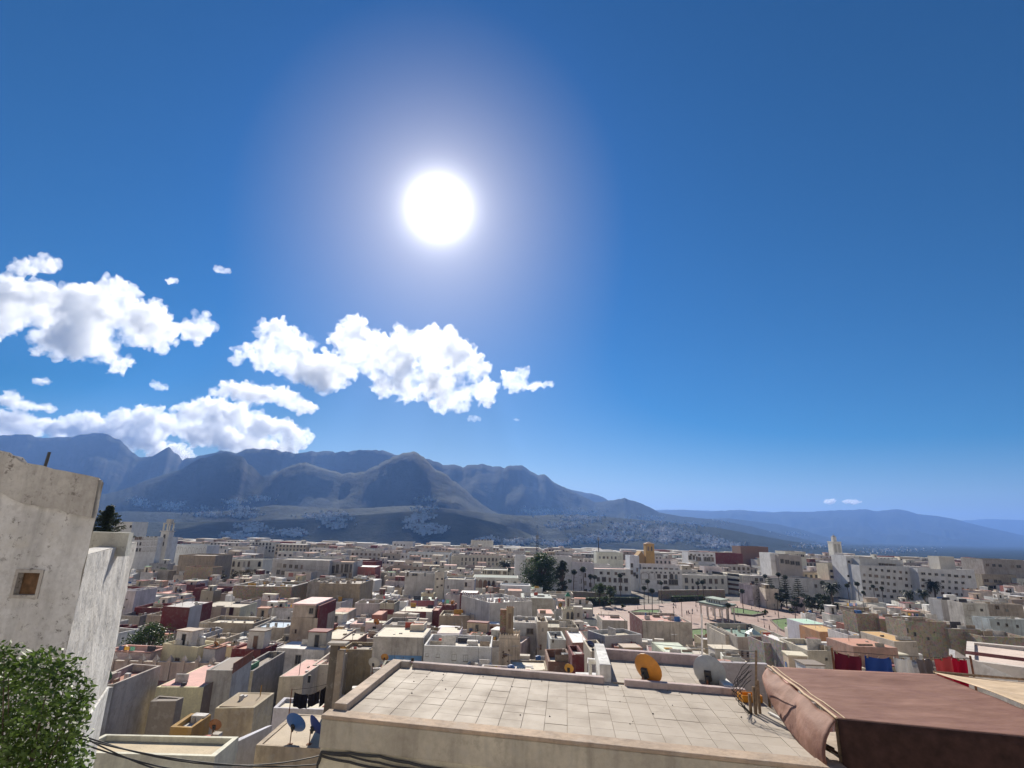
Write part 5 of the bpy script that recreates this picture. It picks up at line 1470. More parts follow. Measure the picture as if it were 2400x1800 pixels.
b_.build('foliage', M['leaf_bright'], shrub, fix=False); st.build('stems', M['bark'], shrub)

# cables
def cable(label, pts_, r_=.012, sag=.25):
    b_ = MB(); P0 = Vector(pts_[0])
    all_ = []
    for k in range(len(pts_)-1):
        a, c = Vector(pts_[k]), Vector(pts_[k+1])
        for q in range(14):
            w_ = q/14; p = a.lerp(c, w_); p.z -= sag*4*w_*(1-w_); all_.append(p-P0)
    all_.append(Vector(pts_[-1])-P0)
    b_.tube(all_, r_, 6)
    o = b_.build('cable', M['dark_metal']); o.location = P0; tag(o, label, 'cable', 'cables')
    return o
for k, (py0, py1, sg) in enumerate([(1712,1768,.35),(1725,1790,.2),(1735,1800,.32),(1718,1812,.45)]):
    cable(['topmost', 'second', 'third', 'lowest'][k]+' of the black cables sagging across the lower left corner', [at_d(160+6*k, py0, 10.2), at_d(762, py1, 13.9)], .013, sg)
fr = [tp(a, -.475-.02*k, -.66-.03*k+.05*math.sin(a*1.7+k)) for k in range(1) for a in np.linspace(-.3, LU, 12)]
def wall_cable(label, dz, ph, r_):
    pts_ = [tp(-.5, .3, dz-1.2), tp(-.5, -.30, dz-.35)]+[tp(a, -.49, dz+.045*math.sin(a*1.9+ph)-.012*a) for a in np.linspace(-.35, LU-.2, 16)]
    return cable(label, pts_, r_, .015)
wall_cable('thick black cable pinned along the terrace front wall', -.66, 0, .028)
wall_cable('middle thinner cable along the terrace front wall', -.73, 1.4, .02)
wall_cable('lowest frayed cable along the terrace front wall', -.80, 2.6, .024)
cable('thin wire running from the canopy antenna across the plaza view', [at_d(1772,1526,14.6), at_d(1388,1478,60)], .012, .3)
# ------------------------------------------------------------------ the plaza
PZ = .5
plz_px = [(1385,1424),(1430,1420),(1480,1420),(1560,1414),(1640,1408),(1745,1409),(1830,1418),(1905,1430),(2016,1452),(2040,1475),(1960,1495),(1860,1510),(1780,1540),(1740,1556),(1600,1556),(1500,1525),(1400,1480),(1360,1440)]
plz = [at_z(px, py, PZ) for px, py in plz_px]
m, t, b = mat_new('pink_paving')
g = N(t, 'ShaderNodeNewGeometry').outputs['Position']
br = N(t, 'ShaderNodeTexBrick'); br.inputs['Scale'].default_value = .22
br.inputs['Color1'].default_value = (.27, .165, .13, 1); br.inputs['Color2'].default_value = (.33, .215, .17, 1); br.inputs['Mortar'].default_value = (.20, .13, .10, 1)
br.inputs['Mortar Size'].default_value = .03
t.links.new(g, br.inputs['Vector'])
n1 = tex(t, 'noise', g, .09, 5); n2 = tex(t, 'noise', g, .9, 4)
c = mixc(t, ramp(t, n1, [(.4, (0, 0, 0)), (.65, (.7,)*3)]), br.outputs['Color'], (.36, .26, .21))
c = mixc(t, ramp(t, n2, [(.55, (0, 0, 0)), (.75, (.5,)*3)]), c, (.18, .12, .095))
t.links.new(c, b.inputs['Base Color']); b.inputs['Roughness'].default_value = .8
pm = MB(); pm.poly([tuple(p) for p in plz][::-1])
plaza = pm.build('plaza', m); tag(plaza, 'pink paved plaza of the town', kind='structure')
FOOT.append([(p.x, p.y) for p in (plz[0], plz[4], plz[8], plz[11], plz[13], plz[14], plz[16])])
LANDMARKS.append(('the plaza', 1640, 1470))
m, t, b = mat_new('lawn_grass')
g = N(t, 'ShaderNodeNewGeometry').outputs['Position']
n1 = tex(t, 'noise', g, .35, 6, .65)
t.links.new(ramp(t, n1, [(.3, (.05, .10, .018)), (.6, (.085, .155, .028)), (.8, (.13, .18, .05))]), b.inputs['Base Color']); b.inputs['Roughness'].default_value = .9
M['grass'] = m
for k, pl in enumerate([[(1478,1434),(1500,1430),(1546,1430),(1543,1444),(1497,1442)],
           [(1714,1425),(1727,1425),(1790,1437),(1762,1442),(1716,1437)],
           [(1808,1454),(1841,1450),(1890,1462),(1886,1470),(1847,1482),(1829,1474)],
           [(1618,1477),(1645,1475),(1697,1486),(1690,1492),(1660,1496),(1616,1498)]]):
    ps = [at_z(px, py, PZ+.35) for px, py in pl]
    b_ = MB(); b_.prism([(p.x, p.y) for p in ps][::-1], PZ+.02, PZ+.40)
    lw = b_.build('lawn', M['grass'], None)
    tag(lw, ['lawn by the big pale blank wall', 'lawn right of the pavilion', 'lawn at the right end of the plaza', 'lawn in front of the pavilion'][k], kind='structure')
    cx_ = sum((p for p in ps), Vector())/len(ps)
    kb = MB(); n = len(ps)
    for q in range(n):
        a, c_ = ps[q], ps[(q+1) % n]
        ao, co = cx_+(a-cx_)*1.0, cx_+(c_-cx_)*1.0
        ex = lambda p: p+(p-cx_).normalized()*1.0
        A2, C2 = ex(a), ex(c_)
        kb.prism([(a.x, a.y), (A2.x, A2.y), (C2.x, C2.y), (c_.x, c_.y)], PZ+.01, PZ+.62)
    kb.build('kerb', M['plaster'], lw, color=(.18, .14, .115))
# pavilion
def pavilion():
    z = PZ
    Bc = at_z(1694, 1459, z); Ac = at_z(1644, 1447, z); Cc = at_z(1722, 1454, z)
    e1 = (Ac-Bc); e2 = (Cc-Bc); L1, L2 = e1.length, e2.length
    L2 = max(L2, 7.5); e1.normalize(); e2.normalize()
    root = empty('pavilion', (Bc.x, Bc.y, z)); tag(root, 'open white pavilion on tall columns in the middle of the plaza', 'pavilion')
    hc = (at_d(1694, 1428, Bc.y).z-z)
    P_ = lambda s_, r_: e1*s_+e2*r_
    wc = (.72, .69, .62)
    pos = [P_(L1*k/3, 0) for k in range(4)]+[P_(L1*k/3, L2) for k in range(4)]+[P_(0, L2*.5), P_(L1, L2*.5)]
    for p in pos:
        b_ = MB(); b_.box(p.x-.35, p.x+.35, p.y-.35, p.y+.35, 0, .5); b_.tube([(p.x, p.y, .5), (p.x, p.y, hc)], [.30, .26], 10)
        b_.box(p.x-.38, p.x+.38, p.y-.38, p.y+.38, hc-.3, hc); b_.build('column', M['clean'], root, color=wc)
    def ring(name, g0, z0, z1, col, mat='clean'):
        q = [P_(-g0, -g0), P_(L1+g0, -g0), P_(L1+g0, L2+g0), P_(-g0, L2+g0)]
        b_ = MB(); b_.prism([(p.x, p.y) for p in q][::-1], z0, z1); return b_.build(name, M[mat], root, color=col)
    ring('entablature', .5, hc+.002, hc+.8, wc); ring('eave', 1.1, hc+.80, hc+1.0, (.16, .22, .18)); ring('green_roof', .9, hc+1.0, hc+1.25, (.20, .26, .22), 'roof')
    ln_ = ring('lantern_storey', -1.8, hc+1.25, hc+2.7, wc); ring('lantern_roof', -1.4, hc+2.7, hc+2.95, (.30, .36, .30), 'roof')
    for k in range(6):
        p = P_(1.8+(L1-3.6)*(k+.5)/6, 1.8)-e2*.02
        b_ = MB(); b_.prism([((p+e1*a+e2*d_).x, (p+e1*a+e2*d_).y) for a, d_ in ((-.25, -.02), (.25, -.02), (.25, .05), (-.25, .05))], hc+1.5, hc+2.4); b_.build('lantern_window', M['pane'], root)
    LANDMARKS.append(('the pavilion', 1685, 1435))
pavilion()
# the street round the plaza stays free of houses
for zone in ([(1318,1432),(1318,1386),(1500,1389),(1500,1425)], [(1480,1420),(1480,1389),(1760,1391),(1760,1412)], [(1740,1412),(1740,1392),(2020,1402),(2020,1452)], [(2000,1448),(2000,1400),(2292,1408),(2292,1424),(2060,1440)], [(1225,1408),(1225,1388),(1340,1388),(1340,1412)], [(606,1372),(622,1372),(640,1310),(628,1310)]):
    FOOT.append([(p.x, p.y) for p in (at_z(px, py, .1) for px, py in zone)])
# retaining wall and hedge at the back of the plaza
def longwall(name, label, px0, px1, pyt, pyb, col, mat, cat, th=.6, soft=False):
    a = at_z(px0[0], pyb[0], .3); c = at_z(px1[0], pyb[1], .3)
    ht = at_d(px0[0], pyt, a.y).z-.3
    d = c-a; L = d.length
    root = empty(name, a, math.atan2(d.y, d.x)); tag(root, label, cat)
    return root, L, ht
for (lb_, pxa, pxb, pt_, pya, pyb_, col) in [
    ('brown retaining wall under the ivory classical house', 1545, 1700, 1384, 1404, 1402, (.26,.20,.14)),
    ('low brown wall behind the tall palms', 1330, 1440, 1386, 1406, 1412, (.26,.22,.17))]:
    root, L, ht = longwall('retaining_wall', lb_, (pxa,), (pxb,), pt_, (pya, pyb_), col, 'stone', 'wall')
    b_ = MB(); b_.box(0, L, 0, .8, -2, ht); b_.build('wall', M['stone'], root, color=col)
    b_ = MB(); b_.box(-.1, L+.1, -.1, .9, ht+.002, ht+.2); b_.build('coping', M['plaster'], root, color=(.5, .46, .4))
for (lb_, pxa, pxb, pt_, pya, pyb_) in [
    ('clipped dark hedge left of the tall palms', 1362, 1432, 1401, 1418, 1418),
    ('clipped hedge by the street corner', 1434, 1500, 1400, 1414, 1414),
    ('clipped hedge under the retaining wall', 1578, 1655, 1398, 1410, 1408)]:
    root, L, ht = longwall('hedge', lb_, (pxa,), (pxb,), pt_, (pya, pyb_), None, None, 'hedge')
    b_ = MB()
    for k in range(int(L*26)):
        p = Vector((random.uniform(0, L), random.choice((random.uniform(-.1, .15), random.uniform(0, 2.2))), random.uniform(0, ht)))
        if random.random() < .45: p.z = ht+random.gauss(0, .08)
        leaf_cloud(b_, p, .12, 2, .22)
    b_.build('foliage', M['leaf_bright'] if 'retaining' in lb_ or 'tall' in lb_ else M['leaf'], root, fix=False)
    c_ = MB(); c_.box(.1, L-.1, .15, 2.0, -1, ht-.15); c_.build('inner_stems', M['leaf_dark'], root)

# ------------------------------------------------------------------ trees
def tree_meshes(seed, h, r_, leaf, n, dens=1.0, low=.25):
    random.seed(seed)
    tr = MB()
    top = Vector((random.uniform(-.3, .3), random.uniform(-.3, .3), h*.7))
    tr.tube([(0, 0, -1), (top.x*.3, top.y*.3, h*.3), tuple(top)], [h*.035, h*.026, h*.008], 8)
    cr = MB()
    for k in range(n):
        a = random.uniform(0, 2*math.pi); z = random.uniform(low, 1)
        prof = math.sin(math.pi*min(1, max(.05, (z-low)/(1-low))*.92+.06))**.6
        rad = r_*prof*random.uniform(.25, .95)
        p = Vector((rad*math.cos(a), rad*math.sin(a), h*z))
        tr.tube([Vector((top.x*.3, top.y*.3, h*min(z, .6)*.8)), p*.6+Vector((0, 0, h*z*.3)), p], [h*.012, h*.007, h*.003], 5)
        leaf_cloud(cr, p, r_*random.uniform(.22, .38), int(70*dens), leaf, .75)
    return tr.mesh('trunk', (M['bark'],)), cr.mesh('crown', (), fix=False)
TREES = {}
def tree(key, label, px, py_base, z, h, lm=None, kind='leaf', D=None, seed=1, r_=None, leaf=.28, n=26, dens=1.0, low=.22, name='broadleaf_tree', sc=None, group=None):
    if key not in TREES:
        TREES[key] = tree_meshes(seed, h, r_ or h*.35, leaf, n, dens, low)+(h,)
    tm_, cm_, h0 = TREES[key]
    p = at_z(px, py_base, z) if D is None else at_d(px, py_base, D)
    if D is not None: p.z = z
    root = empty(name, p, random.uniform(0, 6.28))
    root.scale = (h/h0,)*3
    if label: tag(root, label, 'tree', group)
    else: AUTO.append((root, 'small round tree', 'tree', group))
    new_obj('trunk', tm_, None, root)
    if len(cm_.materials) == 0: cm_.materials.append(M[kind])
    new_obj('crown', cm_, None, root)
    if lm: LANDMARKS.append((lm, px, py_base-30))
    return root
st0 = random.getstate()
tree('big', 'big dense dark green tree left of the tall palms', 1268, 1402, 0, 20.5, 'the big dark tree', 'leaf', D=262, seed=3, r_=9.6, leaf=.40, n=110, dens=1.5, low=.08)
tree('slim', 'slim dark tall tree right of the big dense tree', 1318, 1398, 0, 18.5, None, 'leaf_dark', D=252, seed=5, r_=3.4, leaf=.34, n=60, dens=1.3, low=.12)
tree('mid', 'small olive green tree in front of the white corner block', 1405, 1400, 0, 9.5, None, 'leaf', D=252, seed=8, r_=4.0, leaf=.28, n=26)
tree('mid', 'second olive green tree right of its twin by the corner block', 1430, 1400, 0, 8.5, None, D=252)
tree('bush', 'round bushy dark tree below the tall dark red wall', 342, 1550, 4.5, 9.5, None, 'leaf', D=101, seed=12, r_=4.8, leaf=.24, n=40, dens=1.2, low=.10)
tree('brown', 'brown leafed tree by the left street', 552, 1364, 0, 10, None, 'leaf_brown', D=262, seed=14, r_=4.0, leaf=.28, n=26)
tree('brown', 'second brown leafed tree by the left street', 580, 1364, 0, 10.5, None, D=264)
tree('brown', 'reddish brown tree right of the tall brown house', 512, 1362, 0, 10, None, D=262)
tree('yard', 'dark yard tree below the big pale blank wall', 1560, 1535, 2.0, 6, None, 'leaf', D=118, seed=21, r_=4.0, leaf=.2, n=28, low=.1)
tree('yard', 'dark shrubby tree left of the big pale blank wall', 1465, 1520, 2.0, 6.0, None, D=124)
tree('yard', 'dark shrubby tree in the middle of the yard', 1510, 1528, 2.0, 5.4, None, D=120)
tree('yard', 'dark green tree at the right end of the yard', 1600, 1532, 2.0, 5.4, None, D=121)
tree('mid', 'green tree at the far left beside the feathery palm', 385, 1330, 0, 9, None, D=278)
tree('mid', 'small tree by the date palm in the middle', 1090, 1372, 0, 6, None, D=232)
tree('mid', 'round tree in front of the arcaded building', 1130, 1385, 0, 5, None, D=226)
for k, (px, py) in enumerate([(1745,1405),(1790,1412),(1832,1420),(1868,1428),(1905,1436),(1940,1442),(1968,1446),(1760,1400),(1812,1410),(1890,1420),(1925,1428)]):
    tree('row', ['first','second','third','fourth','fifth','sixth','seventh','eighth','ninth','tenth','eleventh'][k]+' dark roadside tree counted along the right plaza edge', px, py+8, .3, 6.2+1.2*(k % 3), None, 'leaf_dark', seed=31, r_=2.7, leaf=.26, n=22, group='dark roadside trees')
for k, (px, py) in enumerate([(1855,1437),(1460,1427),(1905,1456),(1795,1441)]):
    tree('tiny', ['small round clipped bush tree beside the right lawn','small round bush at the left end of the plaza','small dark bush at the far right of the plaza','low bush beside the lawn right of the pavilion'][k], px, py+2, PZ, 2.2, None, 'leaf', seed=41, r_=1.2, leaf=.16, n=14, low=.3)
# palms
def palm_meshes(seed, h, fl, n, droop, tr_r):
    random.seed(seed)
    t_ = MB(); pts = [Vector((.15*math.sin(k*.7+seed), .1*math.sin(k*.9), h*k/7)) for k in range(8)]
    pts[0].z = -.5
    t_.tube(pts, [tr_r*1.25]+[tr_r*(1-.25*k/7) for k in range(1, 8)], 8)
    top = pts[-1]
    c_ = MB()
    for k in range(n):
        a = random.uniform(0, 2*math.pi); up = random.uniform(-.5, 1.25)
        L = fl*random.uniform(.8, 1.1)
        pr = top; ax = Vector((math.cos(a), math.sin(a), 0)); side = Vector((-math.sin(a), math.cos(a), 0))
        el = up; w0_ = fl*.13
        segs = 7; last = None
        for q in range(segs+1):
            f_ = q/segs
            w_ = w0_*math.sin(math.pi*(.12+.86*f_))
            ctr = pr
            row = (ctr-side*w_-Vector((0, 0, w_*.55)), ctr, ctr+side*w_-Vector((0, 0, w_*.55)))
            if last:
                # leaflets as separate slanted strips
                for s0, s1 in ((0, 1), (1, 2)):
                    if s0 == 0: c_.poly([last[1], row[1], row[0]*.8+last[0]*.2])
                    else: c_.poly([last[1], row[2]*.8+last[2]*.2, row[1]])
            last = row
            pr = pr+(ax*math.cos(el)+Vector((0, 0, math.sin(el))))*(L/segs)
            el -= droop/segs*(1+.4*f_)
    if fl < 2:
        leaf_cloud(c_, top+Vector((0, 0, -.1)), 1.35, 260, .34, .8)
    else:
        leaf_cloud(c_, top, 1.0, 60, .3, .8)
    return t_.mesh('trunk', (M['bark'],)), c_.mesh('crown', (M['leaf_dark'],), fix=False)
PALM = {'fan': palm_meshes(3, 11, 1.5, 60, 1.6, .2)+(11,), 'date': palm_meshes(5, 6.5, 3.6, 58, 2.0, .33)+(6.5,)}
def palm(kind, label, px, py_base, z, h, group='palms', sc=None):
    t_, c_, h0 = PALM[kind]
    p = at_z(px, py_base, z)
    root = empty('palm_tree', p, random.uniform(0, 6.28)); s_ = h/h0; root.scale = (s_, s_, s_)
    if label: tag(root, label, 'palm tree', group)
    else: AUTO.append((root, 'slender fan palm', 'palm tree', group))
    new_obj('trunk', t_, None, root); new_obj('crown', c_, None, root)
    return root
random.setstate(st0)
for (px, pb, pt_) in [(1511,1432,1378),(1530,1443,1384),(1599,1452,1405),(1650,1416,1364),(1637,1412,1366),(1520,1412,1362),(1551,1410,1366),(1710,1478,1418),(1743,1440,1385),(1826,1452,1400),(1868,1478,1414),(1830,1398,1346),(1797,1398,1350),(1846,1402,1352),(1935,1420,1366),(1948,1420,1370),(1992,1420,1372),(2028,1428,1388),(2016,1420,1368),(2052,1416,1374),(2072,1418,1378),(1368,1404,1334),(1345,1404,1340),(1385,1404,1350),(1455,1402,1348),(1395,1404,1352)]:
    b0 = at_z(px, pb, .4); hh = at_d(px, pt_, b0.y).z-.4
    palm('fan', None, px, pb, .4, max(5, hh), 'slender fan palms round the plaza')
for (px, pb, hh, lb_) in [(2170,1430,7.5,'middle one of the three date palms before the long apartment block'),(2135,1432,7.5,'leftmost of the three date palms before the long apartment block'),(2195,1418,9.5,'tallest and rightmost date palm before the long apartment block'),(2185,1446,5,'short bright date palm under the taller ones'),(1077,1376,8,'date palm standing among the pale houses in the middle'),(350,1338,8.0,'feathery date palm at far left below the white four storey building'),(1955,1432,10,'shaggy tall date palm at the right plaza edge'),(1183,1376,12.0,'tall dark slim palm in front of the arcaded building'),(2318,1412,7,'date palm beside the brown flats at right')]:
    palm('date', lb_, px, pb, .4, hh, 'date palms')
# norfolk pines: whorled branches
def pine_meshes(seed, h, r_):
    random.seed(seed)
    t_ = MB(); t_.tube([(0, 0, -1), (0, 0, h*.6), (0, 0, h)], [h*.018, h*.012, .03], 8)
    c_ = MB(); nw = 13
    for k in range(nw):
        f_ = .18+.8*k/nw; L = r_*(1-f_)**.75*1.25+.25
        for q in range(7):
            a = 2*math.pi*q/7+k*.4+random.gauss(0, .1)
            ax = Vector((math.cos(a), math.sin(a), 0))
            for s_ in range(9):
                g0 = (s_+.5)/9; p = Vector((0, 0, h*f_))+ax*L*g0+Vector((0, 0, -.10*L*g0+.22*L*g0*g0))
                leaf_cloud(c_, p, .20+.12*L*(1-g0), 7, .17, .5)
    return t_.mesh('trunk', (M['bark'],)), c_.mesh('crown', (M['leaf_dark'],), fix=False)
PINE = pine_meshes(9, 14, 3.4)
def pine(label, px, py_base, z, h, D=None):
    p = at_z(px, py_base, z) if D is None else at_d(px, py_base, D)
    if D is not None: p.z = z
    root = empty('norfolk_pine', p, random.uniform(0, 6)); root.scale = (h/14,)*3
    tag(root, label, 'tree', 'whorled pines')
    new_obj('trunk', PINE[0], None, root); new_obj('crown', PINE[1], None, root)
pine('first whorled pine from the left on the right plaza edge', 1808, 1424, .3, 14)
pine('second whorled pine from the left on the right plaza edge', 1845, 1428, .3, 15)
pine('third whorled pine from the left on the right plaza edge', 1876, 1430, .3, 14)
pine('fourth whorled pine from the left on the right plaza edge', 1778, 1420, .3, 12)
def old_conifer():
    D = 60; top = at_d(258, 1188, D); gz = ground(D); h = top.z-gz
    random.seed(77)
    root = empty('norfolk_pine', (top.x, D, gz)); tag(root, 'dark layered conifer rising behind the near old house', 'tree', 'whorled pines')
    t_ = MB(); t_.tube([(0, 0, -1), (0, 0, h*.6), (0, 0, h)], [.32, .22, .04], 8); t_.build('trunk', M['bark'], root)
    c_ = MB(); z = h-.15
    while z > h-7:
        L = min(2.6, .3+.62*(h-z))
        for q in range(9):
            a = 2*math.pi*q/9+z*2.1+random.gauss(0, .15); ax = Vector((math.cos(a), math.sin(a), 0)); Lq = L*random.uniform(.55, 1.15); dz_ = random.gauss(0, .12); tl_ = random.gauss(-.10, .12)
            for s_ in range(8):
                g0 = (s_+.6)/8; p = Vector((0, 0, z+dz_))+ax*Lq*g0+Vector((0, 0, tl_*Lq*g0+.2*Lq*g0*g0))
                leaf_cloud(c_, p, .16+.14*(1-g0), 13, .10, .75)
        z -= .36
    c_.build('crown', M['leaf_dark'], root, fix=False)
old_conifer()

# ------------------------------------------------------------------ lamps, people, cars
def lamp_meshes():
    b_ = MB(); b_.tube([(0, 0, 0), (0, 0, .8), (0, 0, .85), (0, 0, 3.6)], [.14, .12, .06, .05], 8); b_.tube([(-.45, 0, 3.5), (0, 0, 3.7), (.45, 0, 3.5)], .035, 6)
    h_ = MB()
    for x in (-.45, .45): h_.tube([(x, 0, 3.35), (x, 0, 3.4), (x, 0, 3.75), (x, 0, 3.95)], [.05, .13, .18, .03], 8)
    return b_.mesh('post', (M['dark_metal'],)), h_.mesh('lantern', (M['dark_metal'],))
LAMP = lamp_meshes()
for (px, py) in [(1418,1430),(1442,1431),(1495,1427),(1545,1427),(1584,1425),(1580,1438),(1579,1447),(1631,1422),(1552,1415),(1634,1433),(1621,1463),(1655,1492),(1730,1445),(1734,1486),(1762,1428),(1777,1457),(1817,1440),(1792,1471),(1798,1427),(1870,1437),(1939,1456),(1957,1462),(1660,1526),(1685,1508),(1848,1489)]:
    p = at_z(px, py, PZ); root = empty('street_lamp', p, random.uniform(0, 3))
    new_obj('post', LAMP[0], None, root); new_obj('lantern', LAMP[1], None, root)
    AUTO.append((root, 'black twin headed lamp post', 'street lamp', 'plaza lamp posts'))
def person_mesh(seed):
    bm = bmesh.new()
    J = [(0,0,.92),(0,0,1.18),(0,0,1.42),(0,0,1.52),(0,.01,1.66),(.10,0,.86),(.12,.05,.48),(.12,-.02,.06),(.12,.12,.03),(-.10,0,.86),(-.12,-.08,.48),(-.12,-.16,.06),(-.12,-.02,.03),(.19,0,1.38),(.25,.03,1.10),(.25,.12,.86),(-.19,0,1.38),(-.25,-.03,1.10),(-.24,.05,.86)]
    E = [(0,1),(1,2),(2,3),(3,4),(0,5),(5,6),(6,7),(7,8),(0,9),(9,10),(10,11),(11,12),(2,13),(13,14),(14,15),(2,16),(16,17),(17,18)]
    Rr = [.14,.13,.13,.055,.10,.10,.07,.045,.04,.10,.07,.045,.04,.065,.045,.035,.065,.045,.035]
    me = bpy.data.meshes.new('body'); me.from_pydata(J, E, []); 
    o = bpy.data.objects.new('tmp_body', me); COL.objects.link(o)
    s_ = o.modifiers.new('s', 'SKIN')
    for k, r_ in enumerate(Rr): me.skin_vertices[0].data[k].radius = (r_, r_)
    me.skin_vertices[0].data[0].use_root = True
    o.modifiers.new('d', 'SUBSURF').levels = 1
    dg = bpy.context.evaluated_depsgraph_get()
    out_ = bpy.data.meshes.new_from_object(o.evaluated_get(dg)); out_.name = 'body'
    bpy.data.objects.remove(o); out_.materials.clear(); out_.materials.append(M['cloth'])
    return out_
PM = person_mesh(1)
hd = MB(); hd.tube([(0, .01, 1.62), (0, .01, 1.70), (0, .0, 1.76), (0, 0, 1.79)], [.10, .112, .085, .02], 8); HEADM = hd.mesh('hair', (M['bark'],))
for k, (px, py, cl, lb_) in enumerate([(1610,1441,(.05,.05,.07),'person in dark clothes standing left of the pavilion'),(1614,1440,(.20,.08,.08),'person in a dark red top left of the pavilion'),(1623,1436,(.04,.06,.12),'person in navy clothes behind the pair by the pavilion'),(1667,1432,(.06,.05,.05),'person in black under the pavilion'),(1770,1424,(.5,.48,.45),'person in pale clothes walking behind the right lawn'),(1780,1426,(.08,.07,.09),'person in grey walking at the right plaza edge'),(1804,1476,(.10,.05,.04),'person in brown near the right lawn corner'),(1822,1466,(.6,.58,.56),'person in white sitting by the right lawn'),(1543,1438,(.62,.6,.58),'person in white beside the left lawn')]):
    root = empty('person', at_z(px, py+1, PZ), random.uniform(0, 6)); tag(root, lb_, 'person', 'people on the plaza')
    new_obj('body', PM, None, root, cl); new_obj('hair', HEADM, None, root)
def car_meshes():
    prof = [(-2.1, .45), (-2.1, .85), (-1.7, 1.0), (-1.1, 1.42), (.5, 1.45), (1.2, 1.0), (2.0, .85), (2.15, .5), (2.1, .35), (-2.05, .35)]
    b_ = MB(); n = len(prof)
    for y, inset in ((-.85, 0),): pass
    L_ = [(x, -.85 if z < 1.1 else -.68, z) for x, z in prof]; Rr = [(x, .85 if z < 1.1 else .68, z) for x, z in prof]
    b_.poly(L_); b_.poly(Rr[::-1])
    for k in range(n):
        j = (k+1) % n; b_.quad(L_[k], Rr[k], Rr[j], L_[j])
    body = b_.mesh('body', (M['paint'],))
    g_ = MB()
    for s_ in (-1, 1): g_.poly([(-1.25, s_*.80, 1.05), (.95, s_*.80, 1.05), (.42, s_*.715, 1.38), (-1.0, s_*.715, 1.38)])
    g_.poly([(.62, -.62, 1.42), (.62, .62, 1.42), (1.18, .74, 1.04), (1.18, -.74, 1.04)]); g_.poly([(-1.22, -.62, 1.38), (-1.68, -.72, 1.03), (-1.68, .72, 1.03), (-1.22, .62, 1.38)])
    glass = g_.mesh('windows', (M['pane'],), fix=False)
    w_ = MB(); w_.tube([(0, -.12, 0), (0, .12, 0)], .31, 12); wheel = w_.mesh('wheel', (M['dark_metal'],))
    return body, glass, wheel
CAR = car_meshes()
def car(px, py, col, label, rz, z=.02):
    root = empty('parked_car', at_z(px, py, z), rz); tag(root, label, 'car', 'cars parked in the left street')
    new_obj('body', CAR[0], None, root, col); new_obj('windows', CAR[1], None, root)
    for x in (-1.3, 1.35):
        for y in (-.78, .78):
            o = new_obj('wheel', CAR[2], None, root); o.location = (x, y, .31)
cols = [(.7,.7,.7),(.72,.72,.7),(.5,.5,.52),(.7,.68,.66),(.1,.1,.12),(.65,.65,.66),(.7,.7,.72),(.35,.1,.08),(.68,.68,.68),(.6,.6,.6)]
cn = ['white','off white','grey','ivory','black','pale grey','bright white','dark red','chalk white','silver']
for k in range(10):
    car(614+1.2*k, 1366-4.2*k, cols[k], cn[k]+' car parked in the left street, '+['nearest','second','third','fourth','fifth','sixth','seventh','eighth','ninth','farthest'][k]+' of the row', R(84))
# ------------------------------------------------------------------ filling in the rest of the old town
random.seed(21)
WALLS = [((.76,.73,.69), 'white', 30), ((.66,.63,.59), 'off white', 24), (cC, 'cream', 14), (cB, 'tan', 10), (cP, 'pinkish', 9), (cG, 'grey', 11), ((.62,.60,.62), 'pale lilac', 5), (cRD, 'dark red', 6), (cST, 'brown', 7), ((.55,.60,.58), 'pale mint', 3), (cY, 'pale yellow', 3)]
ROOFS = [(rT, 'terracotta', 18), (rP, 'pink', 14), (rW, 'white', 20), (rC, 'sandy', 22), (rD, 'dark', 12), (rM, 'maroon', 8), (rG, 'green', 2), ((.45,.36,.28), 'brown', 14)]
def pick(tab):
    s_ = random.uniform(0, sum(t_[2] for t_ in tab))
    for t_ in tab:
        s_ -= t_[2]
        if s_ <= 0: return t_
    return tab[-1]
CLOTHC = [(.6,.6,.6),(.10,.18,.40),(.45,.05,.06),(.03,.03,.04),(.5,.3,.06),(.12,.30,.20),(.55,.35,.38),(.06,.09,.16)]
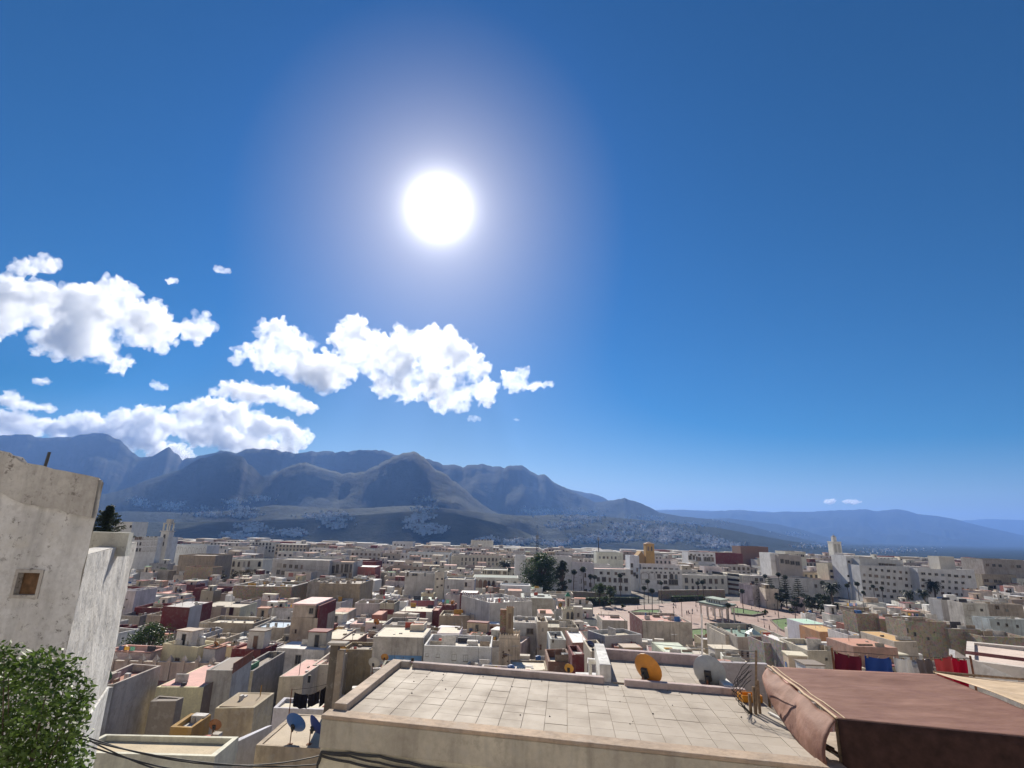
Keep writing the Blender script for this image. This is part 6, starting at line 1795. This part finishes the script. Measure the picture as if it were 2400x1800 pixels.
def rooftop(root, P, yaw, w, d, z, near):
    c_, s_ = math.cos(yaw), math.sin(yaw)
    wp = lambda x, y, zz: Vector((P[0]+x*c_-y*s_, P[1]+x*s_+y*c_, zz))
    r_ = random.random()
    if r_ < .42:
        a = random.choice((.4, .48, .55)); p = wp(random.uniform(.8, w-.8), random.uniform(.6, d*.6), z+.6+a*.2)
        dish(0, 0, 0, a, random.choice([(.45,.44,.42),(.5,.5,.5),(.30,.31,.33),(.42,.20,.07),(.24,.12,.07),(.08,.10,.16)]), None, random.uniform(-.2, .7), random.uniform(22, 36), .6, p=p)
    if near and random.random() < .30 and w > 4:
        x0 = random.uniform(.4, w*.3); L = min(w-x0-.4, random.uniform(2, 4)); y0 = random.uniform(.6, d*.5)
        a = wp(x0, y0, z+1.5); c2 = wp(x0+L, y0, z+1.5)
        ln_ = empty('clothesline', a); AUTO.append((ln_, 'clothesline with washing on a roof', 'clothesline', 'rooftop clotheslines'))
        b_ = MB(); b_.tube([Vector((0, 0, 0)), c2-a], .014, 4)
        b_.tube([(0, 0, -1.5), (0, 0, .1)], .03, 5); e = c2-a; b_.tube([(e.x, e.y, -1.5), (e.x, e.y, .1)], .03, 5)
        b_.build('line', M['metal'], ln_)
        n = random.randint(2, 5)
        for k in range(n):
            u0, u1 = (k+.08)/n, (k+.08+random.uniform(.5, .85))/n
            q0, q1 = e*u0, e*u1; dr = random.uniform(.6, 1.2)
            b_ = MB(); s2 = 5
            for i in range(s2):
                f0, f1 = i/s2, (i+1)/s2
                A, B = q0.lerp(q1, f0), q0.lerp(q1, f1); ya, yb_ = .06*math.sin(f0*9), .06*math.sin(f1*9)
                b_.quad(A, B, B+Vector((0, yb_, -dr)), A+Vector((0, ya, -dr)))
            b_.build('hanging_cloth', M['cloth'], ln_, color=random.choice(CLOTHC), fix=False)
    if near and random.random() < .38:
        p = wp(random.uniform(.4, w-.4), random.uniform(.4, d-.4), z); ar = empty('tv_aerial', p, random.uniform(-.8, .8)); AUTO.append((ar, 'rooftop television aerial', 'aerial', 'rooftop aerials'))
        for nm, me_ in zip(('mast', 'antenna_rods'), AERIAL): new_obj(nm, me_, None, ar)
    if near and random.random() < .30:
        x, y = random.uniform(.6, w-.6), random.uniform(d*.3, d-.6)
        p = wp(x, y, z); tk = empty('water_tank', p); AUTO.append((tk, 'rooftop water tank', 'tank', 'rooftop water tanks'))
        b_ = MB(); b_.tube([(0, 0, .15), (0, 0, 1.2), (0, 0, 1.35)], [.45, .45, .2], 12); b_.build('barrel', M['paint'], tk, color=random.choice([(.03,.10,.28),(.03,.10,.28),(.02,.02,.02),(.5,.5,.5),(.45,.17,.03)]))
        b_ = MB(); b_.box(-.45, .45, -.45, .45, 0, .15); b_.build('plinth', M['plaster'], tk, color=cG)
def aerial_meshes():
    a = MB(); a.tube([(0, 0, 0), (0, 0, 2.6)], .022, 5)
    y = MB(); y.tube([(-.6, 0, 2.5), (.6, 0, 2.5)], .014, 4)
    for k in range(7): y.tube([(-.55+.18*k, -.32+.02*k, 2.5), (-.55+.18*k, .32-.02*k, 2.5)], .010, 4)
    return a.mesh('mast', (M['dark_metal'],)), y.mesh('antenna_rods', (M['metal'],))
AERIAL = aerial_meshes()
GROUP_M = 'houses of the old town'
def jitter(c, a=.10):
    k = 1+random.uniform(-a, a)
    return tuple(min(.85, v*k*random.uniform(.97, 1.03)) for v in c)
CAND = []
def cand(x, D, w, d, yaw, zt, kind):
    P = Vector((x, D, ground(D+d*.5)-.5 if kind == 'm' else 0.0))
    fp_ = foot(P, yaw, w, d, -.12)
    h = zt-P.z
    if h < 2.2 or taken(fp_): return False
    FOOT.append(fp_); CAND.append((P, yaw, w, d, h, kind)); return True
D = 42.0
while D < 300:
    step = 4.1+D*.0145
    half = D*1.02+12
    x = -half
    while x < half:
        w = random.uniform(.75, 1.6)*step
        d = random.uniform(.75, 1.2)*step
        px, py = proj((x+w/2, D, roofz(D)))
        if -120 < px < 2520:
            zt = roofz(D)+random.choice([-1.8, -1.1, -.5, 0, .3, .7, -2.4, 1.0])*(.6+D/260)
            if px < 880 and D < 90: zt -= 4.6
            if 1380 < px < 2050 and 118 < D < 175: zt -= 2.2
            for tries in range(3):
                if cand(x+random.uniform(-.4, .4), D+random.uniform(-1.0, 1.0), w*(1-.25*tries), d*(1-.2*tries), R(random.gauss(-3, 7)), zt, 'm'): break
        x += w+random.uniform(.0, .4)
    D += step*.98
D = 296.0
while D < 560:
    step = 9.5+D*.011
    half = D*1.02+20
    x = -half
    while x < half:
        w = random.uniform(.8, 1.9)*step; d = random.uniform(.7, 1.0)*step
        px, py = proj((x+w/2, D, roofz(D)))
        if -100 < px < 2500:
            cand(x, D+random.uniform(-2, 2), w, d, R(random.gauss(-3, 4)), roofz(D)+random.choice([-4, -2.5, -1, 0, .8, 1.6]), 'f')
        x += w+random.uniform(.5, 4)
    D += step*1.12
# which of them the view shows at all
from mathutils.bvhtree import BVHTree
bv, bf, owner = [], [], []
def addbox(rec, oid):
    P, yaw, w, d, h = rec[:5]; c_, s_ = math.cos(yaw), math.sin(yaw); i0 = len(bv)
    for zz in (-4, h):
        for (a, q) in ((0, 0), (w, 0), (w, d), (0, d)): bv.append((P[0]+a*c_-q*s_, P[1]+a*s_+q*c_, P[2]+zz))
    for f in ((4,5,6,7), (0,1,5,4), (1,2,6,5), (2,3,7,6), (3,0,4,7)): bf.append(tuple(i0+k for k in f)); owner.append(oid)
for k, rec in enumerate(HBOX): addbox(rec, -1-k)
for k, rec in enumerate(CAND): addbox(rec, k)
tb = [pA+Uh*-.4+Vh*-.4, pA+Uh*(LU+.1)+Vh*-.4, pA+Uh*(LU+.1)+Vh*(LV+.3), pA+Uh*-.4+Vh*(LV+.3)]
i0 = len(bv); bv += [tuple(p) for p in tb]; bf.append((i0, i0+1, i0+2, i0+3)); owner.append(-9999)
i0 = len(bv); bv += [tuple(tb[0]), tuple(tb[1]), tuple(tb[1]-Vector((0, 0, 12))), tuple(tb[0]-Vector((0, 0, 12)))]; bf.append((i0, i0+1, i0+2, i0+3)); owner.append(-9999)
bvh = BVHTree.FromPolygons(bv, bf)
cam_p = Vector((0, 0, CAMZ))
def vis_count(k):
    P, yaw, w, d, h, kind = CAND[k]; c_, s_ = math.cos(yaw), math.sin(yaw); n = 0
    for (a, q, z) in ((.05,0,.98),(.35,0,.98),(.65,0,.98),(.95,0,.98),(.1,0,.8),(.5,0,.8),(.9,0,.8),(.1,0,.55),(.5,0,.55),(.9,0,.55),(.1,.5,1),(.5,.5,1),(.9,.5,1),(.1,.97,1),(.5,.97,1),(.9,.97,1)):
        p = Vector((P[0]+a*w*c_-q*d*s_, P[1]+a*w*s_+q*d*c_, P[2]+h*z))
        px, py = proj(p)
        if not (-20 < px < 2420 and py < 1820): continue
        dd = p-cam_p; L = dd.length
        loc, nn, idx, dist = bvh.ray_cast(cam_p, dd.normalized(), L+1)
        if loc is None or dist > L-.15 or owner[idx] == k: n += 1
    return n
VIS = [(vis_count(k)*c_[2]*c_[4]/c_[0].y**2, k) for k, c_ in enumerate(CAND)]
VIS = [v for v in VIS if v[0] > 0]
VIS.sort(reverse=True)
vm = [k for s_, k in VIS if CAND[k][5] == 'm']; vf = [k for s_, k in VIS if CAND[k][5] == 'f']
print('VISIBLE', len(vm), len(vf), 'of', len(CAND))
def filler_house(rec):
    P, yaw, w, d, h, _ = rec
    wc = pick(WALLS); rc = pick(ROOFS)
    mt = random.choice(['plaster', 'worn', 'worn', 'plaster', 'clean']) if wc[1] != 'brown' else random.choice(['worn', 'stone'])
    if wc[1] == 'dark red': mt = 'clean'
    par = random.choice([.1, .3, .6, .9, 1.0])
    root = core('house', P, yaw, w, d, h, -4, jitter(wc[0]), jitter(rc[0], .15), mt, par, rim=jitter(random.choice([rW, rP, rC, rT])) if random.random() < .22 else None)
    for s_ in range(max(1, min(3, int(h/3.0)))):
        if random.random() < .22: continue
        n = random.randint(1, max(1, int(w/2.4)))
        for k in range(n):
            if random.random() < .2: continue
            add_win(root, w*(k+.5)/n+random.uniform(-.25, .25), h-par-2.2-s_*2.9+random.uniform(-.2, .2), random.uniform(.5, 1.0), random.uniform(.7, 1.5), random.choice((None, None, None, ARCH)))
    if random.random() < .6 and w > 4:
        stair_room(root, w, d, h-par, random.random(), random.uniform(.2, 1), random.uniform(1.8, min(4.5, w*.6)), random.uniform(1.8, min(4, d*.6)), random.uniform(1.7, 2.5), jitter(pick(WALLS)[0]), jitter(pick(ROOFS)[0]))
    AUTO.append((root, f"{wc[1]} house with {rc[1]} flat roof", 'house', GROUP_M))
    rooftop(root, P, yaw, w, d, h-par+P.z, P.y < 200)
def block(rec):
    P, yaw, w, d, zt, _ = rec
    wc = pick(FWALLS); rc = pick(ROOFS); par = random.choice([.3, .8, 1.0])
    root = core('apartment_block', P, yaw, w, d, zt, -3, jitter(wc[0]), jitter(rc[0], .15), random.choice(['plaster', 'clean']), par)
    fl = max(1, min(3, int(zt/3.1)))
    wb_ = MB(); n = max(2, int(w/3.0)); ww, wh = random.uniform(1.0, 1.6), random.uniform(1.3, 2.2)
    for s_ in range(fl):
        for k in range(n):
            if random.random() < .12: continue
            xx = w*(k+.5)/n; zz = zt-par-2.4-s_*3.1
            wb_.box(xx-ww/2-.12, xx+ww/2+.12, -.06, .02, zz-.12, zz+wh+.12, 0)
            wb_.box(xx-ww/2, xx+ww/2, -.09, -.06, zz, zz+wh, 1)
    wo = wb_.build('windows', (M['frame'], M['pane']), root); wo['kind'] = 'stuff'
    if random.random() < .75:
        stair_room(root, w, d, zt-par, random.random(), random.random(), random.uniform(3, 7), random.uniform(3, 6), random.uniform(2.0, 3.2), jitter(pick(FWALLS)[0]), jitter(pick(ROOFS)[0]))
    AUTO.append((root, f"distant {wc[1]} block with {rc[1]} roof", 'house', 'blocks of the newer town'))
FWALLS = [((.68,.65,.60), 'white', 36), ((.60,.56,.50), 'off white', 26), ((.56,.48,.38), 'cream', 18), ((.42,.35,.28), 'tan', 12), ((.34,.31,.28), 'grey', 10), (cRD, 'dark red', 5)]
for k in vm[:205]: filler_house(CAND[k])
for k in vf[:240]: block(CAND[k])
rest = [CAND[k] for k in vm[205:]+vf[240:]]
# loose things on the roofs: boards, tarpaulins, low partition walls, crates, chimneys
clm = [simple('clutter_%d' % k, c_, .85, .2, 3) for k, c_ in enumerate([(.55,.52,.48), (.30,.24,.18), (.06,.06,.07), (.05,.13,.33), (.42,.10,.07), (.45,.25,.06), (.40,.36,.30), (.10,.25,.14)])]
cb = MB()
def cbox(wp, x0, x1, y0, y1, z0, z1, mi):
    i0 = len(cb.v)
    for zz in (z0, z1):
        for (a, q) in ((x0, y0), (x1, y0), (x1, y1), (x0, y1)):
            p = wp(a, q); cb.v.append((p[0], p[1], zz+random.uniform(-.03, .03)))
    for f in ((4,5,6,7), (0,1,5,4), (1,2,6,5), (2,3,7,6), (3,0,4,7)): cb.f.append(tuple(i0+k for k in f)); cb.m.append(mi)
for rec_ in [CAND[k] for k in vm[:420]]+[hb+('h',) for hb in HBOX if 36 < hb[0].y < 205 and hb[3] > 2]:
    P, yaw, w, d, h, _ = rec_; c_, s_ = math.cos(yaw), math.sin(yaw); z = P.z+h
    wp = lambda x, y: (P.x+x*c_-y*s_, P.y+x*s_+y*c_)
    for _ in range(random.randint(3, 9) if _ != 'h' else int(3+w*d*.09)):
        x, y = random.uniform(.3, w-.6), random.uniform(.3, d-.6); t_ = random.random()
        if t_ < .45: a, q, hh = random.uniform(.2, .6), random.uniform(.2, .6), random.uniform(.0, .45)
        elif t_ < .65: a, q, hh = random.uniform(1.2, 2.8), .14, random.uniform(.5, 1.5)
        elif t_ < .85: a, q, hh = random.uniform(.8, 1.8), random.uniform(.6, 1.2), random.uniform(.0, .15)
        else: a, q, hh = .06, .06, random.uniform(1.5, 3.2)
        cbox(wp, x, min(w-.1, x+a), y, min(d-.1, y+q), z-1.0, z-random.choice((.0, .3, .6))+hh*.8, random.choices(range(8), (40, 22, 8, 3, 3, 3, 30, 1))[0])
co = cb.build('rooftop_clutter', clm, fix=False); tag(co, 'loose boards, crates, partition walls and rods on the old town roofs', kind='stuff')
# the far fringe of the town, too small to tell apart
cube_rng = random.Random(5)
def box_stuff(name, label, items, mats):
    b_ = MB()
    for (x, y, z, w, d, h, mi, yaw) in items:
        c_, s_ = math.cos(yaw), math.sin(yaw); i0 = len(b_.v)
        for zz in (z-6, z+h):
            for (a, q) in ((-w/2, -d/2), (w/2, -d/2), (w/2, d/2), (-w/2, d/2)):
                b_.v.append((x+a*c_-q*s_, y+a*s_+q*c_, zz))
        for f in ((4,5,6,7), (0,1,5,4), (1,2,6,5), (2,3,7,6), (3,0,4,7)):
            b_.f.append(tuple(i0+k for k in f)); b_.m.append(mi)
    o = b_.build(name, mats, fix=False); tag(o, label, kind='stuff'); return o
FM = [simple('far_wall_%d' % k, c_, .9, .1, .02) for k, c_ in enumerate([(.66,.64,.60), (.55,.50,.43), (.45,.38,.31), (.30,.24,.2), (.20,.07,.06)])]
items = []
for _ in range(900):
    D = cube_rng.uniform(560, 760); x = cube_rng.uniform(-1, 1)*D*1.02
    items.append((x, D, ground(D), cube_rng.uniform(10, 24), cube_rng.uniform(9, 16), max(5, roofz(min(D, 640))-cube_rng.uniform(0, 6)+(2.5 if cube_rng.random() < .08 else 0))-max(0, (D-640)*.03), cube_rng.choices(range(5), (40, 26, 14, 10, 6))[0], cube_rng.gauss(0, .12)))
box_stuff('distant_town', 'crowded roofs at the far edge of the town', items, FM)
if rest:
    rr_ = [(P.x+math.cos(ya)*w/2-math.sin(ya)*d/2, P.y+math.sin(ya)*w/2+math.cos(ya)*d/2, P.z, w, d, h, cube_rng.choices(range(5), (40, 26, 16, 8, 8))[0], ya) for (P, ya, w, d, h, _) in rest]
    o_ = box_stuff('packed_houses', 'tightly packed smaller roofs between the houses of the town', rr_, FM)
    wb_ = MB(); pr_ = MB()
    for (P, ya, w, d, h, _) in rest:
        c_, s_ = math.cos(ya), math.sin(ya)
        def bx(b2, x0, x1, y0, y1, z0, z1, mi=0):
            i0 = len(b2.v)
            for zz in (z0, z1):
                for (a, q) in ((x0, y0), (x1, y0), (x1, y1), (x0, y1)): b2.v.append((P.x+a*c_-q*s_, P.y+a*s_+q*c_, P.z+zz))
            for f in ((4,5,6,7), (0,1,5,4), (1,2,6,5), (2,3,7,6), (3,0,4,7)): b2.f.append(tuple(i0+k for k in f)); b2.m.append(mi)
        n = max(1, int(w/cube_rng.uniform(2.2, 4)))
        for s2 in range(max(1, min(3, int(h/3.2)))):
            for k in range(n):
                if cube_rng.random() < .3: continue
                x = w*(k+.5)/n+cube_rng.uniform(-.3, .3); z = h-2.4-s2*3; bx(wb_, x-.4, x+.4, -.05, .0, z, z+cube_rng.uniform(.8, 1.6))
        for _k in range(cube_rng.randint(1, 3)):
            a, q = cube_rng.uniform(1.0, w*.5), cube_rng.uniform(1, d*.5); x, y = cube_rng.uniform(0, w-a), cube_rng.uniform(0, d-q); bx(pr_, x, x+a, y, y+q, h-.1, h+cube_rng.choice((.3, .6, 1.2, 2.0)), cube_rng.choices(range(5), (40, 26, 16, 8, 8))[0])
    tag(wb_.build('packed_house_windows', M['pane'], fix=False), 'dark windows of the tightly packed smaller houses', kind='stuff')
    tag(pr_.build('packed_house_roof_rooms', FM, fix=False), 'low rooms and parapets on the tightly packed smaller roofs', kind='stuff')
# houses on the hillsides across the valley
HZ = [  # pixel x range, y range, count, clustering
 ((235,420),(1150,1185),180), ((480,680),(1165,1215),420), ((430,700),(1200,1262),620), ((640,850),(1195,1240),380), ((560,760),(1235,1265),300),
 ((940,1110),(1195,1262),620), ((890,1080),(1168,1200),130), ((1080,1260),(1258,1276),150), ((1240,1560),(1195,1245),900), ((1300,1640),(1215,1268),1300),
 ((1500,1720),(1215,1280),420), ((1620,1900),(1240,1285),300), ((1900,2400),(1235,1292),420), ((300,560),(1175,1200),120), ((1250,1430),(1262,1280),160)]
items = []
def hit(px, py):
    d = ray(px, py); k = d.z/d.y; tx = d.x/d.y
    y = 850.0; prev = None
    while y < 13500:
        g_ = CAMZ+k*y-terrain_z(tx*y, y)
        if g_ < 0:
            lo, hi = prev, y
            for _ in range(8):
                mid = (lo+hi)/2
                if CAMZ+k*mid-terrain_z(tx*mid, mid) < 0: hi = mid
                else: lo = mid
            return tx*hi, hi
        prev = y; y *= 1.03
    return None
for (xr, yr, n) in HZ:
    n = int(n*.62)
    ctr = [(cube_rng.uniform(*xr), cube_rng.uniform(*yr)) for _ in range(max(3, n//55))]
    for _ in range(n):
        c_ = cube_rng.choice(ctr)
        px = c_[0]+cube_rng.gauss(0, (xr[1]-xr[0])*.075); py = c_[1]+cube_rng.gauss(0, 3.4)
        q_ = hit(px, py)
        if q_ is None or q_[1] > 9000: continue
        x, y = q_; s_ = cube_rng.uniform(6, 12)*(1 if y < 4500 else 1.25)
        items.append((x, y, terrain_z(x, y), s_*cube_rng.uniform(.7, 1.6), s_, cube_rng.uniform(5, 11), cube_rng.choices(range(5), (62, 22, 10, 4, 2))[0], cube_rng.uniform(-.5, .5)))
FH = [simple('hillside_wall_%d' % k, c_, .9, .1, .02) for k, c_ in enumerate([(.64,.62,.60), (.50,.46,.41), (.34,.29,.24), (.24,.19,.16), (.18,.08,.06)])]
box_stuff('hillside_town', 'pale houses scattered over the hillsides across the valley', items, FH)
# unseen pale upper town houses, added behind the viewpoint to bounce sunlight
items2 = []
for _ in range(2200):
    y = -cube_rng.uniform(22, 520)**1.0; x = cube_rng.uniform(-1, 1)*700
    items2.append((x, y, hill_z(y), cube_rng.uniform(8, 16), cube_rng.uniform(7, 13), cube_rng.uniform(5, 10), cube_rng.choices(range(5), (60, 26, 10, 2, 2))[0], cube_rng.gauss(0, .15)))
box_stuff('unseen_upper_town', 'unseen pale houses of the upper old town, added behind the viewpoint for bounce light', items2, FM)
# trees on the far slope edge of the town
fol = MB()
for _ in range(420):
    D = cube_rng.uniform(700, 1250); x = cube_rng.uniform(-1, 1)*D
    z = terrain_z(x, D); r_ = cube_rng.uniform(3, 7)
    for q in range(16):
        leaf_cloud(fol, Vector((x, D, z+r_*.8)), r_, 1, r_*.35)
fo = fol.build('valley_trees', M['leaf_dark'], fix=False); tag(fo, 'dark trees on the slope behind the town', kind='stuff')
# aerial masts on the skyline
for (px, pt_, pb, D, lb_) in [(1259,1253,1300,430,'lattice telecom mast left of the skyline centre'),(1403,1260,1295,480,'thin dark aerial mast on the skyline right of the telecom mast')]:
    a = at_d(px, pb, D); c_ = at_d(px, pt_, D)
    root = empty('radio_mast', (a.x, D, a.z)); tag(root, lb_, 'mast')
    b_ = MB(); h = c_.z-a.z; w = .9 if D < 460 else .35
    for (x, y) in ((-w, -w), (w, -w), (w, w), (-w, w)): b_.tube([(x, y, -8), (x*.5, y*.5, h)], .16, 4)
    for k in range(8):
        z = h*k/8; z1 = h*(k+1)/8; s_ = 1-.5*k/8
        b_.tube([(-w*s_, -w*s_, z), (w*s_, -w*s_, z1)], .10, 4); b_.tube([(w*s_, w*s_, z), (-w*s_, w*s_, z1)], .10, 4)
    b_.build('lattice', M['dark_metal'], root)
    b_ = MB(); b_.tube([(0, 0, h), (0, 0, h+2.5)], .12, 5)
    for k in range(3): b_.box(-.9+.9*k-.2, -.9+.9*k+.2, -.7, -.5, h*.8, h*.95)
    b_.build('aerials', M['metal'], root)

# ------------------------------------------------------------------ labels for the repeats: where each stands as seen in the photograph
ORD = ['nearest', 'second nearest', 'third nearest', 'fourth nearest', 'fifth nearest', 'sixth nearest', 'seventh nearest', 'eighth nearest', 'ninth nearest', 'tenth nearest', 'eleventh nearest', 'twelfth nearest', 'thirteenth nearest', 'fourteenth nearest', 'fifteenth nearest', 'sixteenth nearest', 'seventeenth nearest', 'eighteenth nearest', 'nineteenth nearest', 'twentieth nearest']
bk = {}
bpy.context.view_layer.update()
for (o, desc, cat, grp) in AUTO:
    px, py = proj(o.matrix_world.translation+Vector((0, 0, 2)))
    best = min(LANDMARKS, key=lambda L: (L[1]-px)**2+((L[2]-py)*2.2)**2)
    dx, dy = px-best[1], py-best[2]
    if abs(dx) > abs(dy)*1.6: w_ = 'left of' if dx < 0 else 'right of'
    else: w_ = 'behind' if dy < 0 else 'in front of'
    bk.setdefault((desc, w_, best[0]), []).append((math.hypot(dx, dy), o, cat, grp))
for (desc, w_, lmk), lst in bk.items():
    lst.sort(key=lambda t_: t_[0])
    for k, (_, o, cat, grp) in enumerate(lst):
        if len(lst) == 1: lb_ = f"{desc} {w_} {lmk}"
        else: lb_ = f"{desc}, {ORD[min(k, 19)]} {w_} {lmk}"
        tag(o, lb_, cat, grp)
print('OBJ', len(bpy.data.objects), len(items))
# ------------------------------------------------------------------ clouds (volumes well above the haze)
def cloudmat():
    m, t, b = mat_new('cloud_vapour')
    t.nodes.remove(b)
    v = N(t, 'ShaderNodeVolumePrincipled')
    v.inputs['Color'].default_value = (.935, .942, .952, 1)
    v.inputs['Anisotropy'].default_value = .45
    g = N(t, 'ShaderNodeNewGeometry').outputs['Position']
    n = tex(t, 'noise', g, .0030, 8, .66)
    mr = N(t, 'ShaderNodeMapRange'); mr.inputs[1].default_value = .35; mr.inputs[2].default_value = .60
    mr.inputs[3].default_value = 0.0; mr.inputs[4].default_value = .011
    t.links.new(n, mr.inputs[0])
    t.links.new(mr.outputs[0], v.inputs['Density'])
    t.links.new(v.outputs[0], t.nodes['Material Output'].inputs['Volume'])
    m.cycles.volume_step_rate = .12
    return m
M['cloud'] = cloudmat()
tx1 = bpy.data.textures.new('cloud_lumps', 'CLOUDS'); tx1.noise_scale = 260; tx1.noise_depth = 5
tx2 = bpy.data.textures.new('cloud_frays', 'CLOUDS'); tx2.noise_scale = 95; tx2.noise_depth = 4
tx3 = bpy.data.textures.new('cloud_wisps', 'CLOUDS'); tx3.noise_scale = 40; tx3.noise_depth = 2
def cloud(label, D, blobs, thick=.8, vox=13, lump=480, fray=270, wisp=125):
    """blobs: (pixel x, pixel y, radius in pixels x, radius y)"""
    bm = bmesh.new()
    k = D/F*1.02
    for i, (px, py, rx, ry) in enumerate(blobs):
        p = at_d(px, py, D)
        mtx = Matrix.Translation(p + Vector((0, random.uniform(-.3, .3)*rx*k, 0))) @ Matrix.Diagonal((rx*k, max(rx, ry)*k*thick, ry*k, 1))
        bmesh.ops.create_icosphere(bm, subdivisions=3, radius=1, matrix=mtx)
    me = bpy.data.meshes.new('cloud'); bm.to_mesh(me); bm.free()
    o = new_obj('cloud', me, M['cloud'])
    r = o.modifiers.new('union', 'REMESH'); r.mode = 'VOXEL'; r.voxel_size = vox
    for tx, st in ((tx1, lump), (tx2, fray), (tx3, wisp)):
        d = o.modifiers.new('lumps', 'DISPLACE'); d.texture = tx; d.strength = st; d.mid_level = .52
        d.texture_coords = 'GLOBAL'
    r2 = o.modifiers.new('rejoin', 'REMESH'); r2.mode = 'VOXEL'; r2.voxel_size = vox*.62
    tag(o, label, 'cloud', 'clouds')
    return o
cloud('long ragged cloud at the left edge with a hook shaped curl on top', 5200,
  [(20,720,75,45),(120,720,85,55),(210,745,90,60),(290,755,85,50),(370,765,70,38),(440,772,45,24),(150,790,90,45),(230,810,75,42),(280,845,35,22),(-80,730,90,60),(50,665,34,26),(62,632,26,18),(100,616,34,12),(140,620,16,8),(250,690,60,22),(480,768,22,9)])
cloud('large puffy cloud with grey shaded belly below the sun', 5200,
  [(590,835,38,26),(650,830,55,40),(690,805,40,30),(720,860,80,42),(780,870,70,40),(850,800,55,42),(840,770,34,22),(900,845,70,50),(960,830,60,48),(1010,815,50,38),(1060,825,55,45),(1090,860,55,40),(1130,915,45,26),(1060,920,60,34),(990,905,65,34),(920,890,50,30),(1030,950,28,14),(640,770,24,8),(1012,865,50,34),(950,880,40,26)])
cloud('small white cloud beside the large puffy one', 5200, [(1210,890,30,24),(1250,905,34,16),(1222,872,20,14),(1285,902,20,6)], vox=9, lump=260, fray=180, wisp=95)
cloud('flat wedge shaped cloud under the large puffy one', 6200, [(540,910,30,16),(590,918,48,22),(650,930,52,18),(705,948,38,11),(520,922,22,10)], vox=11, lump=230, fray=180, wisp=95)
cloud('low heaped cloud bank resting on the mountain crest', 8600,
  [(440,975,40,28),(490,968,50,26),(550,985,55,28),(610,1000,55,28),(660,1010,45,24),(690,1025,34,18),(480,1015,80,24),(570,1040,80,20),(640,1048,60,14),(700,1048,22,10),(420,1000,34,20)], vox=17, lump=430)
cloud('pale cloud bank behind the pointed summit', 9400,
  [(200,990,50,24),(270,988,45,22),(340,975,45,22),(380,985,30,14),(320,1010,70,22),(240,1020,80,22),(330,1040,60,22),(380,1060,40,20),(420,1072,30,14),(150,1010,40,14)], vox=17, lump=430)
cloud('streaky cloud bank at the left edge above the mountains', 9400, [(20,940,30,14),(70,952,40,7),(30,985,70,18),(90,995,50,14),(0,1005,80,18),(-80,990,60,20)], vox=16, lump=260)
cloud('tiny cloud low over the far right ridge', 16000, [(1948,1174,16,5),(2000,1176,22,4)], vox=20, lump=200, fray=100, wisp=50)
for i, (px, py, rx, ry, lb) in enumerate([(520,634,14,7,'wisp of cloud high left of the sun'),(395,655,14,7,'faint wisp above the long ragged cloud'),(370,905,14,9,'small wisp between the left clouds'),(1105,982,12,8,'small wisp under the large puffy cloud'),(1208,984,9,6,'speck of cloud under the small white cloud'),(98,893,16,4,'thin wisp at far left above the cloud bank')]):
    cloud(lb, 5600, [(px,py,rx,ry),(px+rx*.8,py+ry*.3,rx*.7,ry*.6)], vox=7, lump=150, fray=110, wisp=60)
